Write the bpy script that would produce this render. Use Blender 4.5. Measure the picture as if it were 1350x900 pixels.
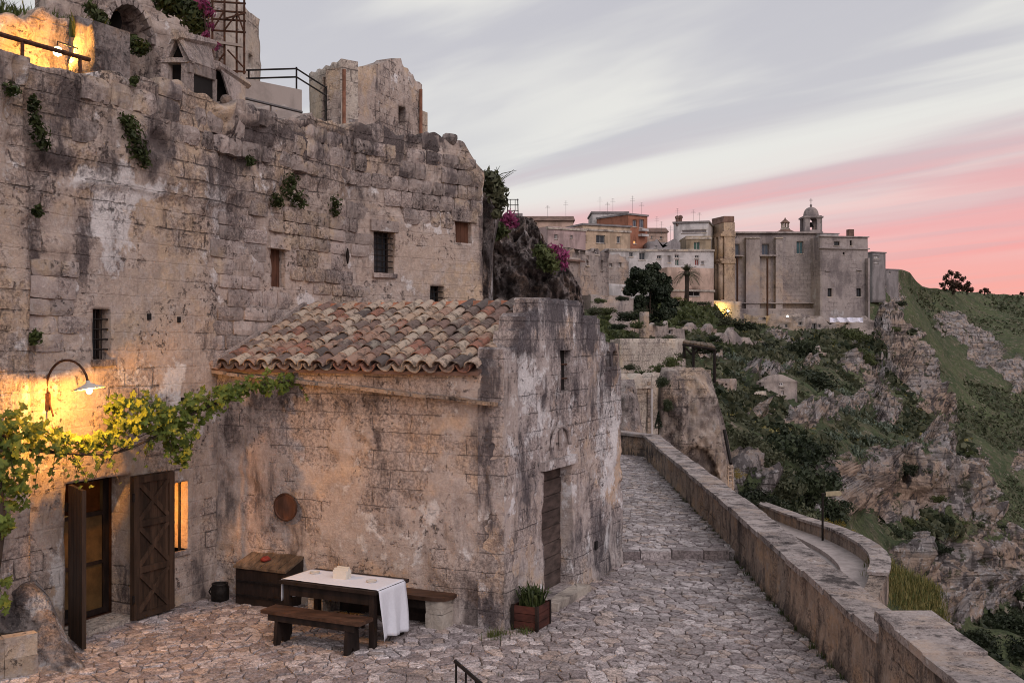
import bpy, bmesh, math, random
import numpy as np
from mathutils import Vector, Matrix, Euler
R = math.radians
random.seed(7); rng = np.random.default_rng(7)
for o in list(bpy.data.objects): bpy.data.objects.remove(o)
scene = bpy.context.scene
COL = scene.collection
# ---------------------------------------------------------------- camera (level, eye 4 m above the terrace)
F, CX, CY, H = 1367.0, 675.0, 450.0, 4.0
cam = bpy.data.cameras.new("camera"); cam.sensor_width = 36.0; cam.lens = 36.0*F/1350.0
cam.clip_start = 0.1; cam.clip_end = 6000.0
camo = bpy.data.objects.new("camera", cam); COL.objects.link(camo)
camo.location = (0, 0, H); camo.rotation_euler = (R(90), 0, 0); scene.camera = camo
SUN_EL, SUN_AZ = 38.0, 150.0       # soft light of the bright dusk sky, azimuth clockwise from +Y
# ---------------------------------------------------------------- node helper
class NT:
    def __init__(s, tree): s.t = tree; s.t.nodes.clear()
    def n(s, typ, **kw):
        nd = s.t.nodes.new(typ)
        for k, v in kw.items(): setattr(nd, k, v)
        return nd
    def put(s, sock, v):
        if v is None: return
        if isinstance(v, bpy.types.NodeSocket): s.t.links.new(v, sock)
        else:
            if isinstance(v, (tuple, list)) and len(v) == 3 and sock.type == 'RGBA': v = (*v, 1)
            sock.default_value = v
    def math(s, op, a, b=None, c=None, clamp=False):
        nd = s.n('ShaderNodeMath', operation=op, use_clamp=clamp)
        for i, v in enumerate((a, b, c)): s.put(nd.inputs[i], v)
        return nd.outputs[0]
    def vmath(s, op, a, b=None):
        nd = s.n('ShaderNodeVectorMath', operation=op); s.put(nd.inputs[0], a); s.put(nd.inputs[1], b)
        return nd.outputs['Value'] if op in ('DOT_PRODUCT', 'LENGTH') else nd.outputs[0]
    def noise(s, vec, scale, detail=6.0, rough=0.6, dist=0.0):
        nd = s.n('ShaderNodeTexNoise'); s.put(nd.inputs['Vector'], vec)
        for k, v in (('Scale', scale), ('Detail', detail), ('Roughness', rough), ('Distortion', dist)): s.put(nd.inputs[k], v)
        return nd.outputs[0]
    def voro(s, vec, scale, feature='F1', out=0):
        nd = s.n('ShaderNodeTexVoronoi', feature=feature); s.put(nd.inputs['Vector'], vec); s.put(nd.inputs['Scale'], scale)
        return nd.outputs[out]
    def mix(s, fac, a, b, bt='MIX'):
        nd = s.n('ShaderNodeMix', data_type='RGBA', blend_type=bt); s.put(nd.inputs[0], fac); s.put(nd.inputs[6], a); s.put(nd.inputs[7], b)
        return nd.outputs[2]
    def step(s, v, lo, hi, a=0.0, b=1.0):
        nd = s.n('ShaderNodeMapRange', interpolation_type='SMOOTHSTEP'); s.put(nd.inputs[0], v)
        for i, x in enumerate((lo, hi, a, b)): s.put(nd.inputs[i+1], x)
        return nd.outputs[0]
    def mapp(s, vec, scale=(1, 1, 1), rot=(0, 0, 0), loc=(0, 0, 0)):
        nd = s.n('ShaderNodeMapping'); s.put(nd.inputs[0], vec); nd.inputs[1].default_value = loc
        nd.inputs[2].default_value = rot; nd.inputs[3].default_value = scale
        return nd.outputs[0]
    def attr(s, name): return s.n('ShaderNodeAttribute', attribute_name=name).outputs['Fac']
    def bump(s, h, strength, dist):
        nd = s.n('ShaderNodeBump'); s.put(nd.inputs['Height'], h); s.put(nd.inputs['Strength'], strength); s.put(nd.inputs['Distance'], dist)
        return nd.outputs[0]
# ---------------------------------------------------------------- world: dusk sky with streaked cloud and afterglow
world = bpy.data.worlds.new("World"); scene.world = world; world.use_nodes = True
w = NT(world.node_tree)
dirv = w.n('ShaderNodeTexCoord').outputs['Generated']
sep = w.n('ShaderNodeSeparateXYZ'); w.put(sep.inputs[0], dirv); dx_, dy_, dz_ = sep.outputs
den = w.math('ADD', w.math('MAXIMUM', dz_, 0.0), 0.13)
comb = w.n('ShaderNodeCombineXYZ'); w.put(comb.inputs[0], w.math('DIVIDE', dx_, den)); w.put(comb.inputs[1], w.math('DIVIDE', dy_, den))
pl = comb.outputs[0]
pr = w.mapp(w.mapp(pl, rot=(0, 0, R(47))), scale=(0.33, 1.5, 1))
c1 = w.noise(pr, 1.0, 5, 0.5, 0.5)
c2 = w.noise(w.mapp(pr, loc=(3.7, 1.9, 0)), 0.62, 4, 0.5, 0.35)
c3 = w.noise(w.mapp(pr, scale=(1, 1.7, 1), loc=(9, 4, 0)), 1.7, 5, 0.55, 0.6)
grey = w.mix(w.step(dz_, 0.0, 0.75), (0.60, 0.582, 0.595), (0.47, 0.475, 0.55))
cloud = w.mix(w.step(c1, 0.43, 0.60), grey, (0.79, 0.775, 0.73))
cloud = w.mix(w.step(c2, 0.52, 0.66, 0, 0.55), cloud, (0.53, 0.52, 0.56))
low = w.step(dz_, 0.03, 0.16, 1.0, 0.0)
cloud = w.mix(w.math('MULTIPLY', low, 0.75), cloud, (0.78, 0.60, 0.59))
glow = w.math('SUBTRACT', dz_, w.math('ADD', w.math('MULTIPLY', dy_, 0.119), w.math('MULTIPLY', dx_, 0.168)))
glow = w.math('ADD', glow, w.math('MULTIPLY', w.math('SUBTRACT', c1, 0.5), 0.20))
gf = w.step(glow, -0.105, 0.055, 1.0, 0.0)
pink = w.mix(w.step(c2, 0.40, 0.60), (0.91, 0.335, 0.325), (0.88, 0.385, 0.375))
pink = w.mix(w.step(c3, 0.48, 0.62, 0, 0.55), pink, (0.68, 0.40, 0.42))
pink = w.mix(w.step(dz_, 0.03, 0.11, 0.6, 0.0), pink, (0.96, 0.40, 0.32))
cloud = w.mix(w.math('MULTIPLY', gf, 0.93), cloud, pink)
sky = w.n('ShaderNodeTexSky', sky_type='NISHITA', sun_disc=False)
sky.sun_elevation = R(SUN_EL); sky.sun_rotation = R(SUN_AZ)
nis = w.n('ShaderNodeMix', data_type='RGBA', blend_type='MULTIPLY'); nis.inputs[0].default_value = 1
w.put(nis.inputs[6], sky.outputs[0]); w.put(nis.inputs[7], (0.12, 0.12, 0.12))
final = w.mix(0.94, nis.outputs[2], cloud)
bg = w.n('ShaderNodeBackground'); w.put(bg.inputs[0], final); bg.inputs[1].default_value = 1.06
w.t.links.new(bg.outputs[0], w.n('ShaderNodeOutputWorld').inputs[0])
sl = bpy.data.lights.new("sun", 'SUN'); sl.energy = 1.25; sl.angle = R(45); sl.color = (1.0, 0.865, 0.85)
so = bpy.data.objects.new("sun", sl); COL.objects.link(so)
so.rotation_euler = (R(90-SUN_EL), 0, R(180-SUN_AZ)); so.location = (0, 0, 60)
vs = scene.view_settings; vs.view_transform = 'Standard'; vs.look = 'None'; vs.exposure = 0.0; vs.gamma = 1.0
scene.cycles.max_bounces = 6; scene.cycles.diffuse_bounces = 4; scene.cycles.transparent_max_bounces = 6
scene.cycles.use_denoising = True; scene.cycles.filter_width = 1.0
# ---------------------------------------------------------------- geometry helpers
def P(px, py, d): return Vector(((px-CX)/F*d, d, H+(CY-py)/F*d))
def G(px, py, z=0.0): return P(px, py, (H-z)*F/(py-CY))
def proj(V): return CX+F*V[..., 0]/V[..., 1], CY-F*(V[..., 2]-H)/V[..., 1]
def hash3(i, j, k, seed):
    h = (i*374761393 + j*668265263 + k*2147483647 + seed*974634581) & 0xffffffff
    h = ((h ^ (h >> 13))*1274126177) & 0xffffffff
    return ((h ^ (h >> 16)) & 0xffff)/65535.0
def vnoise(p, seed=0):
    p = np.asarray(p, dtype=np.float64); f = np.floor(p); i = f.astype(np.int64); t = p-f; t = t*t*t*(t*(t*6-15)+10)
    r = 0
    for a in (0, 1):
        for b in (0, 1):
            for c in (0, 1):
                wgt = (t[..., 0] if a else 1-t[..., 0])*(t[..., 1] if b else 1-t[..., 1])*(t[..., 2] if c else 1-t[..., 2])
                r = r+wgt*hash3(i[..., 0]+a, i[..., 1]+b, i[..., 2]+c, seed)
    return r
def fbm(p, octv=4, gain=0.5, seed=0):            # about -1..1
    p = np.asarray(p, dtype=np.float64); r = 0; a = 1; tot = 0
    for k in range(octv):
        r = r+a*(vnoise(p*2.03**k+k*17.3, seed+k)*2-1); tot += a; a *= gain
    return r/tot*1.6
def ridged(p, octv=4, gain=0.55, seed=0):        # 0..1, sharp crests
    p = np.asarray(p, dtype=np.float64); r = 0; a = 1; tot = 0
    for k in range(octv):
        r = r+a*(1-np.abs(vnoise(p*2.03**k+k*11.7, seed+k)*2-1)); tot += a; a *= gain
    return r/tot
def sstep(x, a, b): t = np.clip((x-a)/(b-a), 0, 1); return t*t*(3-2*t)
WLOC = {}
def link(o, parent=None):
    COL.objects.link(o)
    if parent is not None:
        o.parent = parent
        L = WLOC.get(parent.name)
        if L is not None: o.matrix_parent_inverse = Matrix.Translation(-L)
    return o
def new(name, me, mat=None, parent=None, smooth=False):
    if mat is not None and not me.materials: me.materials.append(mat)
    if smooth: me.polygons.foreach_set('use_smooth', [True]*len(me.polygons))
    return link(bpy.data.objects.new(name, me), parent)
def tag(o, label, cat, group=None):
    o['label'] = label; o['category'] = cat
    if group: o['group'] = group
    return o
def thing(name, label, cat, loc, group=None):
    o = bpy.data.objects.new(name, None); COL.objects.link(o); o.empty_display_size = 0.1
    o.location = loc; WLOC[o.name] = Vector(loc)
    return tag(o, label, cat, group)
def struct(o): o['kind'] = 'structure'; return o
def stuff(o): o['kind'] = 'stuff'; return o
def mesh(name, V, Fc, attrs=None):
    me = bpy.data.meshes.new(name)
    me.from_pydata([tuple(map(float, v)) for v in V], [], [tuple(int(i) for i in f) for f in Fc])
    if attrs:
        for k, a in attrs.items():
            at = me.attributes.new(k, 'FLOAT', 'POINT'); at.data.foreach_set('value', np.asarray(a, dtype=np.float32))
    me.update(); return me
def quadmesh(name, V, Q, attrs=None):            # fast path for big all-quad meshes
    V = np.ascontiguousarray(V, dtype=np.float32); Q = np.ascontiguousarray(Q, dtype=np.int32)
    me = bpy.data.meshes.new(name); me.vertices.add(len(V)); me.vertices.foreach_set('co', V.ravel())
    k = Q.shape[1]; me.loops.add(Q.size); me.loops.foreach_set('vertex_index', Q.ravel())
    me.polygons.add(len(Q)); me.polygons.foreach_set('loop_start', np.arange(0, Q.size, k, dtype=np.int32))
    if attrs:
        for n_, a in attrs.items():
            at = me.attributes.new(n_, 'FLOAT', 'POINT'); at.data.foreach_set('value', np.asarray(a, dtype=np.float32))
    me.update(calc_edges=True); me.validate(); return me
X3, Y3, Z3 = Vector((1, 0, 0)), Vector((0, 1, 0)), Vector((0, 0, 1))
class MB:
    def __init__(s): s.v = []; s.f = []
    def add(s, vs_, fs): b = len(s.v); s.v += [Vector(q) for q in vs_]; s.f += [tuple(b+i for i in f) for f in fs]; return s
    def box(s, O, a, b, c):        # corner O and three edge vectors
        O, a, b, c = map(Vector, (O, a, b, c))
        if a.cross(b).dot(c) < 0: O, a = O+a, -a
        q = [O, O+a, O+a+b, O+b]; q += [p+c for p in q]
        return s.add(q, [(3, 2, 1, 0), (4, 5, 6, 7), (0, 1, 5, 4), (1, 2, 6, 5), (2, 3, 7, 6), (3, 0, 4, 7)])
    def cbox(s, c, sx, sy, sz, ex=X3, ey=Y3, ez=Z3):   # centred
        ex, ey, ez = Vector(ex)*sx, Vector(ey)*sy, Vector(ez)*sz
        return s.box(Vector(c)-ex/2-ey/2-ez/2, ex, ey, ez)
    def prism(s, poly, ext):       # polygon of points extruded by a vector
        n = len(poly); p = [Vector(q) for q in poly]; e = Vector(ext)
        nn = Vector((0, 0, 0))
        for i in range(n): nn += p[i].cross(p[(i+1) % n])
        if nn.dot(e) > 0: p.reverse()
        return s.add(p+[q+e for q in p], [tuple(range(n)), tuple(range(2*n-1, n-1, -1))]+[(j, i, n+i, n+j) for i in range(n) for j in [(i+1) % n]])
    def tube(s, pts, r, n=8, cap=True):
        pts = [Vector(p) for p in pts]; m = len(pts); rr = r if isinstance(r, (list, tuple)) else [r]*m
        b = len(s.v); up = None
        for i, p in enumerate(pts):
            t = (pts[min(i+1, m-1)]-pts[max(i-1, 0)]).normalized()
            if up is None: up = t.orthogonal().normalized()
            up = (up-t*up.dot(t)).normalized(); sd = t.cross(up)
            s.v += [p+(up*math.cos(2*math.pi*k/n)+sd*math.sin(2*math.pi*k/n))*rr[i] for k in range(n)]
        for i in range(m-1):
            for k in range(n):
                k2 = (k+1) % n; s.f.append((b+i*n+k, b+i*n+k2, b+(i+1)*n+k2, b+(i+1)*n+k))
        if cap: s.f += [tuple(b+k for k in range(n-1, -1, -1)), tuple(b+(m-1)*n+k for k in range(n))]
        return s
    def lathe(s, c, prof, n=16, ex=X3, ey=Y3, ez=Z3, a0=0.0):    # prof: (radius, height)
        c = Vector(c); b = len(s.v); m = len(prof)
        for r, h in prof:
            s.v += [c+Vector(ez)*h+(Vector(ex)*math.cos(a0+2*math.pi*k/n)+Vector(ey)*math.sin(a0+2*math.pi*k/n))*max(r, 1e-4) for k in range(n)]
        for i in range(m-1):
            for k in range(n):
                k2 = (k+1) % n; s.f.append((b+i*n+k, b+i*n+k2, b+(i+1)*n+k2, b+(i+1)*n+k))
        s.f += [tuple(b+k for k in range(n-1, -1, -1)), tuple(b+(m-1)*n+k for k in range(n))]
        return s
    def build(s, name, mat, parent=None, bevel=0.0, seg=1, smooth=False, jit=0.0):
        me = bpy.data.meshes.new(name); bm = bmesh.new()
        vv = [bm.verts.new(q) for q in s.v]
        for f in s.f:
            try: bm.faces.new([vv[i] for i in f])
            except ValueError: pass
        if bevel > 0:
            bmesh.ops.bevel(bm, geom=[e for e in bm.edges if e.is_manifold and e.calc_face_angle(0) > 0.5], offset=bevel, segments=seg, affect='EDGES', clamp_overlap=True)
        if jit > 0:
            for q in bm.verts: q.co += Vector((random.uniform(-jit, jit), random.uniform(-jit, jit), random.uniform(-jit, jit)))
        bm.to_mesh(me); bm.free(); me.update()
        return new(name, me, mat, parent, smooth)
def gridq(nr, nc):
    i = np.arange(nr*nc).reshape(nr, nc)
    return np.stack([i[:-1, :-1], i[:-1, 1:], i[1:, 1:], i[1:, :-1]], -1).reshape(-1, 4)
# ---------------------------------------------------------------- materials
MAT = {}
def material(name):
    m = bpy.data.materials.new(name); m.use_nodes = True; t = NT(m.node_tree); MAT[name] = m
    t.out = t.n('ShaderNodeOutputMaterial'); t.bs = t.n('ShaderNodeBsdfPrincipled'); t.t.links.new(t.bs.outputs[0], t.out.inputs[0])
    t.pos = t.n('ShaderNodeNewGeometry').outputs['Position']
    t.bs.inputs['Roughness'].default_value = 0.85; t.bs.inputs['Specular IOR Level'].default_value = 0.25
    return m, t
def fin(t, col, rough=None, nrm=None):
    t.put(t.bs.inputs['Base Color'], col)
    if rough is not None: t.put(t.bs.inputs['Roughness'], rough)
    if nrm is not None: t.put(t.bs.inputs['Normal'], nrm)
def orand(t): return t.n('ShaderNodeObjectInfo').outputs['Random']
def stone(name, base, warm, dark, white, s=1.0, wa=0.5, da=0.5, ha=0.35, bump=0.5, bd=0.03, streak=1.0, brick=None, rnd=0.0, grain=1.0):
    """weathered limestone: base tone, warm patches, dark lichen streaks, pale efflorescence; s scales pattern size"""
    m, t = material(name); p = t.pos
    n1 = t.noise(p, 0.55/s, 4, 0.6); n2 = t.noise(t.mapp(p, loc=(7, 3, 1)), 2.3/s, 7, 0.66); n3 = t.noise(p, 20/s, 6, 0.8)
    st = t.noise(t.mapp(p, scale=(1, 1, 1-0.8*min(1, streak)), loc=(2, 8, 5)), 3.0/s, 7, 0.7, 0.3)
    n4 = t.noise(t.mapp(p, scale=(1, 1, 0.6), loc=(21, 3, 9)), 1.15/s, 8, 0.7, 0.25)
    cl = t.mix(t.math('ADD', t.step(n1, 0.58-0.14*wa, 0.66-0.14*wa), t.math('MULTIPLY', t.attr('warm'), 0.8), clamp=True), base, warm)
    cl = t.mix(t.step(n2, 0.44, 0.60, 0, 0.55), cl, tuple(0.6*a+0.4*b for a, b in zip(base, dark)))
    cl = t.mix(t.step(t.noise(t.mapp(p, loc=(1, 9, 4)), 5.5/s, 6, 0.7), 0.50, 0.60, 0, 0.4), cl, tuple(0.6*a+0.4*b for a, b in zip(base, white)))
    wh = t.math('ADD', t.math('MULTIPLY', t.math('SUBTRACT', t.math('ADD', n2, 1.0), n4), 0.5), t.math('MULTIPLY', t.attr('white'), 0.16))
    cl = t.mix(t.step(wh, 0.65-0.14*ha, 0.70-0.14*ha, 0, 0.85), cl, white)
    dk = t.math('ADD', t.math('ADD', t.math('MULTIPLY', st, 0.42), t.math('MULTIPLY', n4, 0.58)), t.math('ADD', t.math('MULTIPLY', t.attr('dark'), 0.15), t.math('MULTIPLY', t.math('SUBTRACT', n1, 0.5), -0.35)))
    cl = t.mix(t.step(dk, 0.61-0.14*da, 0.67-0.14*da, 0, 0.9), cl, dark)
    cl = t.mix(t.step(dk, 0.55-0.14*da, 0.63-0.14*da, 0, 0.45), cl, dark)
    pit = t.voro(p, 6.5/s)
    holes = t.math('MULTIPLY', t.step(t.noise(t.mapp(p, loc=(4, 4, 4)), 10/s, 5, 0.75), 0.56, 0.63), t.step(t.noise(t.mapp(p, loc=(14, 2, 6)), 1.0/s, 4, 0.6), 0.47, 0.60))
    cl = t.mix(t.math('MULTIPLY', holes, 0.8), cl, tuple(0.5*c for c in dark))
    expo = t.step(t.math('ADD', t.noise(t.mapp(p, loc=(31, 7, 2)), 0.8/s, 7, 0.66), t.math('MULTIPLY', t.attr('dark'), 0.13)), 0.505, 0.53)
    gr = t.math('MULTIPLY', t.math('ADD', t.math('MULTIPLY', expo, 0.75), 0.25), grain)
    cl = t.mix(gr, cl, t.mix(1.0, cl, t.mix(t.step(n3, 0.40, 0.60), (0.58, 0.57, 0.58), (1.32, 1.31, 1.30)), 'MULTIPLY'))
    cl = t.mix(t.math('MULTIPLY', expo, 0.22), cl, dark)
    if rnd:
        rv = t.math('ADD', t.math('MULTIPLY', orand(t), rnd), 1-rnd/2); pass
        nd = t.n('ShaderNodeHueSaturation'); t.put(nd.inputs['Value'], rv); t.put(nd.inputs['Color'], cl); cl = nd.outputs[0]
    h = t.math('ADD', t.math('MULTIPLY', n2, 0.6), t.math('ADD', t.math('MULTIPLY', n3, 0.35), t.math('MULTIPLY', pit, 0.12)))
    h = t.math('SUBTRACT', h, t.math('ADD', t.math('MULTIPLY', holes, 0.35), t.math('MULTIPLY', expo, 0.12)))
    if brick:
        br = t.n('ShaderNodeTexBrick'); sp = t.n('ShaderNodeSeparateXYZ'); t.put(sp.inputs[0], p); cb = t.n('ShaderNodeCombineXYZ'); t.put(cb.inputs[0], t.vmath('DOT_PRODUCT', p, brick[0])); t.put(cb.inputs[1], sp.outputs[2])
        t.put(br.inputs['Vector'], t.vmath('ADD', cb.outputs[0], t.mapp(t.noise(p, 2.5/s, 4), scale=(.06*s, .06*s, .06*s))))
        br.inputs['Scale'].default_value = 1.0; br.inputs['Brick Width'].default_value = brick[1]; br.inputs['Row Height'].default_value = brick[2]
        br.inputs['Mortar Size'].default_value = brick[3]; br.inputs['Mortar Smooth'].default_value = 0.6
        vis = t.math('MULTIPLY', br.outputs['Fac'], t.math('ADD', t.math('MULTIPLY', expo, 0.85), 0.15))
        h = t.math('SUBTRACT', h, t.math('MULTIPLY', vis, brick[4])); cl = t.mix(t.math('MULTIPLY', vis, t.step(t.noise(p, 2.2/s, 5, 0.7), 0.42, 0.60, 0.05, 0.75)), cl, tuple(0.6*c for c in dark))
    fin(t, cl, 0.92, t.bump(h, bump, bd*2.0)); t.bs.inputs['Specular IOR Level'].default_value = 0.12
    return m
NT.n3 = lambda s, v: v
stone('facade_stone', (0.465, 0.38, 0.335), (0.53, 0.40, 0.295), (0.105, 0.087, 0.087), (0.70, 0.67, 0.67), 1.0, 0.46, 0.35, 0.58, 0.9, 0.045, brick=((0.43, 0.903, 0), 0.55, 0.26, 0.016, 0.4))
stone('facade_block', (0.40, 0.335, 0.31), (0.47, 0.37, 0.285), (0.115, 0.097, 0.098), (0.60, 0.575, 0.575), 0.8, 0.36, 0.36, 0.42, 0.9, 0.045, rnd=0.5)
stone('crest_block', (0.40, 0.335, 0.31), (0.47, 0.37, 0.285), (0.115, 0.097, 0.098), (0.60, 0.575, 0.575), 0.8, 0.30, 0.74, 0.36, 0.9, 0.045, rnd=0.5)
stone('chapel_plaster', (0.45, 0.38, 0.352), (0.54, 0.40, 0.305), (0.125, 0.103, 0.10), (0.62, 0.59, 0.59), 0.9, 0.48, 0.15, 0.60, 0.8, 0.03, brick=((0.903, -0.43, 0), 0.62, 0.27, 0.010, 0.22))
stone('chapel_front_plaster', (0.45, 0.39, 0.375), (0.55, 0.41, 0.315), (0.095, 0.083, 0.09), (0.70, 0.68, 0.695), 0.8, 0.46, 0.38, 0.66, 0.85, 0.035, brick=((0.43, 0.903, 0), 0.50, 0.27, 0.010, 0.25))
stone('parapet_stone', (0.36, 0.285, 0.24), (0.45, 0.31, 0.215), (0.095, 0.08, 0.076), (0.52, 0.485, 0.47), 0.7, 0.5, 0.42, 0.30, 0.9, 0.04, brick=((0.03, 1, 0), 0.85, 0.40, 0.014, 0.3))
stone('coping_stone', (0.40, 0.345, 0.33), (0.44, 0.35, 0.30), (0.07, 0.06, 0.06), (0.56, 0.53, 0.535), 0.45, 0.3, 0.46, 0.45, 0.8, 0.025, streak=0.0, rnd=0.25)
stone('far_stone', (0.35, 0.295, 0.27), (0.42, 0.315, 0.245), (0.14, 0.12, 0.12), (0.48, 0.45, 0.45), 4.0, 0.45, 0.48, 0.35, 0.5, 0.12, grain=0.6, brick=((1, 0, 0), 1.1, 0.5, 0.04, 0.3))
stone('church_stone', (0.36, 0.31, 0.30), (0.41, 0.32, 0.27), (0.175, 0.15, 0.152), (0.45, 0.425, 0.43), 7.0, 0.40, 0.55, 0.35, 0.35, 0.12, streak=0.9, grain=0.35, brick=((1, 0, 0), 1.7, 0.8, 0.05, 0.3))
stone('church_warm', (0.42, 0.32, 0.245), (0.48, 0.35, 0.25), (0.20, 0.15, 0.125), (0.50, 0.43, 0.38), 4.0, 0.5, 0.45, 0.2, 0.35, 0.1)
stone('mid_stone', (0.37, 0.31, 0.275), (0.46, 0.345, 0.255), (0.13, 0.108, 0.105), (0.54, 0.51, 0.50), 1.8, 0.5, 0.50, 0.42, 0.9, 0.07, brick=((1, 0, 0), 0.7, 0.36, 0.02, 0.3))
stone('pale_stone', (0.49, 0.43, 0.375), (0.52, 0.42, 0.325), (0.19, 0.16, 0.15), (0.60, 0.57, 0.54), 1.6, 0.4, 0.36, 0.45, 0.7, 0.05, brick=((1, 0, 0), 0.7, 0.33, 0.02, 0.3))
stone('rock', (0.34, 0.29, 0.275), (0.40, 0.295, 0.235), (0.095, 0.083, 0.085), (0.56, 0.54, 0.55), 0.6, 0.35, 0.52, 0.55, 1.0, 0.06, streak=0.4)
def plaster(name, c, s=4.0, dirt=0.5):
    m, t = material(name); p = t.pos
    n = t.noise(t.mapp(p, scale=(1, 1, 0.3)), 2.2/s, 8, 0.65); n2 = t.noise(p, 5/s, 8, 0.7)
    cl = t.mix(t.step(n, 0.47, 0.60, 0, dirt*1.3), c, tuple(0.5*x for x in c)); cl = t.mix(t.step(n2, 0.50, 0.60, 0, dirt*0.9), cl, tuple(0.7*x for x in c))
    fin(t, cl, 0.9, t.bump(n2, 0.3, 0.05)); return m
for nm, c in (('white_plaster', (0.52, 0.49, 0.49)), ('pink_plaster', (0.42, 0.31, 0.305)), ('yellow_plaster', (0.48, 0.36, 0.265)), ('orange_plaster', (0.33, 0.145, 0.095)),
              ('peach_plaster', (0.48, 0.345, 0.285)), ('grey_plaster', (0.25, 0.225, 0.23)), ('ochre_plaster', (0.33, 0.26, 0.19)), ('concrete', (0.36, 0.32, 0.30))): plaster(nm, c)
def simple(name, c, rough=0.7, metal=0.0, var=0.3, sc=8.0, bump=0.2, bd=0.01, stretch=(1, 1, 1), rnd=0.0):
    m, t = material(name); p = t.mapp(t.pos, scale=stretch)
    n = t.noise(p, sc, 7, 0.65); cl = t.mix(t.step(n, 0.3, 0.72), tuple(x*(1-var) for x in c), tuple(min(1, x*(1+var)) for x in c))
    if rnd:
        nd = t.n('ShaderNodeHueSaturation'); t.put(nd.inputs['Value'], t.math('ADD', t.math('MULTIPLY', orand(t), rnd*2), 1-rnd)); t.put(nd.inputs['Color'], cl); cl = nd.outputs[0]
    fin(t, cl, rough, t.bump(n, bump, bd)); t.bs.inputs['Metallic'].default_value = metal; return m
simple('dark_wood', (0.019, 0.012, 0.010), 0.6, 0, 0.55, 9, 0.5, 0.008, (1, 1, 0.25), 0.25)
simple('door_wood', (0.050, 0.029, 0.019), 0.7, 0, 0.55, 9, 0.5, 0.01, (1, 1, 0.12), 0.25)
simple('bench_wood', (0.062, 0.032, 0.021), 0.55, 0, 0.45, 10, 0.4, 0.006, (0.3, 1, 1), 0.2)
simple('chest_top_wood', (0.12, 0.082, 0.056), 0.75, 0, 0.5, 12, 0.5, 0.008, (1, 0.3, 1), 0.35)
simple('old_door_wood', (0.075, 0.054, 0.048), 0.8, 0, 0.5, 10, 0.6, 0.01, (0.3, 0.3, 1), 0.25)
simple('planter_wood', (0.060, 0.020, 0.015), 0.7, 0, 0.5, 10, 0.4, 0.008, (0.4, 0.4, 1), 0.2)
simple('brown_board', (0.095, 0.042, 0.026), 0.8, 0, 0.4, 8, 0.3, 0.01, (1, 1, 0.3))
simple('iron', (0.022, 0.018, 0.017), 0.55, 0.6, 0.4, 20, 0.3, 0.003)
simple('rusty_iron', (0.075, 0.035, 0.022), 0.75, 0.3, 0.5, 15, 0.4, 0.004)
simple('steel', (0.16, 0.15, 0.15), 0.5, 0.7, 0.2, 20, 0.1, 0.003)
simple('opening_shade', (0.012, 0.010, 0.010), 0.9, 0, 0.3, 5)  # near-black colour standing in for the shade inside openings and holes
simple('interior', (0.075, 0.032, 0.018), 0.9, 0, 0.4, 5)
simple('interior_warm', (0.50, 0.28, 0.12), 0.9, 0, 0.3, 5)
simple('ochre_panel', (0.085, 0.05, 0.02), 0.5, 0, 0.4, 4)
simple('linen', (0.66, 0.67, 0.74), 0.9, 0, 0.04, 30, 0.15, 0.002)
simple('paper', (0.66, 0.62, 0.56), 0.8, 0, 0.05, 20)
simple('ceramic', (0.50, 0.46, 0.42), 0.4, 0, 0.1, 20)
simple('red_cloth', (0.22, 0.035, 0.025), 0.8, 0, 0.3, 20)
simple('bark', (0.055, 0.04, 0.031), 0.9, 0, 0.5, 8, 0.8, 0.03, (1, 1, 0.25))
simple('glass_dark', (0.035, 0.04, 0.048), 0.15, 0, 0.2, 1.5)
simple('teal_glass', (0.045, 0.10, 0.115), 0.25, 0, 0.25, 1.5)
simple('blue_glass', (0.07, 0.085, 0.115), 0.25, 0, 0.25, 1.5)
simple('green_shutter', (0.05, 0.10, 0.08), 0.6, 0, 0.2, 2)
simple('red_shutter', (0.20, 0.045, 0.04), 0.6, 0, 0.2, 2)
simple('sign_board', (0.36, 0.30, 0.20), 0.7, 0, 0.2, 6)
simple('white_sheet', (0.70, 0.68, 0.78), 0.8, 0, 0.1, 3)
simple('asphalt', (0.30, 0.265, 0.26), 0.9, 0, 0.14, 1.2, 0.3, 0.02)
simple('kerb_stone', (0.36, 0.31, 0.30), 0.9, 0, 0.25, 3, 0.3, 0.02)
simple('dirt', (0.17, 0.138, 0.125), 0.95, 0, 0.5, 6, 0.8, 0.03)
simple('soil', (0.05, 0.038, 0.03), 0.95, 0, 0.4, 10, 0.8, 0.02)
def emit(name, c, s):
    m, t = material(name); t.put(t.bs.inputs['Emission Color'], c); t.bs.inputs['Emission Strength'].default_value = s; t.put(t.bs.inputs['Base Color'], (0.5, 0.4, 0.3)); return m
emit('bulb', (1.0, 0.78, 0.38), 14.0)
emit('bulb_far', (1.0, 0.75, 0.25), 9.0)
emit('bulb_white', (1.0, 0.97, 0.9), 3.0)
emit('lit_window', (1.0, 0.36, 0.045), 1.1)
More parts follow.
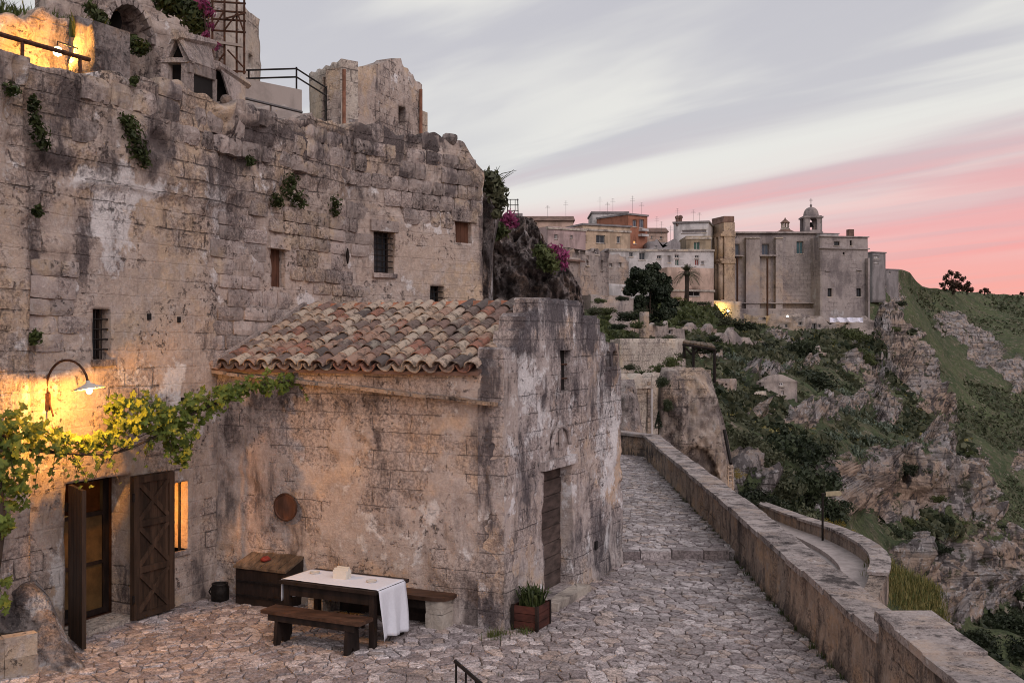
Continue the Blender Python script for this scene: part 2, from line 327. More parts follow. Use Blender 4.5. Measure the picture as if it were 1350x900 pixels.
def cobble():
    m, t = material('paving'); p = t.pos; n = t.noise(p, 9, 8, 0.7); n2 = t.noise(p, 1.1, 5, 0.6); n3 = t.noise(p, 40, 6, 0.7)
    r = orand(t); cell = t.attr('rnd'); rv = t.math('FRACT', t.math('ADD', r, cell))
    cl = t.mix(t.math('POWER', rv, 1.6), (0.24, 0.20, 0.205), (0.58, 0.52, 0.525)); cl = t.mix(t.step(t.math('FRACT', t.math('MULTIPLY', rv, 7.3)), 0.76, 0.9, 0, 0.6), cl, (0.44, 0.335, 0.28))
    cl = t.mix(t.step(n, 0.50, 0.60, 0, 0.75), cl, (0.11, 0.092, 0.092)); cl = t.mix(t.step(n2, 0.48, 0.60, 0, 0.45), cl, (0.17, 0.14, 0.135))
    cl = t.mix(t.step(n3, 0.40, 0.60), t.mix(1, cl, (0.62, 0.62, 0.62), 'MULTIPLY'), t.mix(1, cl, (1.3, 1.3, 1.3), 'MULTIPLY'))
    fin(t, cl, t.step(n, 0.3, 0.7, 0.42, 0.75), t.bump(t.math('ADD', n, t.math('MULTIPLY', n3, 0.3)), 0.6, 0.02)); t.bs.inputs['Specular IOR Level'].default_value = 0.3
cobble()
def tilemat():
    m, t = material('roof_tile'); r = orand(t); p = t.pos
    nd = t.n('ShaderNodeValToRGB'); t.put(nd.inputs[0], r); cr = nd.color_ramp; cr.interpolation = 'CONSTANT'
    cs = [(0.0, (0.30, 0.19, 0.145)), (0.16, (0.38, 0.275, 0.205)), (0.32, (0.20, 0.13, 0.11)), (0.46, (0.42, 0.335, 0.265)), (0.60, (0.17, 0.125, 0.11)), (0.72, (0.27, 0.13, 0.095)), (0.82, (0.40, 0.31, 0.25)), (0.93, (0.105, 0.085, 0.08))]
    cr.elements[0].color = (*cs[0][1], 1); cr.elements[1].position = cs[1][0]; cr.elements[1].color = (*cs[1][1], 1)
    for q, c in cs[2:]: e = cr.elements.new(q); e.color = (*c, 1)
    n = t.noise(p, 9, 8, 0.7); n2 = t.noise(p, 3, 6, 0.65)
    cl = t.mix(t.step(n, 0.48, 0.60, 0, 0.72), nd.outputs[0], (0.070, 0.052, 0.045)); cl = t.mix(t.step(n2, 0.54, 0.62, 0, 0.5), cl, (0.38, 0.33, 0.27))
    fin(t, cl, 0.9, t.bump(n, 0.6, 0.015))
tilemat()
simple('red_tile', (0.36, 0.15, 0.09), 0.9, 0, 0.4, 6, 0.5, 0.02, rnd=0.3)
simple('rust_stone', (0.24, 0.115, 0.075), 0.9, 0, 0.35, 4, 0.4, 0.03)
simple('far_tile', (0.17, 0.105, 0.085), 0.9, 0, 0.4, 0.8, 0.6, 0.1)
def leafmat(name, c1, c2, sc=2.0, trans=0.25, rough=0.55):
    m, t = material(name); p = t.pos
    n = t.noise(p, sc, 4, 0.6); n2 = t.noise(p, sc*9, 3, 0.6)
    cl = t.mix(t.step(t.math('ADD', t.math('MULTIPLY', n, 0.55), t.math('MULTIPLY', n2, 0.45)), 0.36, 0.64), c1, c2)
    nd = t.n('ShaderNodeHueSaturation'); t.put(nd.inputs['Value'], t.math('ADD', t.math('MULTIPLY', orand(t), 0.5), 0.75)); t.put(nd.inputs['Color'], cl)
    fin(t, nd.outputs[0], rough); tr = t.n('ShaderNodeBsdfTranslucent'); t.put(tr.inputs[0], nd.outputs[0])
    mx = t.n('ShaderNodeMixShader'); mx.inputs[0].default_value = trans
    t.t.links.new(t.bs.outputs[0], mx.inputs[1]); t.t.links.new(tr.outputs[0], mx.inputs[2]); t.t.links.new(mx.outputs[0], t.out.inputs[0])
leafmat('vine_leaf', (0.075, 0.11, 0.022), (0.19, 0.24, 0.05), 3.0, 0.4)
leafmat('wall_plant', (0.028, 0.042, 0.014), (0.075, 0.095, 0.03), 3.0)
leafmat('dark_shrub', (0.016, 0.024, 0.014), (0.056, 0.070, 0.036), 0.35)
leafmat('olive_shrub', (0.045, 0.052, 0.030), (0.12, 0.125, 0.072), 0.35)
leafmat('cactus_green', (0.06, 0.082, 0.06), (0.15, 0.18, 0.135), 0.5, 0.1)
leafmat('fresh_shrub', (0.045, 0.060, 0.024), (0.125, 0.145, 0.055), 0.4)
leafmat('broom_yellow', (0.16, 0.125, 0.025), (0.34, 0.25, 0.045), 0.6)
leafmat('dry_grass', (0.13, 0.12, 0.04), (0.26, 0.22, 0.085), 1.0)
leafmat('bougainvillea', (0.20, 0.035, 0.10), (0.42, 0.10, 0.24), 3.0, 0.4)
leafmat('conifer', (0.012, 0.02, 0.012), (0.04, 0.052, 0.03), 0.5, 0.1)
leafmat('palm_frond', (0.028, 0.032, 0.014), (0.075, 0.078, 0.034), 0.5, 0.15)
leafmat('red_tree', (0.05, 0.034, 0.022), (0.12, 0.07, 0.045), 0.4)
leafmat('grass', (0.05, 0.07, 0.02), (0.12, 0.14, 0.045), 2.0)
def terrain_mat():
    m, t = material('hillside'); p = t.pos; rk = t.attr('rock'); scl = t.attr('tone')
    n1 = t.noise(p, 0.06, 6, 0.6); n2 = t.noise(p, 0.35, 9, 0.7); n3 = t.noise(p, 1.8, 9, 0.72); fz = t.noise(t.mapp(p, scale=(1, 1, 0.28)), 0.9, 9, 0.7, 0.4)
    g = t.mix(t.step(n1, 0.40, 0.60), (0.064, 0.082, 0.044), (0.098, 0.114, 0.060)); g = t.mix(t.step(n2, 0.48, 0.60, 0, 0.8), g, (0.135, 0.118, 0.082))
    g = t.mix(t.step(n3, 0.47, 0.58, 0, 0.7), g, (0.036, 0.046, 0.028)); g = t.mix(t.step(t.noise(t.mapp(p, loc=(5, 5, 5)), 0.7, 6, 0.7), 0.57, 0.64, 0, 0.8), g, (0.24, 0.20, 0.165))
    r = t.mix(t.step(n2, 0.44, 0.58), (0.30, 0.27, 0.268), (0.35, 0.265, 0.215)); r = t.mix(t.step(n3, 0.54, 0.62, 0, 0.8), r, (0.48, 0.465, 0.475))
    r = t.mix(scl, r, t.mix(t.step(fz, 0.45, 0.58), (0.39, 0.28, 0.215), (0.18, 0.13, 0.11)))
    r = t.mix(t.step(fz, 0.51, 0.57, 0, 0.88), r, (0.10, 0.088, 0.09)); r = t.mix(t.step(t.noise(t.mapp(p, loc=(8, 1, 2)), 0.5, 7, 0.7), 0.56, 0.62, 0, 0.85), r, (0.045, 0.052, 0.028))
    f = t.step(t.math('ADD', rk, t.math('MULTIPLY', t.math('SUBTRACT', t.math('ADD', n3, n2), 1.0), 1.1)), 0.40, 0.52)
    bed = t.step(t.noise(t.mapp(p, scale=(0.12, 0.12, 1.5), loc=(3, 3, 3)), 0.75, 6, 0.65, 0.3), 0.53, 0.58)
    r = t.mix(t.math('MULTIPLY', bed, 0.38), r, (0.11, 0.092, 0.088))
    cl = t.mix(f, g, r); h = t.math('ADD', t.math('MULTIPLY', n2, 0.5), t.math('ADD', t.math('MULTIPLY', n3, 0.35), t.math('MULTIPLY', t.math('SUBTRACT', fz, t.math('MULTIPLY', bed, 0.5)), t.math('MULTIPLY', f, 0.8))))
    fin(t, cl, 0.95, t.bump(h, 0.9, 0.9)); t.bs.inputs['Specular IOR Level'].default_value = 0.05
terrain_mat()
# ---------------------------------------------------------------- wall sheets with real openings
def wall(name, pts, topf, Ht, ops, thick, disp, res, mat, parent=None, z0=0.0, zs=None, attrf=None, extra_s=(), fade=0.0, smooth=True, hidden_back=True):
    pts = np.array(pts, float); seg = np.diff(pts, axis=0); ln = np.hypot(seg[:, 0], seg[:, 1]); cs = np.concatenate([[0], np.cumsum(ln)])
    keyS = sorted(set([round(float(x), 4) for x in list(cs)+[o[0] for o in ops]+[o[1] for o in ops]+list(extra_s)]))
    zs = Ht if zs is None else zs
    keyZ = sorted(set([round(float(x), 4) for x in [z0, zs, Ht]+[o[2] for o in ops]+[o[3] for o in ops]]))
    def fill(k):
        r = []
        for a, b in zip(k[:-1], k[1:]):
            n = max(1, int(round((b-a)/res))); r += [a+(b-a)*i/n for i in range(n)]
        return np.array(r+[k[-1]])
    S, Z = fill(keyS), fill(keyZ)
    dirs = seg/ln[:, None]; nrm = np.stack([dirs[:, 1], -dirs[:, 0]], -1)
    idx = np.clip(np.searchsorted(cs, S, side='right')-1, 0, len(seg)-1)
    XY = pts[idx]+dirs[idx]*(S-cs[idx])[:, None]; N = nrm[idx].copy()
    for k in range(1, len(seg)):
        m = np.abs(S-cs[k]) < 1e-4; a = nrm[k-1]+nrm[k]; N[m] = a/np.dot(a, a)*2
    top = np.array([topf(x) for x in S]); SS, ZZ = np.meshgrid(S, Z)
    Zr = np.where(ZZ > zs, zs+(ZZ-zs)*((top-zs)/max(Ht-zs, 1e-6))[None, :], ZZ)
    V = np.empty(SS.shape+(3,)); V[..., 0] = XY[None, :, 0]; V[..., 1] = XY[None, :, 1]; V[..., 2] = Zr
    D = disp(SS, Zr, V) if disp else np.zeros(SS.shape)
    if fade > 0: D = D*np.minimum(1, np.minimum(SS-S[0], S[-1]-SS)/fade)
    Fr = V.copy(); Fr[..., :2] += N[None]*D[..., None]
    Bk = V.copy(); Bk[..., :2] -= N[None]*thick
    nr, nc = SS.shape; Q = gridq(nr, nc)
    sc = (SS[:-1, :-1]+SS[1:, 1:])/2; zc = (ZZ[:-1, :-1]+ZZ[1:, 1:])/2; keep = np.ones(sc.shape, bool)
    for a, b, c, d in ops: keep &= ~((sc > a) & (sc < b) & (zc > c) & (zc < d))
    Qk = Q[keep.ravel()]; n = nr*nc
    e = np.concatenate([Qk[:, [0, 1]], Qk[:, [1, 2]], Qk[:, [2, 3]], Qk[:, [3, 0]]]); es = np.sort(e, 1)
    key = es[:, 0].astype(np.int64)*(n+1)+es[:, 1]; u, inv, cnt = np.unique(key, return_inverse=True, return_counts=True)
    be = e[cnt[inv] == 1]
    side = np.stack([be[:, 1], be[:, 0], be[:, 0]+n, be[:, 1]+n], 1)
    allQ = np.concatenate([Qk, side, (Qk+n)[:, ::-1]])
    VV = np.concatenate([Fr.reshape(-1, 3), Bk.reshape(-1, 3)])
    at = attrf(VV) if attrf else None
    me = quadmesh(name, VV, allQ, at)
    o = new(name, me, mat, parent)
    if smooth: me.polygons.foreach_set('use_smooth', np.concatenate([np.ones(len(Qk), bool), np.zeros(len(allQ)-len(Qk), bool)])); me.update()
    return o
def blobs(V, L):
    px, py = proj(V); r = np.zeros(len(V))
    for b in L:
        d = ((px-b[0])/b[2])**2+((py-b[1])/b[3])**2; r = np.maximum(r, (b[4] if len(b) > 4 else 1)*np.exp(-d*1.2))
    return r
u2 = np.array([0.43, 0.903]); v2 = np.array([0.903, -0.43]); U = Vector((0.43, 0.903, 0)); Vv = Vector((0.903, -0.43, 0))
C0 = np.array([-0.10, 14.31]); CL = C0-5.1*v2; CR = C0+4.85*u2      # chapel corners (near, left, far right)
M_A, M_B = CL-8*u2, CL; M_C = CL+3.9*u2; M_D = M_C+3.4*np.array([0.7071, 0.7071]); M_E = M_D+6*np.array([-0.1, 0.995])
def mwall(s, off=0.0, z=0.0):        # point on the main facade at distance s, off metres in front of it
    if s <= 11.9: q, n = M_A+u2*s, v2
    else: q, n = M_C+np.array([0.7071, 0.7071])*(s-11.9), np.array([0.7071, -0.7071])
    return Vector((q[0]+n[0]*off, q[1]+n[1]*off, z))
def chl(a, off=0.0, z=0.0): q = CL+v2*a; return Vector((q[0]-u2[0]*off, q[1]-u2[1]*off, z))     # chapel side wall
def chr_(s, off=0.0, z=0.0): q = C0+u2*s; return Vector((q[0]+v2[0]*off, q[1]+v2[1]*off, z))    # chapel gable wall
# ---------------------------------------------------------------- main cliff house facade
crest = [(-60, 50), (0, 69), (60, 86), (100, 97), (125, 97), (150, 94), (200, 104), (240, 118), (290, 132), (322, 136), (345, 152), (410, 156), (480, 166), (560, 178), (612, 186), (624, 202), (640, 236)]
def crest_z(s):
    p = mwall(min(s, 15.3)); px = CX+F*p.x/p.y; py = np.interp(px, [c[0] for c in crest], [c[1] for c in crest])
    return H+(CY-py)*p.y/F+(.3 if s < 6 else 1)*(0.05*math.sin(s*9.1)+0.06*math.sin(s*3.7))
def mdisp(S, Z, V):
    px, py = proj(V); p = np.stack([V[..., 0], V[..., 1], V[..., 2]], -1)
    rough = 0.35+0.65*sstep(py, 330, 210)+0.9*sstep(np.abs(px-330), 60, 20)*sstep(py, 420, 300)
    d = fbm(p*1.3, 4, 0.5, 3)*0.06*rough+fbm(p*5.5, 4, 0.6, 9)*0.022*rough
    d += np.where(px < 33, 0.13, 0)-0.10*np.exp(-((px-38)/5)**2)*sstep(py, 205, 225)
    d += -0.06*sstep(px, 40, 52)*sstep(px, 142, 128)*sstep(py, 205, 222)*sstep(py, 320, 300)
    ledge = 238+(px-95)*0.13+fbm(p*1.6, 2, .5, 5)*4
    d += 0.07*np.exp(-((py-ledge)/4.5)**2)*sstep(px, 95, 110)*sstep(px, 300, 285)
    d += 0.10*sstep(py, ledge, ledge-12)*sstep(px, 100, 140)*sstep(px, 480, 440)*0.6
    led2 = 330+(px-290)*-0.03; d += 0.0*led2
    d -= 0.10*sstep(fbm(p*1.9, 3, .5, 21), 0.35, 0.7)*sstep(py, 330, 240)
    d += 0.10*np.exp(-((px-262)/9)**2)*sstep(py, 215, 225)*sstep(py, 290, 270)+0.14*np.exp(-((px-298)/8)**2)*sstep(py, 110, 125)*sstep(py, 210, 180)
    cave = np.exp(-(((px-395)/45)**2+((py-255)/28)**2)); d -= 0.22*cave*(0.6+0.6*fbm(p*3, 3, .5, 31))
    d -= 0.025*blockmask(px, py)
    return d
def blockmask(px, py):
    cr = np.interp(px, [c[0] for c in crest], [c[1] for c in crest])
    a = sstep(py, cr+88, cr+72)*sstep(px, 96, 104)
    b = sstep(px, 284, 288)*sstep(px, 484, 480)*sstep(py, 268, 274)
    c = sstep(px, 40, 44)*sstep(px, 104, 98)*sstep(py, 330, 336)*sstep(py, 500, 490)
    d = sstep(px, 500, 510)*sstep(py, cr+118, cr+105)
    return np.clip(a+b+c+d, 0, 1)
def mattr(V):
    wh = [(148, 290, 34, 70, 1.2), (130, 240, 60, 30, 1.1), (165, 340, 30, 50, .8), (215, 520, 30, 45, .7), (110, 800, 30, 80, .3), (290, 300, 10, 60, .9), (600, 280, 70, 30, .8), (470, 250, 20, 40, .7), (190, 250, 80, 20, .8), (405, 395, 20, 8, .8), (30, 620, 60, 60, .6), (440, 490, 20, 20, .5)]
    wm = [(210, 400, 60, 80, .7), (180, 620, 120, 90, .6), (15, 300, 20, 150, .6), (255, 330, 25, 70, .8), (510, 210, 25, 18, .9), (70, 400, 30, 80, .5), (560, 340, 60, 40, .3)]
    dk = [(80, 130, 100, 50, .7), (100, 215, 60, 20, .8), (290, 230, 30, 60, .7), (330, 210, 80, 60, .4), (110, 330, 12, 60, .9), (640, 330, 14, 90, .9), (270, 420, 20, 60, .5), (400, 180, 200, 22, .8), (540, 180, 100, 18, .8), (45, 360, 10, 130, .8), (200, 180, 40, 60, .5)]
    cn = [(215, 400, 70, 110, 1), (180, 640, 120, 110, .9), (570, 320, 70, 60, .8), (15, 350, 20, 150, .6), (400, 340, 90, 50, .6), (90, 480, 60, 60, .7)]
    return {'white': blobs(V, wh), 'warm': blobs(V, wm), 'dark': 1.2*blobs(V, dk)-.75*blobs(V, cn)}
DOOR = (5.063, 6.22, 0.06, 2.10); LITW = (6.72, 7.36, 0.82, 1.86); WBAR = (5.524, 5.845, 3.75, 4.45); WMID = (9.416, 9.767, 4.94, 5.60)
TW1 = (12.356, 12.865, 5.35, 6.17); TW2 = (14.512, 14.968, 6.09, 6.54); TW3 = (13.80, 14.19, 4.79, 5.15)
house = thing('cliff_house', 'tall weathered limestone house front with barred windows behind the tiled chapel', 'house', mwall(8, 0, 0))
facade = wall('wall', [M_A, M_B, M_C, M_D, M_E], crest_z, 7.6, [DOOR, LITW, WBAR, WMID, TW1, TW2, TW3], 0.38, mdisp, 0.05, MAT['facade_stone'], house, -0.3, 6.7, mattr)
# individual ashlar blocks
def block_variants(n, seed, k1=1.0):
    out = []
    for k in range(n):
        bm = bmesh.new(); bmesh.ops.create_grid(bm, x_segments=5, y_segments=3, size=.5)
        co = np.array([v.co[:] for v in bm.verts]); nz = fbm(np.c_[co[:, :2]*3.1, np.full(len(co), k*5.3)], 3, .6, seed+k)*k1
        for v, z_ in zip(bm.verts, nz):
            x, y = v.co.x, v.co.y; ed = max(abs(x), abs(y)) > .49; cn = abs(x) > .49 and abs(y) > .49
            v.co = Vector((x*(.955 if cn else 1)+(z_*.03 if ed else 0), .5+z_*.10-(.16 if cn else .10 if ed else 0)*(.4+.6*k1), y*(.93 if cn else 1)+(z_*.05 if ed else 0)))
        r = bmesh.ops.extrude_edge_only(bm, edges=[e for e in bm.edges if e.is_boundary]); 
        for v in [g_ for g_ in r['geom'] if isinstance(g_, bmesh.types.BMVert)]: v.co.y = -.5
        bmesh.ops.recalc_face_normals(bm, faces=bm.faces)
        me = bpy.data.meshes.new('ashlar'); bm.to_mesh(me); bm.free(); out.append(me)
    return out
BLK = block_variants(8, 5)
BLC = [m_.copy() for m_ in BLK]; BLS = block_variants(6, 25, .35)
for m_ in BLS: m_.materials.append(MAT['facade_block'])
for m_ in BLK: m_.materials.append(MAT['facade_block'])
for m_ in BLC: m_.materials.append(MAT['crest_block'])
def put_block(me, c, ex, ey, sx, sy, sz, parent, name='stone_block'):
    o = bpy.data.objects.new(name, me); link(o, parent)
    o.matrix_basis = Matrix.Translation(c)@Matrix((( ex.x*sx, ey.x*sy, 0, 0), (ex.y*sx, ey.y*sy, 0, 0), (0, 0, sz, 0), (0, 0, 0, 1)))@Euler((0, random.uniform(-.02, .02), 0)).to_matrix().to_4x4(); return o
def in_op(s0, s1, z0, z1, ops, m=0.03): return any(s1 > a-m and s0 < b+m and z1 > c-m and z0 < d+m for a, b, c, d in ops)
mops = [DOOR, LITW, WBAR, WMID, TW1, TW2, TW3]
nb = 0; z = 3.3
while z < 8.6 and nb < 300:
    hgt = random.choice([0.22, 0.24, 0.26, 0.30]) if z < 6.3 else random.choice([0.28, 0.33, 0.38]); s = 4.2+random.uniform(0, .4)
    while s < 15.25:
        L = random.uniform(0.28, 0.62) if z < 6.3 else random.uniform(0.24, 0.52); c = mwall(s+L/2, 0, z+hgt/2)
        px, py = CX+F*c.x/c.y, CY-F*(c.z-H)/c.y
        if s < 11.9 < s+L: L = 11.9-s
        if s+L > 15.27: L = 15.27-s; c = mwall(s+L/2, 0, z+hgt/2)
        ok = float(blockmask(np.array([px]), np.array([py]))[0]) > 0.6 and z+hgt < crest_z(s+L/2)+0.04 and not in_op(s, s+L, z, z+hgt, mops) and random.random() > 0.10
        if px < 286 and 250 < py < 330: ok = False
        if L > 0.15 and ok:
            if s+L/2 < 11.9: ex, ey = Vector((u2[0], u2[1], 0)), Vv
            else: ex, ey = Vector((.7071, .7071, 0)), Vector((.7071, -.7071, 0))
            pr_ = random.uniform(-0.022, 0.016)+(0.045 if py < 215 and px < 480 else 0)+float(fbm(np.array([[c.x, c.y, c.z]])*1.3, 4, .5, 3)[0])*.04
            put_block(random.choice(BLC if py < np.interp(px, [q_[0] for q_ in crest], [q_[1] for q_ in crest])+random.uniform(25, 95) else BLS if z < 6.3 else BLK), c+ey*(pr_-0.09), ex, ey, L-0.012, 0.22, hgt-0.012, facade); nb += 1
        s += L
    z += hgt
# broken boulders on the crest
def boulder(name, c, r, mat, parent=None, seed=0, sub=3, squash=(1, 1, 1), amp=0.3):
    bm = bmesh.new(); bmesh.ops.create_icosphere(bm, subdivisions=sub, radius=1.0)
    co = np.array([v.co[:] for v in bm.verts]); d = 1+fbm(co*1.1+seed*7.7, 4, .55, seed)*amp; d = np.round(d*9)/9*0.3+d*0.7
    for v, k in zip(bm.verts, d): v.co = Vector((v.co.x*squash[0], v.co.y*squash[1], v.co.z*squash[2]))*k*r+Vector(c)
    me = bpy.data.meshes.new(name); bm.to_mesh(me); bm.free(); return new(name, me, mat, parent)
for i, (px, r) in enumerate([(598, .17), (566, .06), (305, .10), (335, .08), (430, .06), (470, .06), (520, .06), (205, .08), (160, .09)]):
    py = np.interp(px, [c[0] for c in crest], [c[1] for c in crest]); k = (px-CX)/F
    s = min(np.linspace(3, 15.3, 400), key=lambda q: abs((lambda p: p.x/p.y)(mwall(q))-k)); q = mwall(s, -0.12)
    boulder('crest_stone', (q.x, q.y, crest_z(s)+r*0.3), r, MAT['rock'], house, i, 2, (1.1, 1, .85))
# windows and openings of the house
def bars(win, s0, s1, z0, z1, off, nv, nh, r=0.011, fn=mwall):
    for i in range(nv):
        s = s0+(s1-s0)*(i+1)/(nv+1); MB().tube([fn(s, off, z0-.02), fn(s, off, z1+.02)], r, 6).build('bar', MAT['iron'], win)
    for i in range(nh):
        z = z0+(z1-z0)*(i+1)/(nh+1); MB().tube([fn(s0-.02, off+.012, z), fn(s1+.02, off+.012, z)], r, 6).build('bar', MAT['iron'], win)
def fbox(fn, s0, s1, o0, o1, z0, z1, mb=None):
    mb = mb or MB(); a = fn(s0, o0, z0); return mb.box(a, fn(s1, o0, z0)-a, fn(s0, o1, z0)-a, Vector((0, 0, z1-z0)))
def window(parent, op, fn, kind, depth=0.22, nv=2, nh=3):
    s0, s1, z0, z1 = op
    wn = fbox(fn, s0-.05, s1+.05, -depth-.06, -depth, z0-.05, z1+.05).build('window', MAT['brown_board'] if kind == 'board' else MAT['glass_dark'], parent)
    if kind != 'board':
        fr = MB()
        for a, b, c, d in ((s0, s0+.04, z0, z1), (s1-.04, s1, z0, z1), (s0, s1, z0, z0+.04), (s0, s1, z1-.04, z1)): fbox(fn, a, b, -depth, -depth+.035, c, d, fr)
        fr.build('frame', MAT['dark_wood'], wn); bars(wn, s0, s1, z0, z1, -0.07, nv, nh, fn=fn)
    else:
        for i in range(4):
            a = s0+(s1-s0)*i/4; fbox(fn, a+.005, a+(s1-s0)/4-.005, -depth, -depth+.02, z0, z1).build('board', MAT['brown_board'], wn)
    return wn
window(house, WBAR, mwall, 'bar', 0.25, 2, 4); window(house, WMID, mwall, 'board', 0.16); window(house, TW1, mwall, 'bar', 0.25, 3, 6)
window(house, TW2, mwall, 'board', 0.14); window(house, TW3, mwall, 'bar', 0.25, 2, 2)
for op, hgt, ov in ((TW1, .22, .09), (TW2, .24, .14), (WMID, .2, .1)):
    fbox(mwall, op[0]-ov, op[1]+ov, -.2, .035, op[3], op[3]+hgt).build('lintel', MAT['facade_block'], house, .012, jit=.006)
for op in (TW1, WBAR): fbox(mwall, op[0]-.04, op[1]+.04, -.2, .05, op[2]-.09, op[2]).build('sill', MAT['facade_block'], house, .01, jit=.005)
q = mwall(11.55, .05, 5.62); MB().prism([q+Z3*.15, q+Vector((u2[0], u2[1], 0))*.045, q-Z3*.15, q-Vector((u2[0], u2[1], 0))*.045], Vv*.03).build('wall_anchor', MAT['iron'], house)
for s, z in ((7.25, 3.1), (7.55, 3.13), (6.55, 4.36), (7.15, 4.33), (6.75, 3.05)): fbox(mwall, s-.03, s+.03, -.06, .032, z-.045, z+.045).build('putlog_shade_block', MAT['opening_shade'], house, .01)  # black blocks on the wall, painted shade of small putlog holes
# room behind the doorway and the lit window
rm = MB(); Rz = 2.45
for a, b, o0, o1, z0_, z1_ in ((4.6, 7.75, -2.6, -2.5, 0, Rz), (4.5, 4.6, -2.6, -.36, 0, Rz), (6.30, 6.42, -2.5, -.36, 0, Rz), (4.5, 7.85, -2.6, -.36, Rz, Rz+.1), (4.5, 7.85, -2.6, -.30, -.12, 0.055)): fbox(mwall, a, b, o0, o1, z0_, z1_, rm)  # cross partition added to keep the window lamp's light off the doorway
rm.build('room_shell', MAT['interior'], house)
fbox(mwall, 7.7, 7.82, -2.5, -.36, 0.06, Rz-.01).build('room_wall', MAT['interior_warm'], house)
fbox(mwall, 5.04, 6.24, -.36, .10, -0.05, 0.075).build('threshold', MAT['pale_stone'], house, .015, jit=.006)
fr = MB()
for a, b, c, d in ((5.08, 5.16, .08, 2.08), (6.13, 6.24, .08, 2.08), (5.16, 6.13, 2.0, 2.08), (5.16, 6.13, 1.50, 1.56), (5.16, 6.13, .80, .85), (5.16, 6.13, .08, .16)): fbox(mwall, a, b, -.52, -.46, c, d, fr)
idr = fr.build('inner_door', MAT['dark_wood'], house)
for c, d in ((.16, .80), (.85, 1.50)): fbox(mwall, 5.16, 6.13, -.50, -.48, c, d).build('panel', MAT['ochre_panel'], idr)
# lit window
s0, s1, z0, z1 = LITW
fr = MB()
for a, b, c, d in ((s0, s0+.035, z0, z1), (s1-.035, s1, z0, z1), (s0+.035, s1-.035, z0, z0+.04), (s0+.035, s1-.035, z1-.04, z1)): fbox(mwall, a, b, -.36, -.30, c, d, fr)
lw = fr.build('window', MAT['dark_wood'], house)
fbox(mwall, 7.215, 7.245, -.06, -.03, z0, z1).build('mullion', MAT['dark_wood'], lw)
fbox(mwall, 7.44, 7.46, -2.45, -.40, .2, 2.2).build('glowing_blind', MAT['lit_window'], lw)  # emits the orange lamplight itself, a glow put into the material
fbox(mwall, s0-.03, s1+.03, -.30, .04, z0-.07, z0).build('sill', MAT['facade_block'], house, .01)
ll = bpy.data.lights.new('room_light', 'POINT'); ll.energy = 85; ll.color = (1, .40, .07); ll.shadow_soft_size = .035
lo = bpy.data.objects.new('room_light', ll); link(lo, house); lo.location = mwall(6.62, -.50, 1.46)
ll = bpy.data.lights.new('hall_light', 'POINT'); ll.energy = 2.2; ll.color = (1, .5, .14); ll.shadow_soft_size = .1
lo = bpy.data.objects.new('hall_light', ll); link(lo, house); lo.location = mwall(5.85, -.95, 1.72)
# ---------------------------------------------------------------- chapel
chapel = thing('chapel', 'small stone chapel with a clay tiled roof and plank door', 'chapel', (C0[0], C0[1], 0))
steps = [(0, 3.89), (.48, 4.12), (.66, 4.38), (1.15, 4.63), (2.88, 4.40), (3.68, 4.14), (4.05, 3.96), (4.86, 3.96)]
def gable(s):
    r = 3.89
    for a, zz in steps:
        if s >= a-1e-6: r = zz
    return r+0.025*math.sin(s*17)+0.015*math.sin(s*41)
def cdisp(S, Z, V):
    px, py = proj(V); p = V
    d = fbm(p*1.1, 3, .5, 41)*0.035+fbm(p*4.5, 4, .6, 42)*0.012
    d -= 0.03*sstep(fbm(p*1.7+3, 3, .5, 44), .25, .4)
    foot = sstep(Z, .75, .55)*sstep(px, 606, 612)*(0.6+fbm(p*3, 3, .5, 45)*.5); d -= 0.07*np.where(px < 690, foot, 0)
    return d+0.05*np.exp(-((Z)/.25)**2)
def cattr(V):
    return {'white': blobs(V, [(700, 520, 40, 60, .6), (640, 700, 40, 80, .4), (800, 600, 20, 160, .8), (790, 710, 25, 30, .7), (540, 720, 50, 50, .5), (690, 600, 30, 40, .5)]),
            'warm': blobs(V, [(745, 650, 25, 70, .6), (770, 590, 30, 60, .6), (700, 680, 20, 60, .5), (430, 640, 80, 60, .5), (500, 560, 80, 40, .5), (310, 690, 30, 60, .6), (640, 500, 20, 10, .7), (520, 490, 100, 12, .8)]),
            'dark': blobs(V, [(645, 640, 16, 110, 1), (630, 590, 20, 50, .7), (640, 790, 30, 30, 1), (735, 420, 60, 40, 1.6), (690, 450, 30, 20, 1.3), (805, 480, 18, 60, 1.2), (780, 440, 30, 30, 1.4), (760, 520, 40, 30, .5), (430, 530, 120, 18, .6), (300, 560, 15, 60, .4), (670, 800, 14, 40, .7)])}
CDOOR = (1.37, 2.50, 0.13, 2.05); CSLIT = (1.985, 2.33, 3.23, 3.86); CN1 = (3.98, 4.24, 3.62, 3.86); CN2 = (4.34, 4.58, 3.62, 3.86)
gw = wall('gable_wall', [C0, CR], gable, 3.88, [CDOOR, CSLIT, (4.10, 4.32, 3.56, 3.82), (4.42, 4.66, 3.56, 3.82)], 0.42, cdisp, 0.045, MAT['chapel_front_plaster'], chapel, -.3, 3.87, cattr, fade=0)
sw = wall('side_wall', [CL-v2*0.2, C0+v2*0.0], lambda s: 3.56, 3.56, [], 0.42, cdisp, 0.045, MAT['chapel_plaster'], chapel, -.3, 3.5, cattr)
bw = MB(); a = chr_(4.43, -.43, 0); bw.box(a, chr_(4.43, -5.1, 0)-a, chr_(4.84, -.43, 0)-a, Vector((0, 0, 3.6))); bw.build('rear_wall', MAT['chapel_plaster'], chapel)
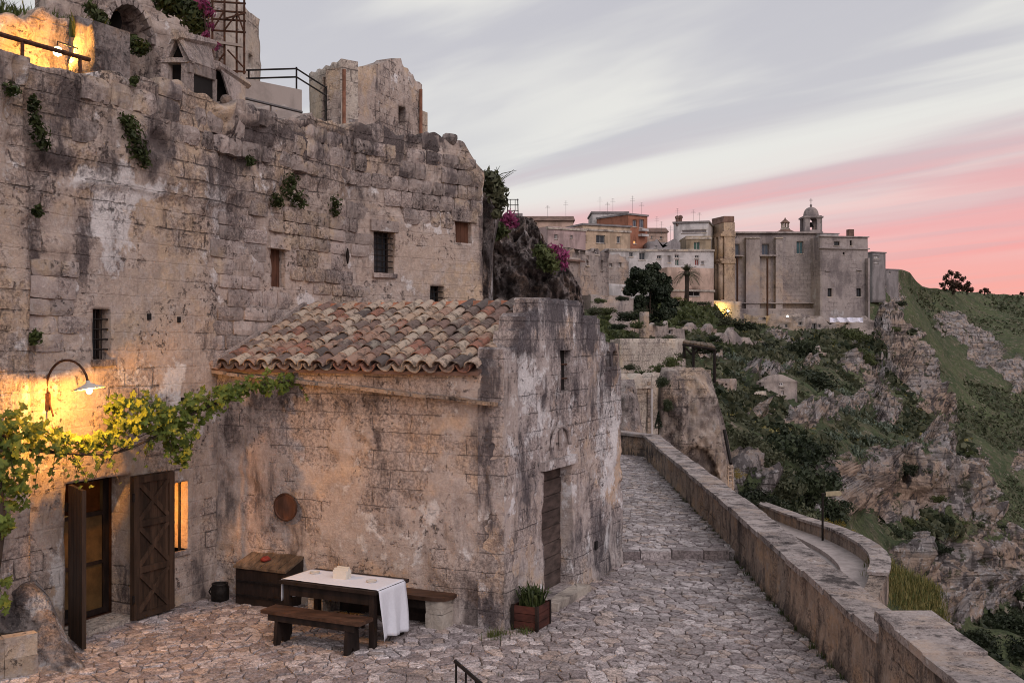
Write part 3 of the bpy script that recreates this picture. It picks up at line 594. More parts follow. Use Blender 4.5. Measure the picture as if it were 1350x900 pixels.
# door of the chapel, recessed, of broad horizontal boards
cd = fbox(chr_, 1.33, 2.54, -.30, -.24, .10, 2.08).build('door', MAT['old_door_wood'], chapel)
zz = .13; k = 0
while zz < 2.04:
    hh = min(random.uniform(.20, .27), 2.05-zz); fbox(chr_, 1.37, 2.50, -.24, -.215+random.uniform(-.006, .006), zz+.006, zz+hh-.006).build('plank', MAT['old_door_wood'], cd, .006); zz += hh
fbox(chr_, 1.25, 2.62, -.35, .26, -.05, .125).build('door_step', MAT['pale_stone'], chapel, .02, jit=.01)
wn = fbox(chr_, 1.95, 2.36, -.16, -.085, 3.2, 3.9).build('slit_window', MAT['opening_shade'], chapel)
for z in (3.42, 3.64): MB().tube([chr_(1.97, -.04, z), chr_(2.35, -.04, z)], .012, 6).build('bar', MAT['rusty_iron'], wn)
for a, b in ((4.08, 4.34), (4.40, 4.68)): fbox(chr_, a, b, -.16, -.10, 3.54, 3.84).build('niche_back', MAT['opening_shade'], chapel)
arc = [chr_(1.93+.36*math.cos(t), .035, 2.36+.33*math.sin(t)) for t in np.linspace(0.05, math.pi-.05, 15)]
MB().tube(arc, .028, 6).build('arch_moulding', MAT['chapel_front_plaster'], chapel)
fbox(chr_, 1.915, 1.955, .0, .05, 2.36, 2.66).build('cross_relief', MAT['chapel_front_plaster'], chapel, .006)
fbox(chr_, 1.28, 2.60, -.05, .045, 2.06, 2.20).build('lintel', MAT['chapel_front_plaster'], chapel, .012, jit=.004)
fbox(chr_, 3.46, 3.56, -.1, .022, .50, .64).build('hole_shade_block', MAT['opening_shade'], chapel, .03)  # black block, the shade of a hole put in as colour
# slanting string course under the eaves, built of thin projecting stones
a = 0.02
while a < 5.0:
    L = min(random.uniform(.24, .46), 5.0-a); za = 3.56-.075*a; zb = 3.56-.075*(a+L); o0 = -.1; dz = random.uniform(-.012, .012); pj = .13+random.uniform(-.03, .03)
    MB().prism([chl(a+.004, o0, za-.07+dz), chl(a+L-.004, o0, zb-.07+dz), chl(a+L-.004, o0, zb-.02+dz), chl(a+.004, o0, za-.02+dz)], Vector((-u2[0], -u2[1], 0))*(pj+.1)).build('course_stone', MAT['parapet_stone'], chapel, .008, jit=.004)
    a += L
# roof
roof_e, roof_r = (-.14, 3.60), (2.25, 4.56)
def rp(a, s, dz=0.0):               # a along the side wall from the left corner, s across towards the ridge
    zz = roof_e[1]+(s-roof_e[0])*(roof_r[1]-roof_e[1])/(roof_r[0]-roof_e[0]); q = CL+v2*a+u2*s; return Vector((q[0], q[1], zz+dz))
rb = MB(); rb.prism([rp(-.1, -.10, -.09), rp(4.74, -.10, -.09), rp(4.74, 2.25, -.09), rp(-.1, 2.25, -.09)], (0, 0, .05))
q1, q2 = CL+v2*(-.1)+u2*4.85, CL+v2*4.74+u2*4.85
rb.prism([rp(-.1, 2.25, -.09), rp(4.74, 2.25, -.09), Vector((q2[0], q2[1], 3.55)), Vector((q1[0], q1[1], 3.55))], (0, 0, .05))
roof = rb.build('roof', MAT['far_tile'], chapel)
def tile_mesh(r0, r1, L, up, seed):
    rr = random.Random(seed); n = 7; V = []; Fc = []
    for j, (y, r) in enumerate(((0, r0), (L*.5, (r0+r1)/2), (L, r1))):
        for th in (0, -.014):
            for i in range(n+1):
                an = math.pi*(i/n); x = (r+th)*math.cos(an); zz = (r+th)*math.sin(an)*.92
                V.append((x+rr.uniform(-.004, .004), y+rr.uniform(-.006, .006), (zz if up else -zz+.02)+rr.uniform(-.003, .003)))
    m = n+1
    for j in range(2):
        b, c = j*2*m, (j+1)*2*m
        for i in range(n): Fc += [(b+i, b+i+1, c+i+1, c+i), (b+m+i+1, b+m+i, c+m+i, c+m+i+1)]
        Fc += [(b, c, c+m, b+m), (b+m-1+m, c+m-1+m, c+m-1, b+m-1)]
    for b, fl in ((0, 1), (4*m, 0)):
        for i in range(n):
            q = (b+i, b+m+i, b+m+i+1, b+i+1); Fc.append(q if fl else q[::-1])
    me = mesh('clay_tile', V, Fc); me.materials.append(MAT['roof_tile']); return me
TC = [tile_mesh(.112, .09, .42, True, k) for k in range(4)]; TU = [tile_mesh(.12, .10, .42, False, k+9) for k in range(3)]
slope = math.atan2(roof_r[1]-roof_e[1], roof_r[0]-roof_e[0]); rotm = Euler((slope, 0, math.atan2(u2[1], u2[0])-math.pi/2)).to_matrix()
ncol, nrow = 18, 9; pitch = 4.66/ncol; expo = 2.39/math.cos(slope)/nrow
for i in range(ncol):
    for j in range(nrow):
        for up in (0, 1):
            a = .12+pitch*(i+(.5 if up else 0))+random.uniform(-.012, .012); s = roof_e[0]+expo*j*math.cos(slope)+random.uniform(-.02, .02)+(.0 if up else -.02)
            o = bpy.data.objects.new('tile' if up else 'channel_tile', random.choice(TC if up else TU)); link(o, roof)
            o.matrix_basis = Matrix.Translation(rp(a, s, .035+random.uniform(-.008, .012) if up else .05))@(rotm@Euler((R(-1.8 if up else -2)+random.uniform(-.015, .015), random.uniform(-.05, .05), random.uniform(-.045, .045))).to_matrix()).to_4x4()
a = .1
while a < 4.7:
    L = random.uniform(.32, .42); q = rp(a, 2.28, .05); o = MB().prism([q-U*.10-Z3*.04, q+Vv*(L+.03)-U*.10-Z3*.04, q+Vv*(L+.03)+Z3*.045, q+Z3*.045], U*.16).build('ridge_tile', MAT['red_tile'], roof, .01, jit=.008); a += L
fbox(chl, -.05, .0, -2.3, -.1, 3.5, 3.55)
# eave board of stones along the left edge where the roof meets the house
MB().prism([rp(-.12, -.14, -.02), rp(.06, -.14, -.02), rp(.06, 2.3, .02), rp(-.12, 2.3, .02)], (0, 0, .11)).build('roof_flashing', MAT['facade_block'], chapel, .02, jit=.01)
# ---------------------------------------------------------------- terrace and upper path
def voronoi(x0, x1, y0, y1, sx, sy, inside, jit=.56, seed=1):
    rr = random.Random(seed); nx, ny = int((x1-x0)/sx)+1, int((y1-y0)/sy)+1
    pt = {(i, j): (x0+(i+.5+(.5 if j % 2 else 0)+rr.uniform(-jit, jit))*sx, y0+(j+.5+rr.uniform(-jit, jit))*sy) for i in range(-2, nx+2) for j in range(-2, ny+2)}
    for k in list(pt):                      # a few larger flags: drop some sites
        if rr.random() < .22: del pt[k]
    cells = []
    for (i, j), (cx, cy) in pt.items():
        if not (0 <= i < nx and 0 <= j < ny) or not inside(cx, cy): continue
        poly = [(cx-sx*2, cy-sy*2), (cx+sx*2, cy-sy*2), (cx+sx*2, cy+sy*2), (cx-sx*2, cy+sy*2)]
        for di in (-2, -1, 0, 1, 2):
            for dj in (-2, -1, 0, 1, 2):
                o = pt.get((i+di, j+dj))
                if o is None or (di == 0 and dj == 0): continue
                mx, my = (cx+o[0])/2, (cy+o[1])/2; nx_, ny_ = o[0]-cx, o[1]-cy; new_ = []
                for k in range(len(poly)):
                    A, B = poly[k], poly[(k+1) % len(poly)]; da = (A[0]-mx)*nx_+(A[1]-my)*ny_; db = (B[0]-mx)*nx_+(B[1]-my)*ny_
                    if da <= 0: new_.append(A)
                    if da*db < 0: tt = da/(da-db); new_.append((A[0]+(B[0]-A[0])*tt, A[1]+(B[1]-A[1])*tt))
                poly = new_
                if len(poly) < 3: break
            if len(poly) < 3: break
        if len(poly) >= 3: cells.append(((cx, cy), poly))
    return cells
def stone_geo(cell, zf, gap, rr):
    (cx, cy), poly = cell; n = len(poly); pts = []
    for k in range(n):
        A, B = poly[k], poly[(k+1) % n]
        for tt in (rr.uniform(.06, .26), rr.uniform(.74, .94)): pts.append((A[0]+(B[0]-A[0])*tt, A[1]+(B[1]-A[1])*tt))
    mx = sum(p[0] for p in pts)/len(pts); my = sum(p[1] for p in pts)/len(pts); m = len(pts)
    rad = max(.05, math.sqrt(sum((p[0]-mx)**2+(p[1]-my)**2 for p in pts)/m)); k1 = max(.3, 1-gap*rr.uniform(.4, 1.7)/rad); tx, ty = rr.uniform(-.05, .05), rr.uniform(-.05, .05); up = rr.uniform(-.006, .012)
    V = []
    for kk, hh in ((k1, -.03), (k1*rr.uniform(.97, 1), .002), (k1*.88, .011)):
        for p in pts:
            x, y = mx+(p[0]-mx)*kk+rr.uniform(-.006, .006), my+(p[1]-my)*kk+rr.uniform(-.006, .006)
            V.append((x, y, zf(x, y)+hh+(up+tx*(x-mx)+ty*(y-my) if hh > 0 else 0)))
    Fc = [tuple(range(2*m, 3*m))]+[(r*m+i, r*m+(i+1) % m, (r+1)*m+(i+1) % m, (r+1)*m+i) for r in (0, 1) for i in range(m)]
    return V, Fc
PARX = lambda y: float(np.interp(y, [8, 12.43, 19.05, 34.4], [3.80, 3.955, 4.11, 4.42]))   # inner face of the parapet
def zter(x, y): return 0.0
def zpath(x, y): return 0.14
def ins_t(x, y):
    if x > PARX(y)-.02 or y > 19.02 or y < 9.2: return False
    q = np.array([x, y]); a = (q-CL)@v2; b = (q-CL)@u2
    if b > 0.04 and a < 5.12: return (a > 5.12)         # behind the chapel side
    if a < 0.06 and b < .5: return False
    return not (a <= 5.12 and b > 0.02)
def ins_p(x, y):
    if x > PARX(y)-.02 or y < 19.16 or y > 35.3: return False
    q = np.array([x, y]); return (q-CL)@v2 > 5.10 or (q-CL)@u2 > 4.8
base = MB()
base.add([(-9, 6, -.012), (PARX(8)+.1, 6, -.012), (PARX(12)+.1, 12, -.012), (PARX(19.1)+.1, 19.1, -.012), (-2, 19.1, -.012), (-9, 19.1, -.012)], [(0, 1, 2, 3, 4, 5)])
terrace = struct(base.build('terrace', MAT['dirt']))
def pave(cells, zf, parent, nsingle, gap, seed):
    rr = random.Random(seed); cells = sorted(cells, key=lambda c: c[0][1]); V, Fc, A = [], [], []
    vis = [c for c in cells if 12.0 < c[0][1] and abs(c[0][0]/c[0][1]) < .5]; single = set(id(c) for c in vis[:nsingle])
    for c in cells:
        v, f = stone_geo(c, zf, gap, rr)
        if id(c) in single: new('paving_stone', mesh('paving_stone', v, f), MAT['paving'], parent)
        else:
            b = len(V); V += v; Fc += [tuple(b+i for i in q) for q in f]; A += [rr.random()]*len(v)
    return stuff(new('paving', mesh('paving', V, Fc, {'rnd': A}), MAT['paving'], parent))
pave(voronoi(-7.5, 4.2, 9.0, 19.1,   .172, .142, ins_t, seed=3), zter, terrace, 300, .007, 5)
pb = MB(); pb.prism([(1.2, 19.1, .125), (PARX(19.1)+.1, 19.1, .125), (PARX(34.4)+.1, 35.6, .125), (1.0, 35.6, .125)], (0, 0, -.3))
path = struct(pb.build('path', MAT['dirt']))
pave(voronoi(1.3, 4.7, 19.1, 35.5, .17, .14, ins_p, seed=8), zpath, path, 0, .007, 6)
a = 1.9
while a < 4.1:                                     # edge stones of the step
    L = min(random.uniform(.32, .62), 4.13-a); MB().box((a+.01, 19.0+random.uniform(-.03, .02), -.05), (L-.02, random.uniform(-.03, .03), 0), (0, .26, 0), (0, 0, .215+random.uniform(-.012, .012))).build('step_stone', MAT['paving'], path, .02, 2, jit=.012); a += L
# ---------------------------------------------------------------- long parapet beside the path
par = thing('parapet', 'long low stone parapet with flat coping beside the cobbled path', 'parapet', (4.1, 19, 0))
def pdisp(S, Z, V): return fbm(V*1.6, 4, .55, 61)*.03+fbm(V*7, 3, .6, 62)*.012+.03*np.exp(-((Z)/.15)**2)-.03*sstep(fbm(V*2.2+5, 3, .5, 63), .3, .5)
pin = [(3.86, 35.6)]; ys = [34.5, 26, 19.05, 12.43, 11.0]
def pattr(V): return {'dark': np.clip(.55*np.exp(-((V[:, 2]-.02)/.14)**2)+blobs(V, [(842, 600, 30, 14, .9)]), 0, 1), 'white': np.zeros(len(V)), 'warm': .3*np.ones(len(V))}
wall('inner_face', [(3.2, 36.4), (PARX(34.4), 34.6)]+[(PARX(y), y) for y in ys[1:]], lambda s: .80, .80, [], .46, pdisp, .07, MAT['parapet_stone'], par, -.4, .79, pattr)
wall('raised_end', [(3.885, 10.95), (3.72, 7.5)], lambda s: 1.05, 1.05, [], .50, pdisp, .07, MAT['parapet_stone'], par, -.4, 1.0, pattr)
wall('outer_face', [(4.22, 7.5), (4.36, 12.43), (4.52, 19.05), (4.83, 34.8)], lambda s: .79, .79, [], .01, pdisp, .25, MAT['parapet_stone'], par, -4.0, .75)
y = 11.0
def cope(y0, y1, xa0, xa1, w, z0, th, parent, nm='coping_stone'):
    MB().prism([(xa0-.045+(e1 := random.uniform(-.012, .014)), y0+.009, z0), (xa0+w+e1, y0+.009, z0), (xa1+w+(e2 := random.uniform(-.012, .014)), y1-.009, z0), (xa1-.045+e2, y1-.009, z0)], (0, 0, th+random.uniform(-.012, .012))).build(nm, MAT['coping_stone'], parent, .022, 2, jit=.011)
while y < 34.3:
    L = min(random.uniform(.75, 1.25), 34.55-y); cope(y, y+L, PARX(y), PARX(y+L), .47, .80, .085+random.uniform(-.006, .006), par); y += L
y = 7.6
while y < 10.9:
    L = min(random.uniform(.8, 1.1), 10.99-y); xa = lambda q: 3.885+(q-10.95)*.048; cope(y, y+L, xa(y), xa(y+L), .55, 1.05, .10, par); y += L
MB().prism([(3.2-.05, 36.35, .80), (PARX(34.5)-.03, 34.53, .80), (PARX(34.5)+.55, 34.53, .80), (3.6, 36.9, .80)], (0, 0, .085)).build('coping_stone', MAT['coping_stone'], par, .015)
# ---------------------------------------------------------------- terrain seen beyond the parapet
class TPS:                                         # thin-plate fit of log depth over picture directions
    def __init__(s, pts):
        a = np.array(pts, float); s.X = a[:, :2]/100; n = len(a); K = s.k(s.X, s.X)+np.eye(n)*.02; Pm = np.c_[np.ones(n), s.X]
        A = np.block([[K, Pm], [Pm.T, np.zeros((3, 3))]]); s.w = np.linalg.solve(A, np.r_[np.log(a[:, 2]), 0, 0, 0])
    def k(s, A, B): d = ((A[:, None]-B[None])**2).sum(-1); return .5*d*np.log(d+1e-9)
    def __call__(s, px, py):
        sh = np.shape(px); Q = np.c_[np.ravel(px), np.ravel(py)]/100; return np.exp(s.k(Q, s.X)@s.w[:-3]+np.c_[np.ones(len(Q)), Q]@s.w[-3:]).reshape(sh)
depA = TPS([(640, 420, 60), (640, 340, 110), (700, 345, 150), (760, 345, 175), (820, 350, 185), (900, 355, 190), (940, 395, 196), (700, 420, 70), (760, 420, 80), (820, 425, 100), (880, 430, 128), (950, 432, 175), (1000, 425, 196), (1060, 425, 203), (1120, 425, 206), (1160, 425, 210), (1170, 390, 222),
    (830, 470, 70), (900, 470, 86), (960, 470, 118), (1020, 470, 140), (1100, 470, 165), (1150, 470, 185), (1200, 440, 205), (1215, 480, 195), (960, 510, 90), (1020, 520, 104), (1080, 530, 122), (1150, 520, 152), (1235, 520, 180), (1205, 490, 175),
    (850, 560, 55), (960, 560, 68), (1020, 580, 76), (1090, 590, 92), (1160, 580, 120), (1250, 560, 158), (850, 640, 46), (960, 640, 50), (1020, 660, 53), (1090, 650, 76), (1130, 620, 100), (1150, 660, 100), (1220, 610, 112), (1220, 680, 107), (1290, 620, 126), (1300, 660, 124),
    (1000, 720, 44), (1100, 720, 60), (1180, 720, 90), (1250, 740, 102), (1250, 700, 104), (1330, 720, 118), (1335, 790, 114), (1060, 800, 44), (1200, 820, 78), (1260, 815, 93), (1280, 840, 88), (1345, 830, 98), (1345, 900, 80), (1150, 900, 52)])
def rockmask(px, py, L):
    r = np.zeros(np.shape(px))
    for b in L:
        an = R(b[5]) if len(b) > 5 else 0; x, y = px-b[0], py-b[1]; xr, yr = x*math.cos(an)+y*math.sin(an), -x*math.sin(an)+y*math.cos(an)
        r = np.maximum(r, b[4]*np.exp(-((xr/b[2])**2+(yr/b[3])**2)**2))
    return r
ROCKA = [(1178, 425, 23, 52, 1, 0), (1198, 480, 30, 47, 1.1, -30), (1226, 515, 32, 48, 1.1, -35), (1150, 500, 23, 29, .9, 0), (1132, 488, 28, 19, .8, 0), (1110, 540, 39, 12, .8, 0), (1168, 545, 21, 33, .95, 0), (1062, 557, 40, 14, 1, 0), (1000, 547, 25, 9, .9, 0), (1165, 650, 75, 43, 1.1, 0), (1258, 640, 46, 53, 1.1, 0), (1100, 662, 44, 28, .95, 0), (1262, 745, 77, 43, 1.1, 0), (1325, 755, 26, 52, 1.1, 0),
    (1245, 805, 53, 26, 1, 0), (1200, 745, 44, 28, .9, 0), (1085, 632, 26, 21, .85, 0), (1010, 490, 39, 11, .8, 0), (972, 645, 23, 29, .9, 0), (1030, 446, 30, 9, .7, 0), (930, 470, 35, 12, .6, 0), (1160, 412, 14, 34, 1, 0), (1292, 792, 44, 22, 1, 0), (1075, 482, 18, 10, .8, 0), (1120, 452, 30, 10, .6, 0), (1225, 585, 35, 17, .8, 0), (1300, 690, 26, 17, .8, 0), (1215, 460, 12, 26, 1, -20)]
TONEA = [(1180, 650, 60, 30, 1, 0), (1230, 545, 25, 30, .8, -30), (1130, 680, 40, 18, .9, 0), (1190, 460, 18, 50, .7, 0), (1320, 735, 25, 14, .8, 0), (1225, 760, 40, 12, .7, 0), (1130, 505, 30, 12, .7, 0), (1080, 640, 20, 14, .7, 0), (1045, 560, 20, 6, .7, 0)]
def terrain(name, cols, topf, bot, rows, dep, rocks, tones, ampg, ampr, seed, sc):
    PX = np.array(cols); T = np.linspace(0, 1, rows)**1.0; top = topf(PX); XX = np.tile(PX, (rows, 1)); YY = top[None]+(bot-top)[None]*T[:, None]
    D = dep(XX, YY); V = np.stack([(XX-CX)/F*D, D, H+(CY-YY)/F*D], -1)
    rk = rockmask(XX+fbm(np.stack([XX/30, YY/30, 0*XX], -1), 3, .5, 2)*16, YY+fbm(np.stack([XX/30+9, YY/30, 0*XX], -1), 3, .5, 4)*14, rocks); tn = rockmask(XX, YY, tones)
    du = np.gradient(V, axis=1); dv = np.gradient(V, axis=0); N = np.cross(du, dv); N /= np.linalg.norm(N, axis=-1, keepdims=True)+1e-9
    flip = np.sign((N*-V).sum(-1, keepdims=True)); N = N*np.where(flip == 0, 1, flip)
    q = V*sc; fis = np.stack([q[..., 0], q[..., 1], q[..., 2]*.35], -1)
    dg = fbm(q*.7, 5, .55, seed)*ampg
    dr = (ridged(fis*1.4, 5, .6, seed+3)-.55)*ampr*1.3+fbm(q*3.2, 4, .6, seed+8)*ampr*.30+(np.abs(((V[..., 2]*sc*1.1+fbm(q*.5, 2, .5, 9)*1.1) % 1)-.5)-.25)*ampr*.55
    d = dg*(1-rk)+dr*rk; edge = np.clip(np.arange(rows)/4, 0, 1)[:, None]; V = V+N*(d*edge)[..., None]
    bk = []
    for j in range(1, 6):                          # crest rolls over and falls away behind
        f = V[0].copy(); k = 1+.012*j; f *= 1; f[:, 0] *= k; f[:, 1] *= k; f[:, 2] = V[0][:, 2]-(j-1)**1.6*.02*V[0][:, 1]*.25; bk.append(f)
    VV = np.concatenate([np.array(bk[::-1]), V]); z = np.zeros((5, len(PX)))
    rk2 = np.concatenate([np.tile(rk[0], (5, 1)), rk]); tn2 = np.concatenate([z, tn])
    Q = gridq(rows+5, len(PX))[:, ::-1]
    me = quadmesh(name, VV.reshape(-1, 3), Q, {'rock': rk2.ravel(), 'tone': tn2.ravel()}); return new(name, me, MAT['hillside'], None, True)
topA = lambda px: np.interp(px, [640, 700, 745, 760, 820, 880, 938, 960, 1150, 1158, 1166, 1176, 1190, 1205, 1225, 1240, 1247, 1262, 1272, 1286, 1293, 1302, 1318, 1332, 1337, 1342, 1346, 1352, 1420], [372, 365, 372, 402, 404, 398, 404, 426, 428, 408, 396, 402, 420, 440, 470, 500, 520, 548, 566, 590, 622, 650, 668, 692, 722, 760, 790, 815, 880])
colsA = np.concatenate([np.arange(640, 960, 3.0), np.arange(960, 1160, 1.8), np.arange(1160, 1345, 1.1), np.arange(1345, 1421, 4)])
hillA = struct(terrain('hillside', colsA, topA, 905.0, 300, depA, ROCKA, TONEA, 1.0, 5.2, 71, .13))
depB = TPS([(1140, 352, 330), (1190, 356, 350), (1205, 372, 380), (1240, 383, 430), (1350, 390, 480), (1500, 396, 520), (1180, 430, 300), (1240, 450, 360), (1350, 450, 400), (1500, 460, 430), (1250, 550, 300), (1350, 550, 330), (1300, 640, 262), (1360, 650, 280), (1500, 660, 300), (1345, 760, 215), (1300, 840, 175), (1360, 900, 165), (1500, 900, 180), (1200, 600, 240)])
topB = lambda px: np.interp(px, [1130, 1150, 1176, 1190, 1200, 1208, 1216, 1240, 1270, 1300, 1350, 1520], [352, 352, 355, 355, 360, 370, 378, 381, 384, 387, 389, 397])+np.sin(px*.35)*.5
ROCKB = [(1270, 440, 38, 16, 1, 35), (1300, 470, 45, 22, 1, 38), (1330, 500, 22, 18, .9, 40), (1245, 420, 14, 10, .6, 20), (1285, 620, 25, 25, .7, 0), (1340, 610, 20, 22, .9, 0), (1178, 385, 10, 16, .9, 0), (1185, 420, 14, 30, .9, 0), (1165, 372, 12, 12, .8, 0)]
TONEB = [(1340, 605, 18, 10, 1, 0)]
hillB = struct(terrain('hill', np.concatenate([np.arange(1130, 1352, 1.6), np.arange(1352, 1521, 6)]), topB, 905.0, 260, depB, ROCKB, TONEB, 3.0, 8.0, 83, .045))
# one wide ground sheet so the country goes on to the horizon
n = 60; gx = np.linspace(-1, 1, n); V = []
for j in range(n):
    for i in range(n): x, y = gx[i]*3000, -400+(gx[j]+1)*1900; V.append((x, y, -62+14*float(np.sin(x*.004+y*.003))))
struct(new('ground', quadmesh('ground', np.array(V), gridq(n, n), {'rock': np.zeros(n*n), 'tone': np.zeros(n*n)}), MAT['hillside'], None, True))
# ---------------------------------------------------------------- road and curved road wall under the parapet
rc = [(4.9, 19.5, -2.05), (7.0, 22.2, -2.08), (8.6, 24.6, -2.12), (9.55, 26.9, -2.2), (9.75, 29.0, -2.3), (9.55, 31.5, -2.45), (9.9, 36, -2.75), (10.35, 41, -3.05), (10.7, 46, -3.35), (10.4, 52, -3.6)]
def smooth_path(pts, n):
    pts = np.array(pts, float); t = np.arange(len(pts)); tt = np.linspace(0, len(pts)-1, n); out = []
    for x in tt:
        i = min(int(x), len(pts)-2); f = x-i; p0, p1, p2, p3 = pts[max(i-1, 0)], pts[i], pts[i+1], pts[min(i+2, len(pts)-1)]
        out.append(.5*((2*p1)+(-p0+p2)*f+(2*p0-5*p1+4*p2-p3)*f*f+(-p0+3*p1-3*p2+p3)*f**3))
    return np.array(out)
def edge_from(pix): return [tuple(P(px, py, d)) for px, py, d in pix]
# foot of the curved wall on the road side, read along its length (picture direction and distance)
foot = smooth_path(edge_from([(955, 660, 53), (985, 673, 47.5), (1046, 699, 38.5), (1086, 714, 33.8), (1120, 731, 30.8), (1142, 748, 28.6), (1150, 764, 27.3), (1146, 781, 26.2), (1134, 800, 25.2), (1118, 822, 24.4)]), 60)
tan = np.gradient(foot, axis=0); tan[:, 2] = 0; tan /= np.linalg.norm(tan, axis=1, keepdims=True); outw = np.stack([-tan[:, 1], tan[:, 0], 0*tan[:, 0]], 1); outw *= np.sign(outw[30, 0]) if outw[30, 0] != 0 else 1
road = MB()
for i in range(59):
    a0, a1 = foot[i]-outw[i]*.75, foot[i+1]-outw[i+1]*.75; b0, b1 = foot[i]-outw[i]*6.0, foot[i+1]-outw[i+1]*6.0
    for q in (b0, b1): q[0] = max(q[0], 4.7)
    road.add([a0-(0, 0, .02), a1-(0, 0, .02), b1-(0, 0, .05), b0-(0, 0, .05)], [(0, 1, 2, 3)])
rd = struct(road.build('road', MAT['asphalt'], smooth=True))
kb = MB()
for i in range(59):
    A = [foot[i]-outw[i]*.78, foot[i]-outw[i]*.78+(0, 0, .11), foot[i]+(0, 0, .11)]; B = [foot[i+1]-outw[i+1]*.78, foot[i+1]-outw[i+1]*.78+(0, 0, .11), foot[i+1]+(0, 0, .11)]
    kb.add([A[0]-(0, 0, .2), A[1], A[2], B[0]-(0, 0, .2), B[1], B[2]], [(0, 3, 4, 1), (1, 4, 5, 2)])
struct(kb.build('pavement', MAT['kerb_stone']))
rw = thing('road_wall', 'curved low stone wall along the outer bend of the road below', 'wall', tuple(foot[40]))
wl = MB(); hts = .46
for i in range(59):
    a, b, oa, ob = foot[i], foot[i+1], outw[i], outw[i+1]; up = np.array([0, 0, hts]); dn = np.array([0, 0, 1.5])
    ua, ub = up*max(.25, 1-max(0, i-45)*.06), up*max(.25, 1-max(0, i-44)*.06)
    wl.add([a-dn*.1, b-dn*.1, b+ub, a+ua, a+oa*.40-dn, b+ob*.40-dn, b+ob*.40+ub, a+oa*.40+ua], [(3, 2, 1, 0), (4, 5, 6, 7), (7, 6, 2, 3)])
wl.build('wall_body', MAT['parapet_stone'], rw)
i = 0
while i < 58:
    k = min(i+2, 59); up = np.array([0, 0, hts]); a, b = foot[i]+up, foot[k]+up
    if i < 46: MB().prism([a-outw[i]*.06+tan[i]*.01, b-outw[k]*.06-tan[k]*.01, b+outw[k]*.46-tan[k]*.01, a+outw[i]*.46+tan[i]*.01], (0, 0, .09)).build('coping_stone', MAT['coping_stone'], rw, .02, jit=.008)
    i = k
# slope under the road down to the valley, and the grassy bank outside the bend
sl_ = MB(); nR = 60
for i in range(59):
    ra, rb_ = foot[i]+outw[i]*.3-(0, 0, .25), foot[i+1]+outw[i+1]*.3-(0, 0, .25)
    sl_.add([ra, rb_, rb_+outw[i+1]*9-(0, 0, 11), ra+outw[i]*9-(0, 0, 11)], [(0, 1, 2, 3)])
for i in range(59):
    ra, rb_ = foot[i]-outw[i]*6.0-(0, 0, .07), foot[i+1]-outw[i+1]*6.0-(0, 0, .07); ra[0] = max(ra[0], 4.65); rb_[0] = max(rb_[0], 4.65)
    sl_.add([foot[i]-(0, 0, .12), foot[i+1]-(0, 0, .12), rb_-(0, 0, .1), ra-(0, 0, .1)], [(0, 1, 2, 3)])
struct(sl_.build('road_bank', MAT['hillside']))
# ---------------------------------------------------------------- rock sheets read from picture outlines, with real thickness
def outcrop(name, rowsL, rowsR, depth, bulge, amp, sc, seed, mat, ny=70, nx=50, attrf=None, parent=None, vert=.6):
    yl = [r[0] for r in rowsL]; y0, y1 = yl[0], yl[-1]; Y = np.linspace(y0, y1, ny); xl = np.interp(Y, yl, [r[1] for r in rowsL]); xr = np.interp(Y, [r[0] for r in rowsR], [r[1] for r in rowsR])
    T = np.linspace(-1, 1, nx); XX = ((xl+xr)/2)[:, None]+((xr-xl)/2)[:, None]*np.sin(T*math.pi/2)[None]; YY = np.tile(Y[:, None], (1, nx))
    fy = np.clip((YY-y0)/(y1-y0), 0, 1); D0 = depth(XX, YY) if callable(depth) else depth+0*XX
    D = D0+bulge*(np.abs(T)**3)[None]+bulge*(1-np.minimum(1, fy*5))**2*.8
    V = np.stack([(XX-CX)/F*D, D, H+(CY-YY)/F*D], -1); q = V*sc
    fi = np.stack([q[..., 0], q[..., 1], q[..., 2]*vert], -1); d = (ridged(fi*1.2, 5, .58, seed)-.5)*amp*1.5+fbm(q*3, 4, .6, seed+5)*amp*.4
    ed = np.minimum(1, np.minimum(np.arange(nx), nx-1-np.arange(nx))/4)[None]*np.minimum(1, np.arange(ny)/3)[:, None]
    V[..., 1] -= d*ed; V[..., 2] += d*.25*ed
    kk = (D0.max()+bulge*1.6)/V[..., 1]; bk = np.stack([V[..., 0]*kk, V[..., 1]*kk, H+(V[..., 2]-H)*kk], -1); VV = np.concatenate([V.reshape(-1, 3), bk.reshape(-1, 3)]); n = nx*ny; Q = gridq(ny, nx)[:, ::-1]
    i = np.arange(n).reshape(ny, nx); top = np.stack([i[0, :-1], i[0, 1:], i[0, 1:]+n, i[0, :-1]+n], 1); rt = np.stack([i[:-1, -1], i[1:, -1], i[1:, -1]+n, i[:-1, -1]+n], 1); lf = np.stack([i[1:, 0], i[:-1, 0], i[:-1, 0]+n, i[1:, 0]+n], 1)
    me = quadmesh(name, VV, np.concatenate([Q, top, rt, lf, (Q+n)[:, ::-1]]), attrf(VV) if attrf else None); return new(name, me, mat, parent, False)
tag(outcrop('rock_outcrop', [(292, 652), (310, 640), (350, 636), (440, 636)], [(292, 690), (302, 708), (325, 722), (345, 742), (365, 752), (385, 766), (440, 772)], 27.0, 1.8, 1.0, 1.1, 101, MAT['rock'], 120, 100, attrf=lambda V: {'dark': blobs(V, [(700, 340, 60, 40, .6), (670, 385, 16, 16, 1)]), 'white': blobs(V, [(650, 380, 8, 30, .9), (690, 310, 20, 10, .5)]), 'warm': blobs(V, [(705, 380, 40, 20, .8)])}), 'grey lichened rock outcrop rising behind the chapel gable', 'rock')
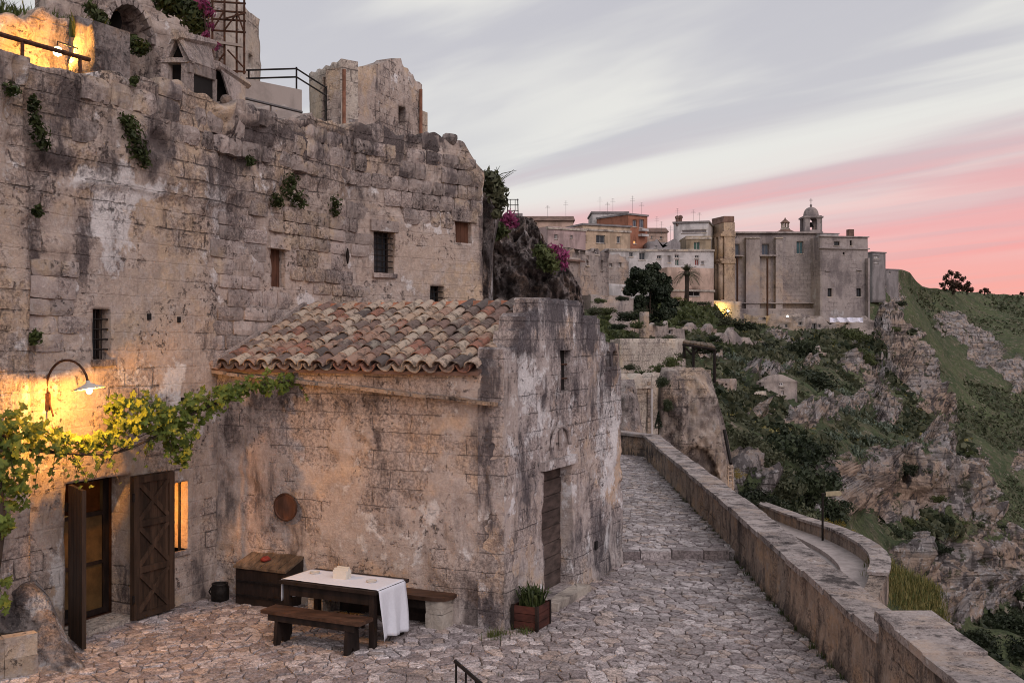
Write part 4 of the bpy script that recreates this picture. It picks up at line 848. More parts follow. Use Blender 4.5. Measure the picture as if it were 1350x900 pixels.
tag(outcrop('rock_spur', [(238, 630), (250, 632), (300, 634), (440, 630)], [(238, 652), (250, 662), (265, 664), (290, 658), (330, 650), (440, 650)], 24.0, .9, .35, 1.0, 103, MAT['rock'], nx=30, attrf=lambda V: {'dark': .5*np.ones(len(V)), 'white': blobs(V, [(648, 390, 6, 40, .9)]), 'warm': blobs(V, [(655, 250, 8, 20, .5)])}), 'narrow dark rock spur against the right edge of the cliff house', 'rock')
tag(outcrop('rock_mound', [(764, 36), (780, 10), (820, -20), (900, -60)], [(764, 48), (785, 64), (815, 78), (845, 91), (865, 102), (880, 116), (900, 119)], lambda x, y: np.interp(y, [760, 830, 880, 900], [13.0, 12.8, 12.5, 12.3]), .28, .16, 2.2, 107, MAT['rock'], ny=60, nx=46, vert=.8, attrf=lambda V: {'dark': blobs(V, [(30, 790, 26, 40, .8), (90, 870, 20, 20, .4)]), 'white': blobs(V, [(60, 790, 20, 18, .9), (85, 830, 14, 40, .8), (60, 880, 50, 20, .5)]), 'warm': np.zeros(len(V))}), 'eroded pale rock mound sloping down beside the open wooden door', 'rock')
# mid-distance cliff with an arched hollow
def cl_at(V): return {'dark': blobs(V, [(890, 540, 24, 40, .8), (930, 480, 30, 14, .5), (885, 610, 14, 40, .7)]), 'white': blobs(V, [(940, 580, 12, 60, .5), (925, 600, 20, 30, .3)]), 'warm': blobs(V, [(945, 620, 20, 40, .9), (915, 595, 30, 20, .7)])}
tag(outcrop('cliff_bluff', [(484, 872), (500, 868), (560, 866), (720, 860)], [(484, 926), (495, 937), (520, 944), (560, 955), (600, 964), (640, 968), (720, 972)], lambda x, y: 41.3+.4*(((((x-918)/28)**2+((y-640)/50)**2) < 1)*1.0)+.5*sstep(x, 944, 960)+.4*((y > 534)*1.0)*0, .7, .5, .6, 111, MAT['mid_stone'], ny=90, nx=60, attrf=cl_at, vert=.35), 'tawny cut rock bluff with an arched hollow below the pergola', 'cliff')
nb2 = MB(); nb2.add([(4.55, 6, -5.5), (4.55, 24.2, -2.35), (7.6, 24.6, -2.5), (9.4, 25.6, -3.4), (12.5, 22, -9), (12.5, 6, -16)], [(0, 1, 2), (0, 2, 3), (0, 3, 4), (0, 4, 5)]); struct(nb2.build('near_bank', MAT['hillside']))
# ---------------------------------------------------------------- buildings in the distance
def plan2(px, d): return np.array([(px-CX)/F*d, d])
class Face:                                        # a vertical plane between two picture columns at given distances
    def __init__(s, px0, d0, px1, d1):
        s.a, s.b = plan2(px0, d0), plan2(px1, d1); s.L = float(np.hypot(*(s.b-s.a))); s.e = (s.b-s.a)/s.L; s.n = np.array([s.e[1], -s.e[0]])
    def s_of(s, px): k = (px-CX)/F; return float((k*s.a[1]-s.a[0])/(s.e[0]-k*s.e[1]))
    def z_of(s, px, py): q = s.a+s.e*s.s_of(px); return H+(CY-py)/F*q[1]
    def __call__(s, t, off=0.0, z=0.0): q = s.a+s.e*t+s.n*off; return Vector((q[0], q[1], z))
    def op(s, x0, x1, y0, y1): xm = (x0+x1)/2; return (s.s_of(x0), s.s_of(x1), s.z_of(xm, y1), s.z_of(xm, y0))
def add_win(parent, f, op, pane, frame='white_plaster', dep=.28, t=.09, door=False, sill=True):
    s0, s1, z0, z1 = op
    wn = fbox(f, s0-.1, s1+.1, -dep-.08, -dep, z0-.05, z1+.05).build('door' if door else 'window', MAT[pane], parent)
    fr = MB()
    for a, b, c, d in ((s0, s0+t, z0, z1), (s1-t, s1, z0, z1), (s0+t, s1-t, z0, z0+t), (s0+t, s1-t, z1-t, z1), ((s0+s1)/2-t*.35, (s0+s1)/2+t*.35, z0+t, z1-t)): fbox(f, a, b, -dep, -dep+.05, c, d, fr)
    fr.build('frame', MAT[frame], wn)
    if sill and not door: fbox(f, s0-.12, s1+.12, -.1, .10, z0-.12, z0).build('sill', MAT['pale_stone'], wn)
    return wn
def ddisp(amp, sc, seed): return lambda S, Z, V: fbm(V*sc, 4, .55, seed)*amp
def bldg(name, label, cat, px0, px1, yt, yb, d0, d1=None, deep=10.0, mat='far_stone', wins=(), roof=None, res=1.2, amp=.0, thick=.5, group=None, topf=None, zb_drop=8.0, cornice=None, frame='white_plaster'):
    d1 = d1 or d0; f = Face(px0, d0, px1, d1); zt = f.z_of(px0, yt); zb = f.z_of(px0, yb)-zb_drop
    root = thing(name, label, cat, f(f.L/2, -1, zb+zb_drop), group); m = MAT[mat]
    ops = [f.op(*w_[:4]) for w_ in wins]
    tf = (lambda s: zt) if topf is None else (lambda s: f.z_of(px0, yt)+topf(s/f.L))
    wall('wall', [f.a, f.b], tf, zt, ops, thick, ddisp(amp, .6, 5) if amp else None, res, m, root, zb, zt-.3 if not ops else min(zt-.05, max(o[3] for o in ops)+.05))
    bd = MB(); o = f(.02, -thick, zb); bd.box(o, f(f.L-.02, -thick, zb)-o, f(.02, -deep, zb)-o, Vector((0, 0, zt-zb-.05))); bd.build('rear_body', m, root)
    for o, w_ in zip(ops, wins): add_win(root, f, o, w_[4] if len(w_) > 4 else 'glass_dark', frame, door=len(w_) > 5 and w_[5] == 'door')
    if roof == 'tile':
        r = MB(); a = f(-.3, .5, zt); r.prism([f(-.3, .5, zt), f(-.3, -deep/2, zt+deep*.16), f(-.3, -deep, zt)], f(f.L+.3, .5, zt)-a); r.build('roof', MAT['far_tile'], root)
    elif roof == 'flat':
        r = MB(); fbox(f, -.2, f.L+.2, -deep, .25, zt-.02, zt+.3, r); r.build('roof_slab', MAT['grey_plaster'], root)
    if cornice: fbox(f, -.15, f.L+.15, -.2, .22, zt-cornice, zt-cornice+.35).build('cornice', MAT['pale_stone'], root)
    root['_'] = 0; del root['_']; return root, f, zt
def antenna(px, py, d, hgt, lab, nb=3):
    b = P(px, py, d); t = thing('roof_antenna', lab, 'antenna', b, 'aerials on the town roofs')
    MB().tube([b-Z3*.6, b+Z3*hgt*.58], .026, 5).build('mast', MAT['steel'], t)
    for i in range(nb): z = hgt*(.42+.07*i); MB().tube([b+Vector((-.5+.12*i, 0, z)), b+Vector((.5-.12*i, 0, z))], .018, 4).build('rod', MAT['steel'], t)
bldg('town_house', 'long far house with brown tiled roof beside the scaffold tower', 'house', 687, 756, 291, 335, 205, 205, 9, 'peach_plaster', [(700, 704, 300, 306)], 'tile')
bldg('town_house', 'pink plastered far house with low flat parapet', 'house', 722, 772, 298, 335, 182, 186, 9, 'pink_plaster', [(731, 735, 309, 315), (752, 755, 310, 314)], None, cornice=.5)
bldg('town_house', 'pale yellow far house with a wide dark window', 'house', 769, 831, 296.5, 335, 186, 190, 10, 'yellow_plaster', [(770.5, 773, 310, 319), (786, 797.5, 310, 320.5), (813, 818, 311.5, 320.5)], 'flat', cornice=1.0)
bldg('town_house', 'white windowless upper block set above the pale yellow house', 'house', 780.5, 828, 281, 300, 204, 204, 10, 'white_plaster', [(791.5, 793.5, 291, 294), (798, 800, 291.5, 294)], 'flat')
ro, f, zt = bldg('town_house', 'orange red far apartment block with white balconies', 'house', 828, 853.5, 283, 330, 196, 199, 9, 'orange_plaster', [(834, 839.5, 290, 299, 'blue_glass'), (843, 849, 289, 300, 'blue_glass'), (835, 839, 317, 321.5, 'lit_window')], 'flat')
for px0, px1, py in ((842, 850.5, 302), (841.5, 850.5, 309)): s0, s1, z0, z1 = f.op(px0, px1, py, py+3); fbox(f, s0, s1, 0, 1.0, z0, z1).build('balcony', MAT['white_plaster'], ro)
bldg('town_house', 'small pale far house under the pink sky beside the orange block', 'house', 852, 880, 306, 330, 232, 232, 9, 'peach_plaster', [(858, 860, 311, 314), (870, 872.5, 312, 315)], 'tile')
bldg('town_house', 'tall white and grey far house with dark flat roof near the church front', 'house', 888, 934, 294.5, 336, 207, 205, 10, 'white_plaster', [(899, 931, 303, 307, 'grey_plaster'), (895, 902, 326, 331, 'brown_board')], 'flat')
bldg('town_house', 'ochre stone far house with an arched green shuttered window', 'house', 904.5, 937.5, 311, 340, 197, 197, 8, 'ochre_plaster', [(914.5, 922.5, 319, 329, 'green_shutter')], None, cornice=.6)
bldg('town_house', 'grey weathered stone far house with uneven parapet above the white row', 'house', 853, 897, 319, 338, 193, 193, 8, 'grey_plaster', [(863, 866, 311.5+12, 327)], None, topf=lambda t: .7*math.sin(t*9)+.5*math.sin(t*23))
bldg('row_houses', 'long low white row of far houses with doors and green shutters', 'house', 800, 941, 328, 356, 187, 188, 7, 'white_plaster', [(829.5, 834.5, 332.5, 338.5), (842.5, 850.5, 333, 342.5), (866, 871.5, 336.5, 341), (880, 884, 337, 346, 'grey_plaster'), (889.5, 895, 336, 340, 'glass_dark'), (890, 895, 342, 350, 'green_shutter', 'door'), (916, 921, 336.5, 340), (916, 921, 342, 350, 'red_shutter', 'door'), (924.5, 928, 344, 348.5)], None, cornice=.4)
bldg('town_house', 'pale peach far house with a dark garage opening behind the palm', 'house', 880, 941, 352, 394, 181, 184, 6, 'peach_plaster', [(907, 923, 381, 390.5, 'opening_shade'), (884, 887, 372, 376)], None, cornice=4.2)
bldg('garden_wall', 'low white far wall with a red door left of the dark tree', 'wall', 802, 832, 374, 392, 132, 134, 3, 'white_plaster', [(820, 822.5, 378.5, 382), (825.5, 829.5, 372+5, 388, 'red_shutter', 'door')], None)
bldg('stone_house', 'tall roofless tan stone house with slit windows above the terraces', 'house', 748, 803, 326, 404, 98, 104, 8, 'far_stone', [(773, 776, 337, 350, 'opening_shade'), (792, 794.5, 343, 356, 'opening_shade'), (785, 789, 331, 335.5, 'opening_shade')], None, 1.0, .14, topf=lambda t: -1.3*abs(math.sin(t*3.1+.5))**2+.4*math.sin(t*21)+.3)
bldg('stone_house', 'squat grey stone house between the tan ruin and the dark tree', 'house', 801, 829, 336, 376, 132, 134, 7, 'far_stone', [(803, 807, 347, 352, 'opening_shade'), (815, 819, 346, 352, 'grey_plaster')], None, 1.0, .14, topf=lambda t: -2.2*max(0, t-.6)+.25*math.sin(t*15))
r_, f_, z_ = bldg('stone_house', 'low stone lean-to with a sagging tiled roof left of the tan ruin', 'house', 735, 765, 337, 400, 92, 95, 6, 'far_stone', [], None, 1.0, .12)
rt = MB(); a = f_(-.2, .4, z_-.3); rt.prism([f_(-.2, .4, z_-.25), f_(-.2, -5, z_+1.1), f_(-.2, -5, z_+.9), f_(-.2, .4, z_-.4)], f_(f_.L+.2, .4, z_)-f_(-.2, .4, z_)); rt.build('roof', MAT['far_tile'], r_)
for px, py, d, h_, lab in ((791, 281, 203, 5.5, 'tall aerial on the corner of the white upper block'), (801, 280, 203, 3.5, 'short aerial in the middle of the white upper block'), (808, 279, 203, 4.5, 'aerial near the orange end of the white upper block'), (834, 282, 200, 6.0, 'tallest aerial on the orange red apartment block'), (846, 283, 200, 4.0, 'shorter aerial on the orange red apartment block'), (866, 306, 230, 6, 'tall aerial above the small pale far house'), (872, 306, 230, 4, 'short aerial above the small pale far house'),
        (893, 294, 206, 5, 'aerial beside the chimney pots on the dark flat roof'), (914, 292, 206, 4, 'aerial in the middle of the dark flat roof by the church'), (922, 292, 206, 3, 'short aerial at the church end of the dark flat roof'), (722, 284, 205, 3.5, 'aerial in the middle of the long brown tiled roof'), (746, 284, 205, 5, 'taller aerial near the end of the long brown tiled roof'), (884, 318, 195, 5, 'aerial on the grey stone house above the white row')): antenna(px, py, d, h_, lab)
for px, py in ((893, 293), (897, 292.5)):
    b = P(px, py+1, 207); t = tag(MB().lathe(b, [(.35, -.6), (.35, .8), (.5, .9), (.45, 1.3), (.1, 1.5)], 8).build('chimney_pot', MAT['far_tile']), 'small round chimney pot on the dark flat roof by the church', 'chimney', 'chimney pots on the dark roof')
# scaffold tower on the far roof
b = P(676, 281, 150); t = thing('lattice_tower', 'small metal lattice frame on a rooftop beside the rock spur', 'tower', b)
for dx in (-.8, .8):
    for dy in (-.5, .5): MB().tube([b+Vector((dx, dy, -1)), b+Vector((dx*.9, dy, 2.0))], .07, 5).build('post', MAT['iron'], t)
for z in (.3, 1.1, 1.9): MB().tube([b+Vector((-.85, -.5, z)), b+Vector((.85, -.5, z))], .06, 5).build('rail', MAT['iron'], t)
for dx in (-.35, .35): MB().tube([b+Vector((dx, -.5, .3)), b+Vector((dx, -.5, 1.9))], .05, 5).build('strut', MAT['iron'], t)
bldg('roof_block', 'small grey masonry block under the lattice frame', 'house', 668, 689, 281, 330, 150, 150, 5, 'grey_plaster')
# ---------------------------------------------------------------- the church
D0 = 214.0; ch = thing('church', 'large old stone church with a domed bell tower on the cliff', 'church', P(1050, 420, D0))
m = MAT['church_stone']; f = Face(950, D0, 1084, D0); zp = lambda y: H+(CY-y)/F*D0; sp = f.s_of
ops = [f.op(965.5, 975, 321.5, 336.5), f.op(1004.5, 1013.5, 321.5, 336), f.op(1050, 1059, 318, 334.5)]
wall('nave_wall', [f.a, f.b], lambda s: zp(308), zp(308), ops, .8, ddisp(.12, .25, 8), 1.0, m, ch, zp(424), zp(316))
for o, pn in zip(ops, ('blue_glass', 'blue_glass', 'teal_glass')): add_win(ch, f, o, pn, 'grey_plaster', .45, .14)
def cb(x0, x1, y0, y1, o0, o1, nm, mt='church_stone', bev=0, parent=None, fc=None): fc = fc or f; return fbox(fc, fc.s_of(x0), fc.s_of(x1), o0, o1, zp(y1), zp(y0)).build(nm, MAT[mt], parent or ch, bev)
cb(951, 1083.5, 308, 424, -17, -.8, 'nave_body')
for x0, x1, yt in ((952, 960, 316), (982, 1000, 315), (1021, 1030, 315)):
    pier = cb(x0, x1, yt, 424, -.05, 1.1, 'buttress', bev=.12); cb(x0-.6, x1+.6, yt-1.2, yt, -.1, 1.3, 'buttress_cap', 'pale_stone', parent=pier)
cb(950, 1084, 305.8, 307.9, -.6, .7, 'cornice', bev=.1); cb(959, 979, 337, 338.6, -.1, 1.3, 'string_course'); cb(1000, 1023, 336.6, 338.2, -.1, 1.3, 'string_course')
cb(950, 1082, 399, 400.4, -.1, 1.35, 'plinth_moulding'); cb(950, 1082, 407, 424, -.1, 1.6, 'plinth')
rf = MB(); rf.prism([f(sp(951), .6, zp(305.8)), f(sp(951), -8, zp(301.6)), f(sp(951), -17, zp(305.8))], f(sp(1040), .6, 0)-f(sp(951), .6, 0)); rf.build('roof', MAT['far_tile'], ch)
c = f(sp(1046), -6.5, 0); MB().lathe((c.x, c.y, 0), [(2.9, zp(306)), (2.75, zp(304)), (.95, zp(298.2)), (.9, zp(297.5))], 8, a0=R(22.5)).build('drum_roof', MAT['far_tile'], ch)
ln = MB().lathe((c.x, c.y, 0), [(1.0, zp(299)), (1.0, zp(297)), (.72, zp(296.8)), (.72, zp(296)), (.6, zp(295.9)), (.6, zp(295.5))], 8, a0=R(22.5)).build('lantern', MAT['pale_stone'], ch)
for k in range(8):
    an = R(22.5+45*k); q = Vector((c.x+.72*math.cos(an), c.y+.72*math.sin(an), 0)); MB().tube([q+Z3*zp(296), q+Z3*zp(289.3)], .13, 6).build('lantern_column', MAT['pale_stone'], ln)
MB().lathe((c.x, c.y, 0), [(.7, zp(289.6)), (1.0, zp(289.5)), (1.0, zp(288.6)), (.15, zp(284)), (.16, zp(283.6)), (.02, zp(281.4))], 8, a0=R(22.5)).build('lantern_cap', MAT['far_tile'], ln)
# bell tower: four piers, arches, cornice, dome and cross
c = f(sp(1075), -3.2, 0); bt = MB(); hw = 11.6*D0/F
tw = MB().cbox((c.x, c.y, (zp(320)+zp(302))/2), 2*hw, 2*hw, zp(302)-zp(320)).build('bell_tower', m, ch)
for sx in (-1, 1):
    for sy in (-1, 1): MB().cbox((c.x+sx*hw*.70, c.y+sy*hw*.70, (zp(302)+zp(285.6))/2), hw*.6, hw*.6, zp(285.6)-zp(302)).build('pier', m, tw)
op_ = zp(290); ax = []
for rot in (0, 1):
    for sg in (-1, 1):
        pts = [(hw*.42*math.cos(a_), op_+hw*.42*math.sin(a_)) for a_ in np.linspace(0, math.pi, 9)]+[(-hw*.98, op_), (-hw*.98, zp(285.6)), (hw*.98, zp(285.6)), (hw*.98, op_)]
        y0 = sg*hw*.66; q = [Vector((c.x+x, c.y+y0, z)) if not rot else Vector((c.x+y0, c.y+x, z)) for x, z in pts]
        MB().prism(q, (0, hw*.33*sg, 0) if not rot else (hw*.33*sg, 0, 0)).build('arch', m, tw)
MB().cbox((c.x, c.y, zp(285)), 2*hw+.45, 2*hw+.45, .34).build('cornice', m, tw); MB().cbox((c.x, c.y, zp(284)), 2*hw-.1, 2*hw-.1, .35).build('attic', m, tw)
MB().lathe((c.x, c.y, zp(283.4)), [(1.62, 0), (1.62, .35), (1.52, .9), (1.28, 1.4), (.9, 1.78), (.4, 1.98), (.22, 2.05), (.2, 2.3), (.3, 2.4), (.02, 2.7)], 12).build('dome', m, tw, smooth=False)
MB().tube([(c.x, c.y, zp(283.4)+2.6), (c.x, c.y, zp(283.4)+3.9)], .06, 5).build('cross', MAT['iron'], tw); MB().tube([(c.x-.35, c.y, zp(283.4)+3.45), (c.x+.35, c.y, zp(283.4)+3.45)], .06, 5).build('cross_arm', MAT['iron'], tw)
MB().lathe((c.x, c.y, zp(297)), [(.62, 0), (.5, .2), (.36, .6), (.28, .9), (.05, 1.0)], 12).build('bell', MAT['iron'], tw)
# convent block on the right, a little forward
f2 = Face(1081, D0-4, 1144, D0-2); z2 = lambda y: f2.z_of(1110, y)
ops2 = [f2.op(1091, 1096.5, 380, 391), f2.op(1129, 1135, 380, 391), f2.op(1100, 1107, 318.5, 323.5), f2.op(1120.5, 1123, 317, 324), f2.op(1111, 1113.5, 332.5, 336)]
wall('convent_wall', [f2.a, f2.b], lambda s: z2(312), z2(312), ops2, .8, ddisp(.14, .25, 18), 1.0, m, ch, z2(428), z2(316))
for o in ops2: add_win(ch, f2, o, 'glass_dark', 'dark_wood', .4, .1)
fbox(f2, .05, f2.L-.05, -14, -.8, z2(428), z2(312.3)).build('convent_body', m, ch)
fbox(f2, -.3, f2.L+.3, -.2, .35, z2(328.3), z2(326.8)).build('string_course', m, ch); fbox(f2, -.2, f2.L+.2, -.4, .3, z2(312.6), z2(311.2)).build('cornice', m, ch)
for x0, x1, y in ((1088, 1094, 357), (1129, 1136, 356)): s0, s1, za, zb_ = f2.op(x0, x1, y-.6, y+.6); fbox(f2, s0, s1, -.1, .3, za, zb_).build('ledge', m, ch)
s0, s1, za, zb_ = f2.op(1125.5, 1132, 301, 313); fbox(f2, s0, s1, -3, -1.8, za, zb_).build('chimney', MAT['far_tile'], ch)
s0, s1, za, zb_ = f2.op(1088, 1112, 306, 312); rl = fbox(f2, s0, s1, -6, -2, za, zb_-.15).build('roof_hut', MAT['white_plaster'], ch); fbox(f2, s0-.15, s1+.15, -6.2, -1.8, zb_-.15, zb_).build('hut_roof', MAT['grey_plaster'], rl)
for x0, x1, yt, o0, o1 in ((1144, 1149.5, 326, -10, -2), (1143.5, 1153, 330, -14, -5), (1136, 1147, 319, -12, -3)): fbox(f2, f2.s_of(x0), f2.s_of(x1), o0, o1, z2(428), z2(yt)).build('end_bay', m, ch)
fbox(f2, f2.s_of(1141), f2.s_of(1143.5), 0, 1.0, z2(428), z2(340)).build('buttress', m, ch)
# church front seen edge-on, with engaged columns
ff = Face(936.5, D0+2, 955, D0-6); zf_ = lambda y: ff.z_of(945, y)
fbox(ff, 0, ff.L, -2.2, 0, zf_(424), zf_(312)).build('front_wall', MAT['church_warm'], ch)
for t_ in (.10, .36, .62, .90):
    for ya, yb_ in ((314, 343), (349, 396)): q = ff(ff.L*t_, .45, 0); MB().tube([q+Z3*zf_(yb_), q+Z3*zf_(ya)], .52, 10).build('column', MAT['church_warm'], ch, smooth=True)
for ya, yb_, pj in ((343, 346, .9), (346, 349, .65), (310.5, 314, .8), (396, 399, .8), (308, 310.5, .5)): fbox(ff, -.3, ff.L+.2, -2.3, pj, zf_(yb_), zf_(ya)).build('entablature', MAT['church_warm'], ch, .1)
fbox(ff, -.1, ff.L+.1, -2.2, .45, zf_(424), zf_(399)).build('front_plinth', MAT['church_warm'], ch)
fbox(ff, ff.L*.25, ff.L*1.0, -2.2, .1, zf_(308), zf_(296)).build('pediment', MAT['church_warm'], ch); fbox(ff, ff.L*.2, ff.L*1.02, -2.0, .2, zf_(296), zf_(287.5)).build('pinnacle', MAT['far_tile'], ch, .15, jit=.12)
for px, yt, yb, lab in ((972, 340, 421, 'tall dark drainpipe on the nave wall beside the church front'), (1011.7, 340, 418, 'tall dark drainpipe in the middle of the church nave wall')):
    b = P(px, yb, D0-2.2); t = tag(MB().tube([b-Z3*.5, P(px, yt, D0-2.2)], .20, 6).build('drain_pipe', MAT['rusty_iron']), lab, 'pipe', 'drainpipes on the church wall')
# retaining walls, ruins and terraces below the church
def swall(label, px0, px1, yt, yb, d0, d1=None, mat='far_stone', wins=(), amp=.2, cat='wall', name='terrace_wall', topf=None, deep=2.5, res=.8, drop=4.0):
    return bldg(name, label, cat, px0, px1, yt, yb, d0, d1, deep, mat, wins, None, res, amp, .35, None, topf, drop)
swall('broad stone retaining wall left of the yellow floodlight', 884, 978, 393, 432, 186, 202, 'far_stone', [(882+2, 889, 418, 425, 'opening_shade')])
swall('low stone terrace wall at the foot of the church plinth', 955, 1086, 416, 436, 203, 203, 'far_stone', [], .25, topf=lambda t: .5*math.sin(t*11))
swall('small ruined stone hut with one dark window below the nave', 1010, 1062, 417.5, 458, 192, 190, 'far_stone', [(1024.5, 1030.5, 431.5, 439.5, 'opening_shade'), (1034, 1038, 427, 432, 'opening_shade'), (1060-8, 1057, 424, 429, 'opening_shade')], .3, 'ruin', 'stone_hut', lambda t: .8*math.sin(t*7)-.5*t)
swall('pitted stone ledge wall with dark hollows beside the white sheet', 1060, 1152, 424, 448, 196, 197, 'far_stone', [(1071, 1076, 426, 437, 'opening_shade'), (1078, 1082, 427, 432, 'opening_shade'), (1086, 1089, 431, 436, 'opening_shade')], .45, topf=lambda t: .9*math.sin(t*9)+.4*math.sin(t*31))
swall('grey dry stone wall below the dark evergreen tree', 856, 905, 432, 466, 92, 100, 'far_stone', [(880.5, 888, 417+17, 441, 'opening_shade')], .25)
swall('grey ruined stone wall with a ragged top under the tan ruin', 778, 834, 388, 425, 94, 96, 'far_stone', [], .3, topf=lambda t: .5*math.sin(t*17)-.8*t)
swall('square grey stone pillar standing on the planted terrace', 844, 856, 411, 448, 76, 76, 'mid_stone', [], .1, 'pillar', 'stone_pillar', deep=.8)
swall('long pale limestone garden wall with a dark weathered top', 817, 902, 446, 492, 56, 60, 'pale_stone', [], .12, res=.4, deep=.7)
swall('low pink stone hut wall with two small holes on the slope', 938, 972, 500, 518, 84, 86, 'far_stone', [(949.5, 951.5, 505, 508, 'opening_shade'), (954.5, 956.5, 505, 508, 'opening_shade')], .25, 'ruin', 'stone_hut')
swall('stone hut with a small door built into the slope beneath the shrubs', 997, 1051, 503, 522, 100, 102, 'far_stone', [(996+4, 1003, 504, 514, 'opening_shade'), (1028, 1034, 503.8, 508.5, 'opening_shade'), (1030, 1034, 515, 520, 'red_shutter')], .3, 'ruin', 'stone_hut', lambda t: .9*math.sin(t*3)-.2)
swall('thin pale path edge wall on the slope below the stone huts', 958, 1010, 519, 524, 90, 95, 'pale_stone', [], .1, deep=1)
swall('rough stone bank wall under the prickly pears', 940, 1010, 449, 466, 128, 150, 'far_stone', [], .5, topf=lambda t: 1.2*math.sin(t*5)+.3*math.sin(t*23))
swall('ragged grey terrace wall behind the square stone pillar', 806, 880, 424, 436, 86, 94, 'far_stone', [], .3, topf=lambda t: .3*math.sin(t*19)+.3*math.sin(t*7))
swall('tumbled stone wall across the slope under the floodlight', 880, 965, 440, 452, 112, 138, 'far_stone', [], .45, topf=lambda t: .7*math.sin(t*8)+.4*math.sin(t*27))
swall('short stone wall stub on the slope beside the pergola roof', 905, 945, 430, 441, 128, 142, 'far_stone', [(918, 922, 433, 438, 'opening_shade')], .4, topf=lambda t: .5*math.sin(t*11))
swall('low rubble wall above the dark hedge of shrub', 1010, 1090, 468, 477, 150, 158, 'far_stone', [], .6, topf=lambda t: 1.0*math.sin(t*9)+.5*math.sin(t*31))
# white sheet, floodlight, sign of life below the church
s0 = P(1094, 424, 188); MB_ = MB(); pts = [(P(1094+i*4.4, 418.5+.6*math.sin(i*1.7), 188.5+.5*math.sin(i*2.3)), P(1094+i*4.4, 424.4+.4*math.sin(i*2.1), 188.2)) for i in range(11)]
MB_.add([q for p_ in pts for q in p_], [(2*i, 2*i+1, 2*i+3, 2*i+2) for i in range(10)]); MB_.add([q+Vector((0, .12, 0)) for p_ in pts for q in p_], [(2*i+2, 2*i+3, 2*i+1, 2*i) for i in range(10)])
tag(MB_.build('white_sheet', MAT['white_sheet']), 'long white plastic sheet stretched below the convent block', 'sheet')
def flood(px, py, d, power, col, label, r=.28, back=1.4, em='bulb_far', name='floodlight'):
    b = P(px, py, d); t = thing(name, label, 'lamp', b); MB().lathe(b+Vector((0, 0, -.1)), [(.05, -r), (r*.8, -r*.5), (r, 0), (r*.8, r*.5), (.05, r)], 10).build('bulb', MAT[em], t)
    MB().tube([b+Vector((0, .15, -.4)), b+Vector((0, .2, -2.0))], .05, 6).build('post', MAT['iron'], t)
    l = bpy.data.lights.new('lamp_light', 'POINT'); l.energy = power; l.color = col; l.shadow_soft_size = .25; lo = bpy.data.objects.new('lamp_light', l); link(lo, t); lo.location = b-Vector((0, back, 0)); return t
flood(960, 409, 197.4, 1500, (1, .68, .13), 'glowing yellow floodlight against the stone wall under the church front', back=1.6)
flood(1038, 416.5, 200.5, 60, (1, .95, .85), 'small white lamp on the wall foot under the nave', .25, .7, 'bulb_white', 'wall_lamp')
# far ridge houses to the right of the church
bldg('town_house', 'grey stone tower house on the ridge just right of the church', 'house', 1150, 1167.5, 333, 362, 300, 302, 8, 'grey_plaster', [(1152, 1158, 337, 341, 'white_plaster'), (1152, 1158, 344.5, 347, 'white_plaster')], 'flat')
bldg('town_house', 'low stone hut on the ridge crest beyond the tower house', 'house', 1168, 1184.5, 355.5, 368, 320, 322, 8, 'grey_plaster', [(1172, 1174, 358, 361)], 'flat')
# ---------------------------------------------------------------- middle distance: house front beyond the path
mf = Face(817, 40.0, 868, 41.5); hz = thing('stone_house', 'pale stone house front with pilasters beyond the end of the path', 'house', mf(1, 0, -1.5))
o_ = mf.op(838, 857, 516, 562)
zt = mf.z_of(840, 496); wall('wall', [mf.a, mf.b], lambda s: zt+.12*math.sin(s*7), zt, [], .5, lambda S, Z, V: fbm(V*1.5, 4, .55, 77)*.02-.06*((S > o_[0]) & (S < o_[1]) & (Z < o_[3])), .08, MAT['pale_stone'], hz, -5, zt-.2)
fbox(mf, .02, mf.L-.02, -4, -.5, -5, zt-.03).build('rear_body', MAT['mid_stone'], hz)
for px in (837, 858.5): s = mf.s_of(px); fbox(mf, s-.045, s+.045, -.02, .05, -4.5, o_[3]+.12).build('pilaster', MAT['white_plaster'], hz, .01)
s0, s1 = mf.s_of(859.5), mf.s_of(864); zz = -4
while zz < zt-.35: fbox(mf, mf.s_of(853.5), mf.s_of(857), -.02, .035, zz, zz+.2).build('quoin', MAT['mid_stone'], hz, .012); zz += .23
fbox(mf, mf.s_of(836), mf.s_of(860), -.02, .08, o_[3]+.12, o_[3]+.24).build('lintel', MAT['pale_stone'], hz, .01)
tag(outcrop('rock_outcrop', [(500, 800), (540, 796), (680, 790)], [(500, 836), (530, 842), (556, 846), (600, 850), (680, 852)], 38.2, 1.0, .35, .9, 121, MAT['rock'], ny=50, nx=36), 'dark boulder mass in front of the pale house with pilasters', 'rock')
# retaining masonry and pergola on top of the bluff
swall('rough stone parapet on top of the bluff below the pergola', 893, 936, 490, 500, 42.2, 42.6, 'parapet_stone', [], .18, topf=lambda t: .16*math.sin(t*13), res=.2, deep=.5, drop=.6)
pg = thing('pergola', 'small wooden pergola with a sagging board roof above the bluff', 'pergola', P(925, 494, 43.5))
cr_ = [P(900, 452, 43.6), P(943.5, 459, 43.0), P(939, 454, 45.3), P(903, 449.5, 45.6)]
for i in range(9):
    a, b = i/9, (i+.92)/9; L0, L1 = cr_[0].lerp(cr_[1], a), cr_[0].lerp(cr_[1], b); M0, M1 = cr_[3].lerp(cr_[2], a), cr_[3].lerp(cr_[2], b); MB().prism([L0, L1, M1, M0], (0, 0, .06)).build('roof_board', MAT['chest_top_wood'], pg, jit=.012)
for a, b in ((cr_[0], cr_[1]), (cr_[3], cr_[2])): MB().tube([a-Z3*.06, b-Z3*.06], .055, 6).build('beam', MAT['dark_wood'], pg)
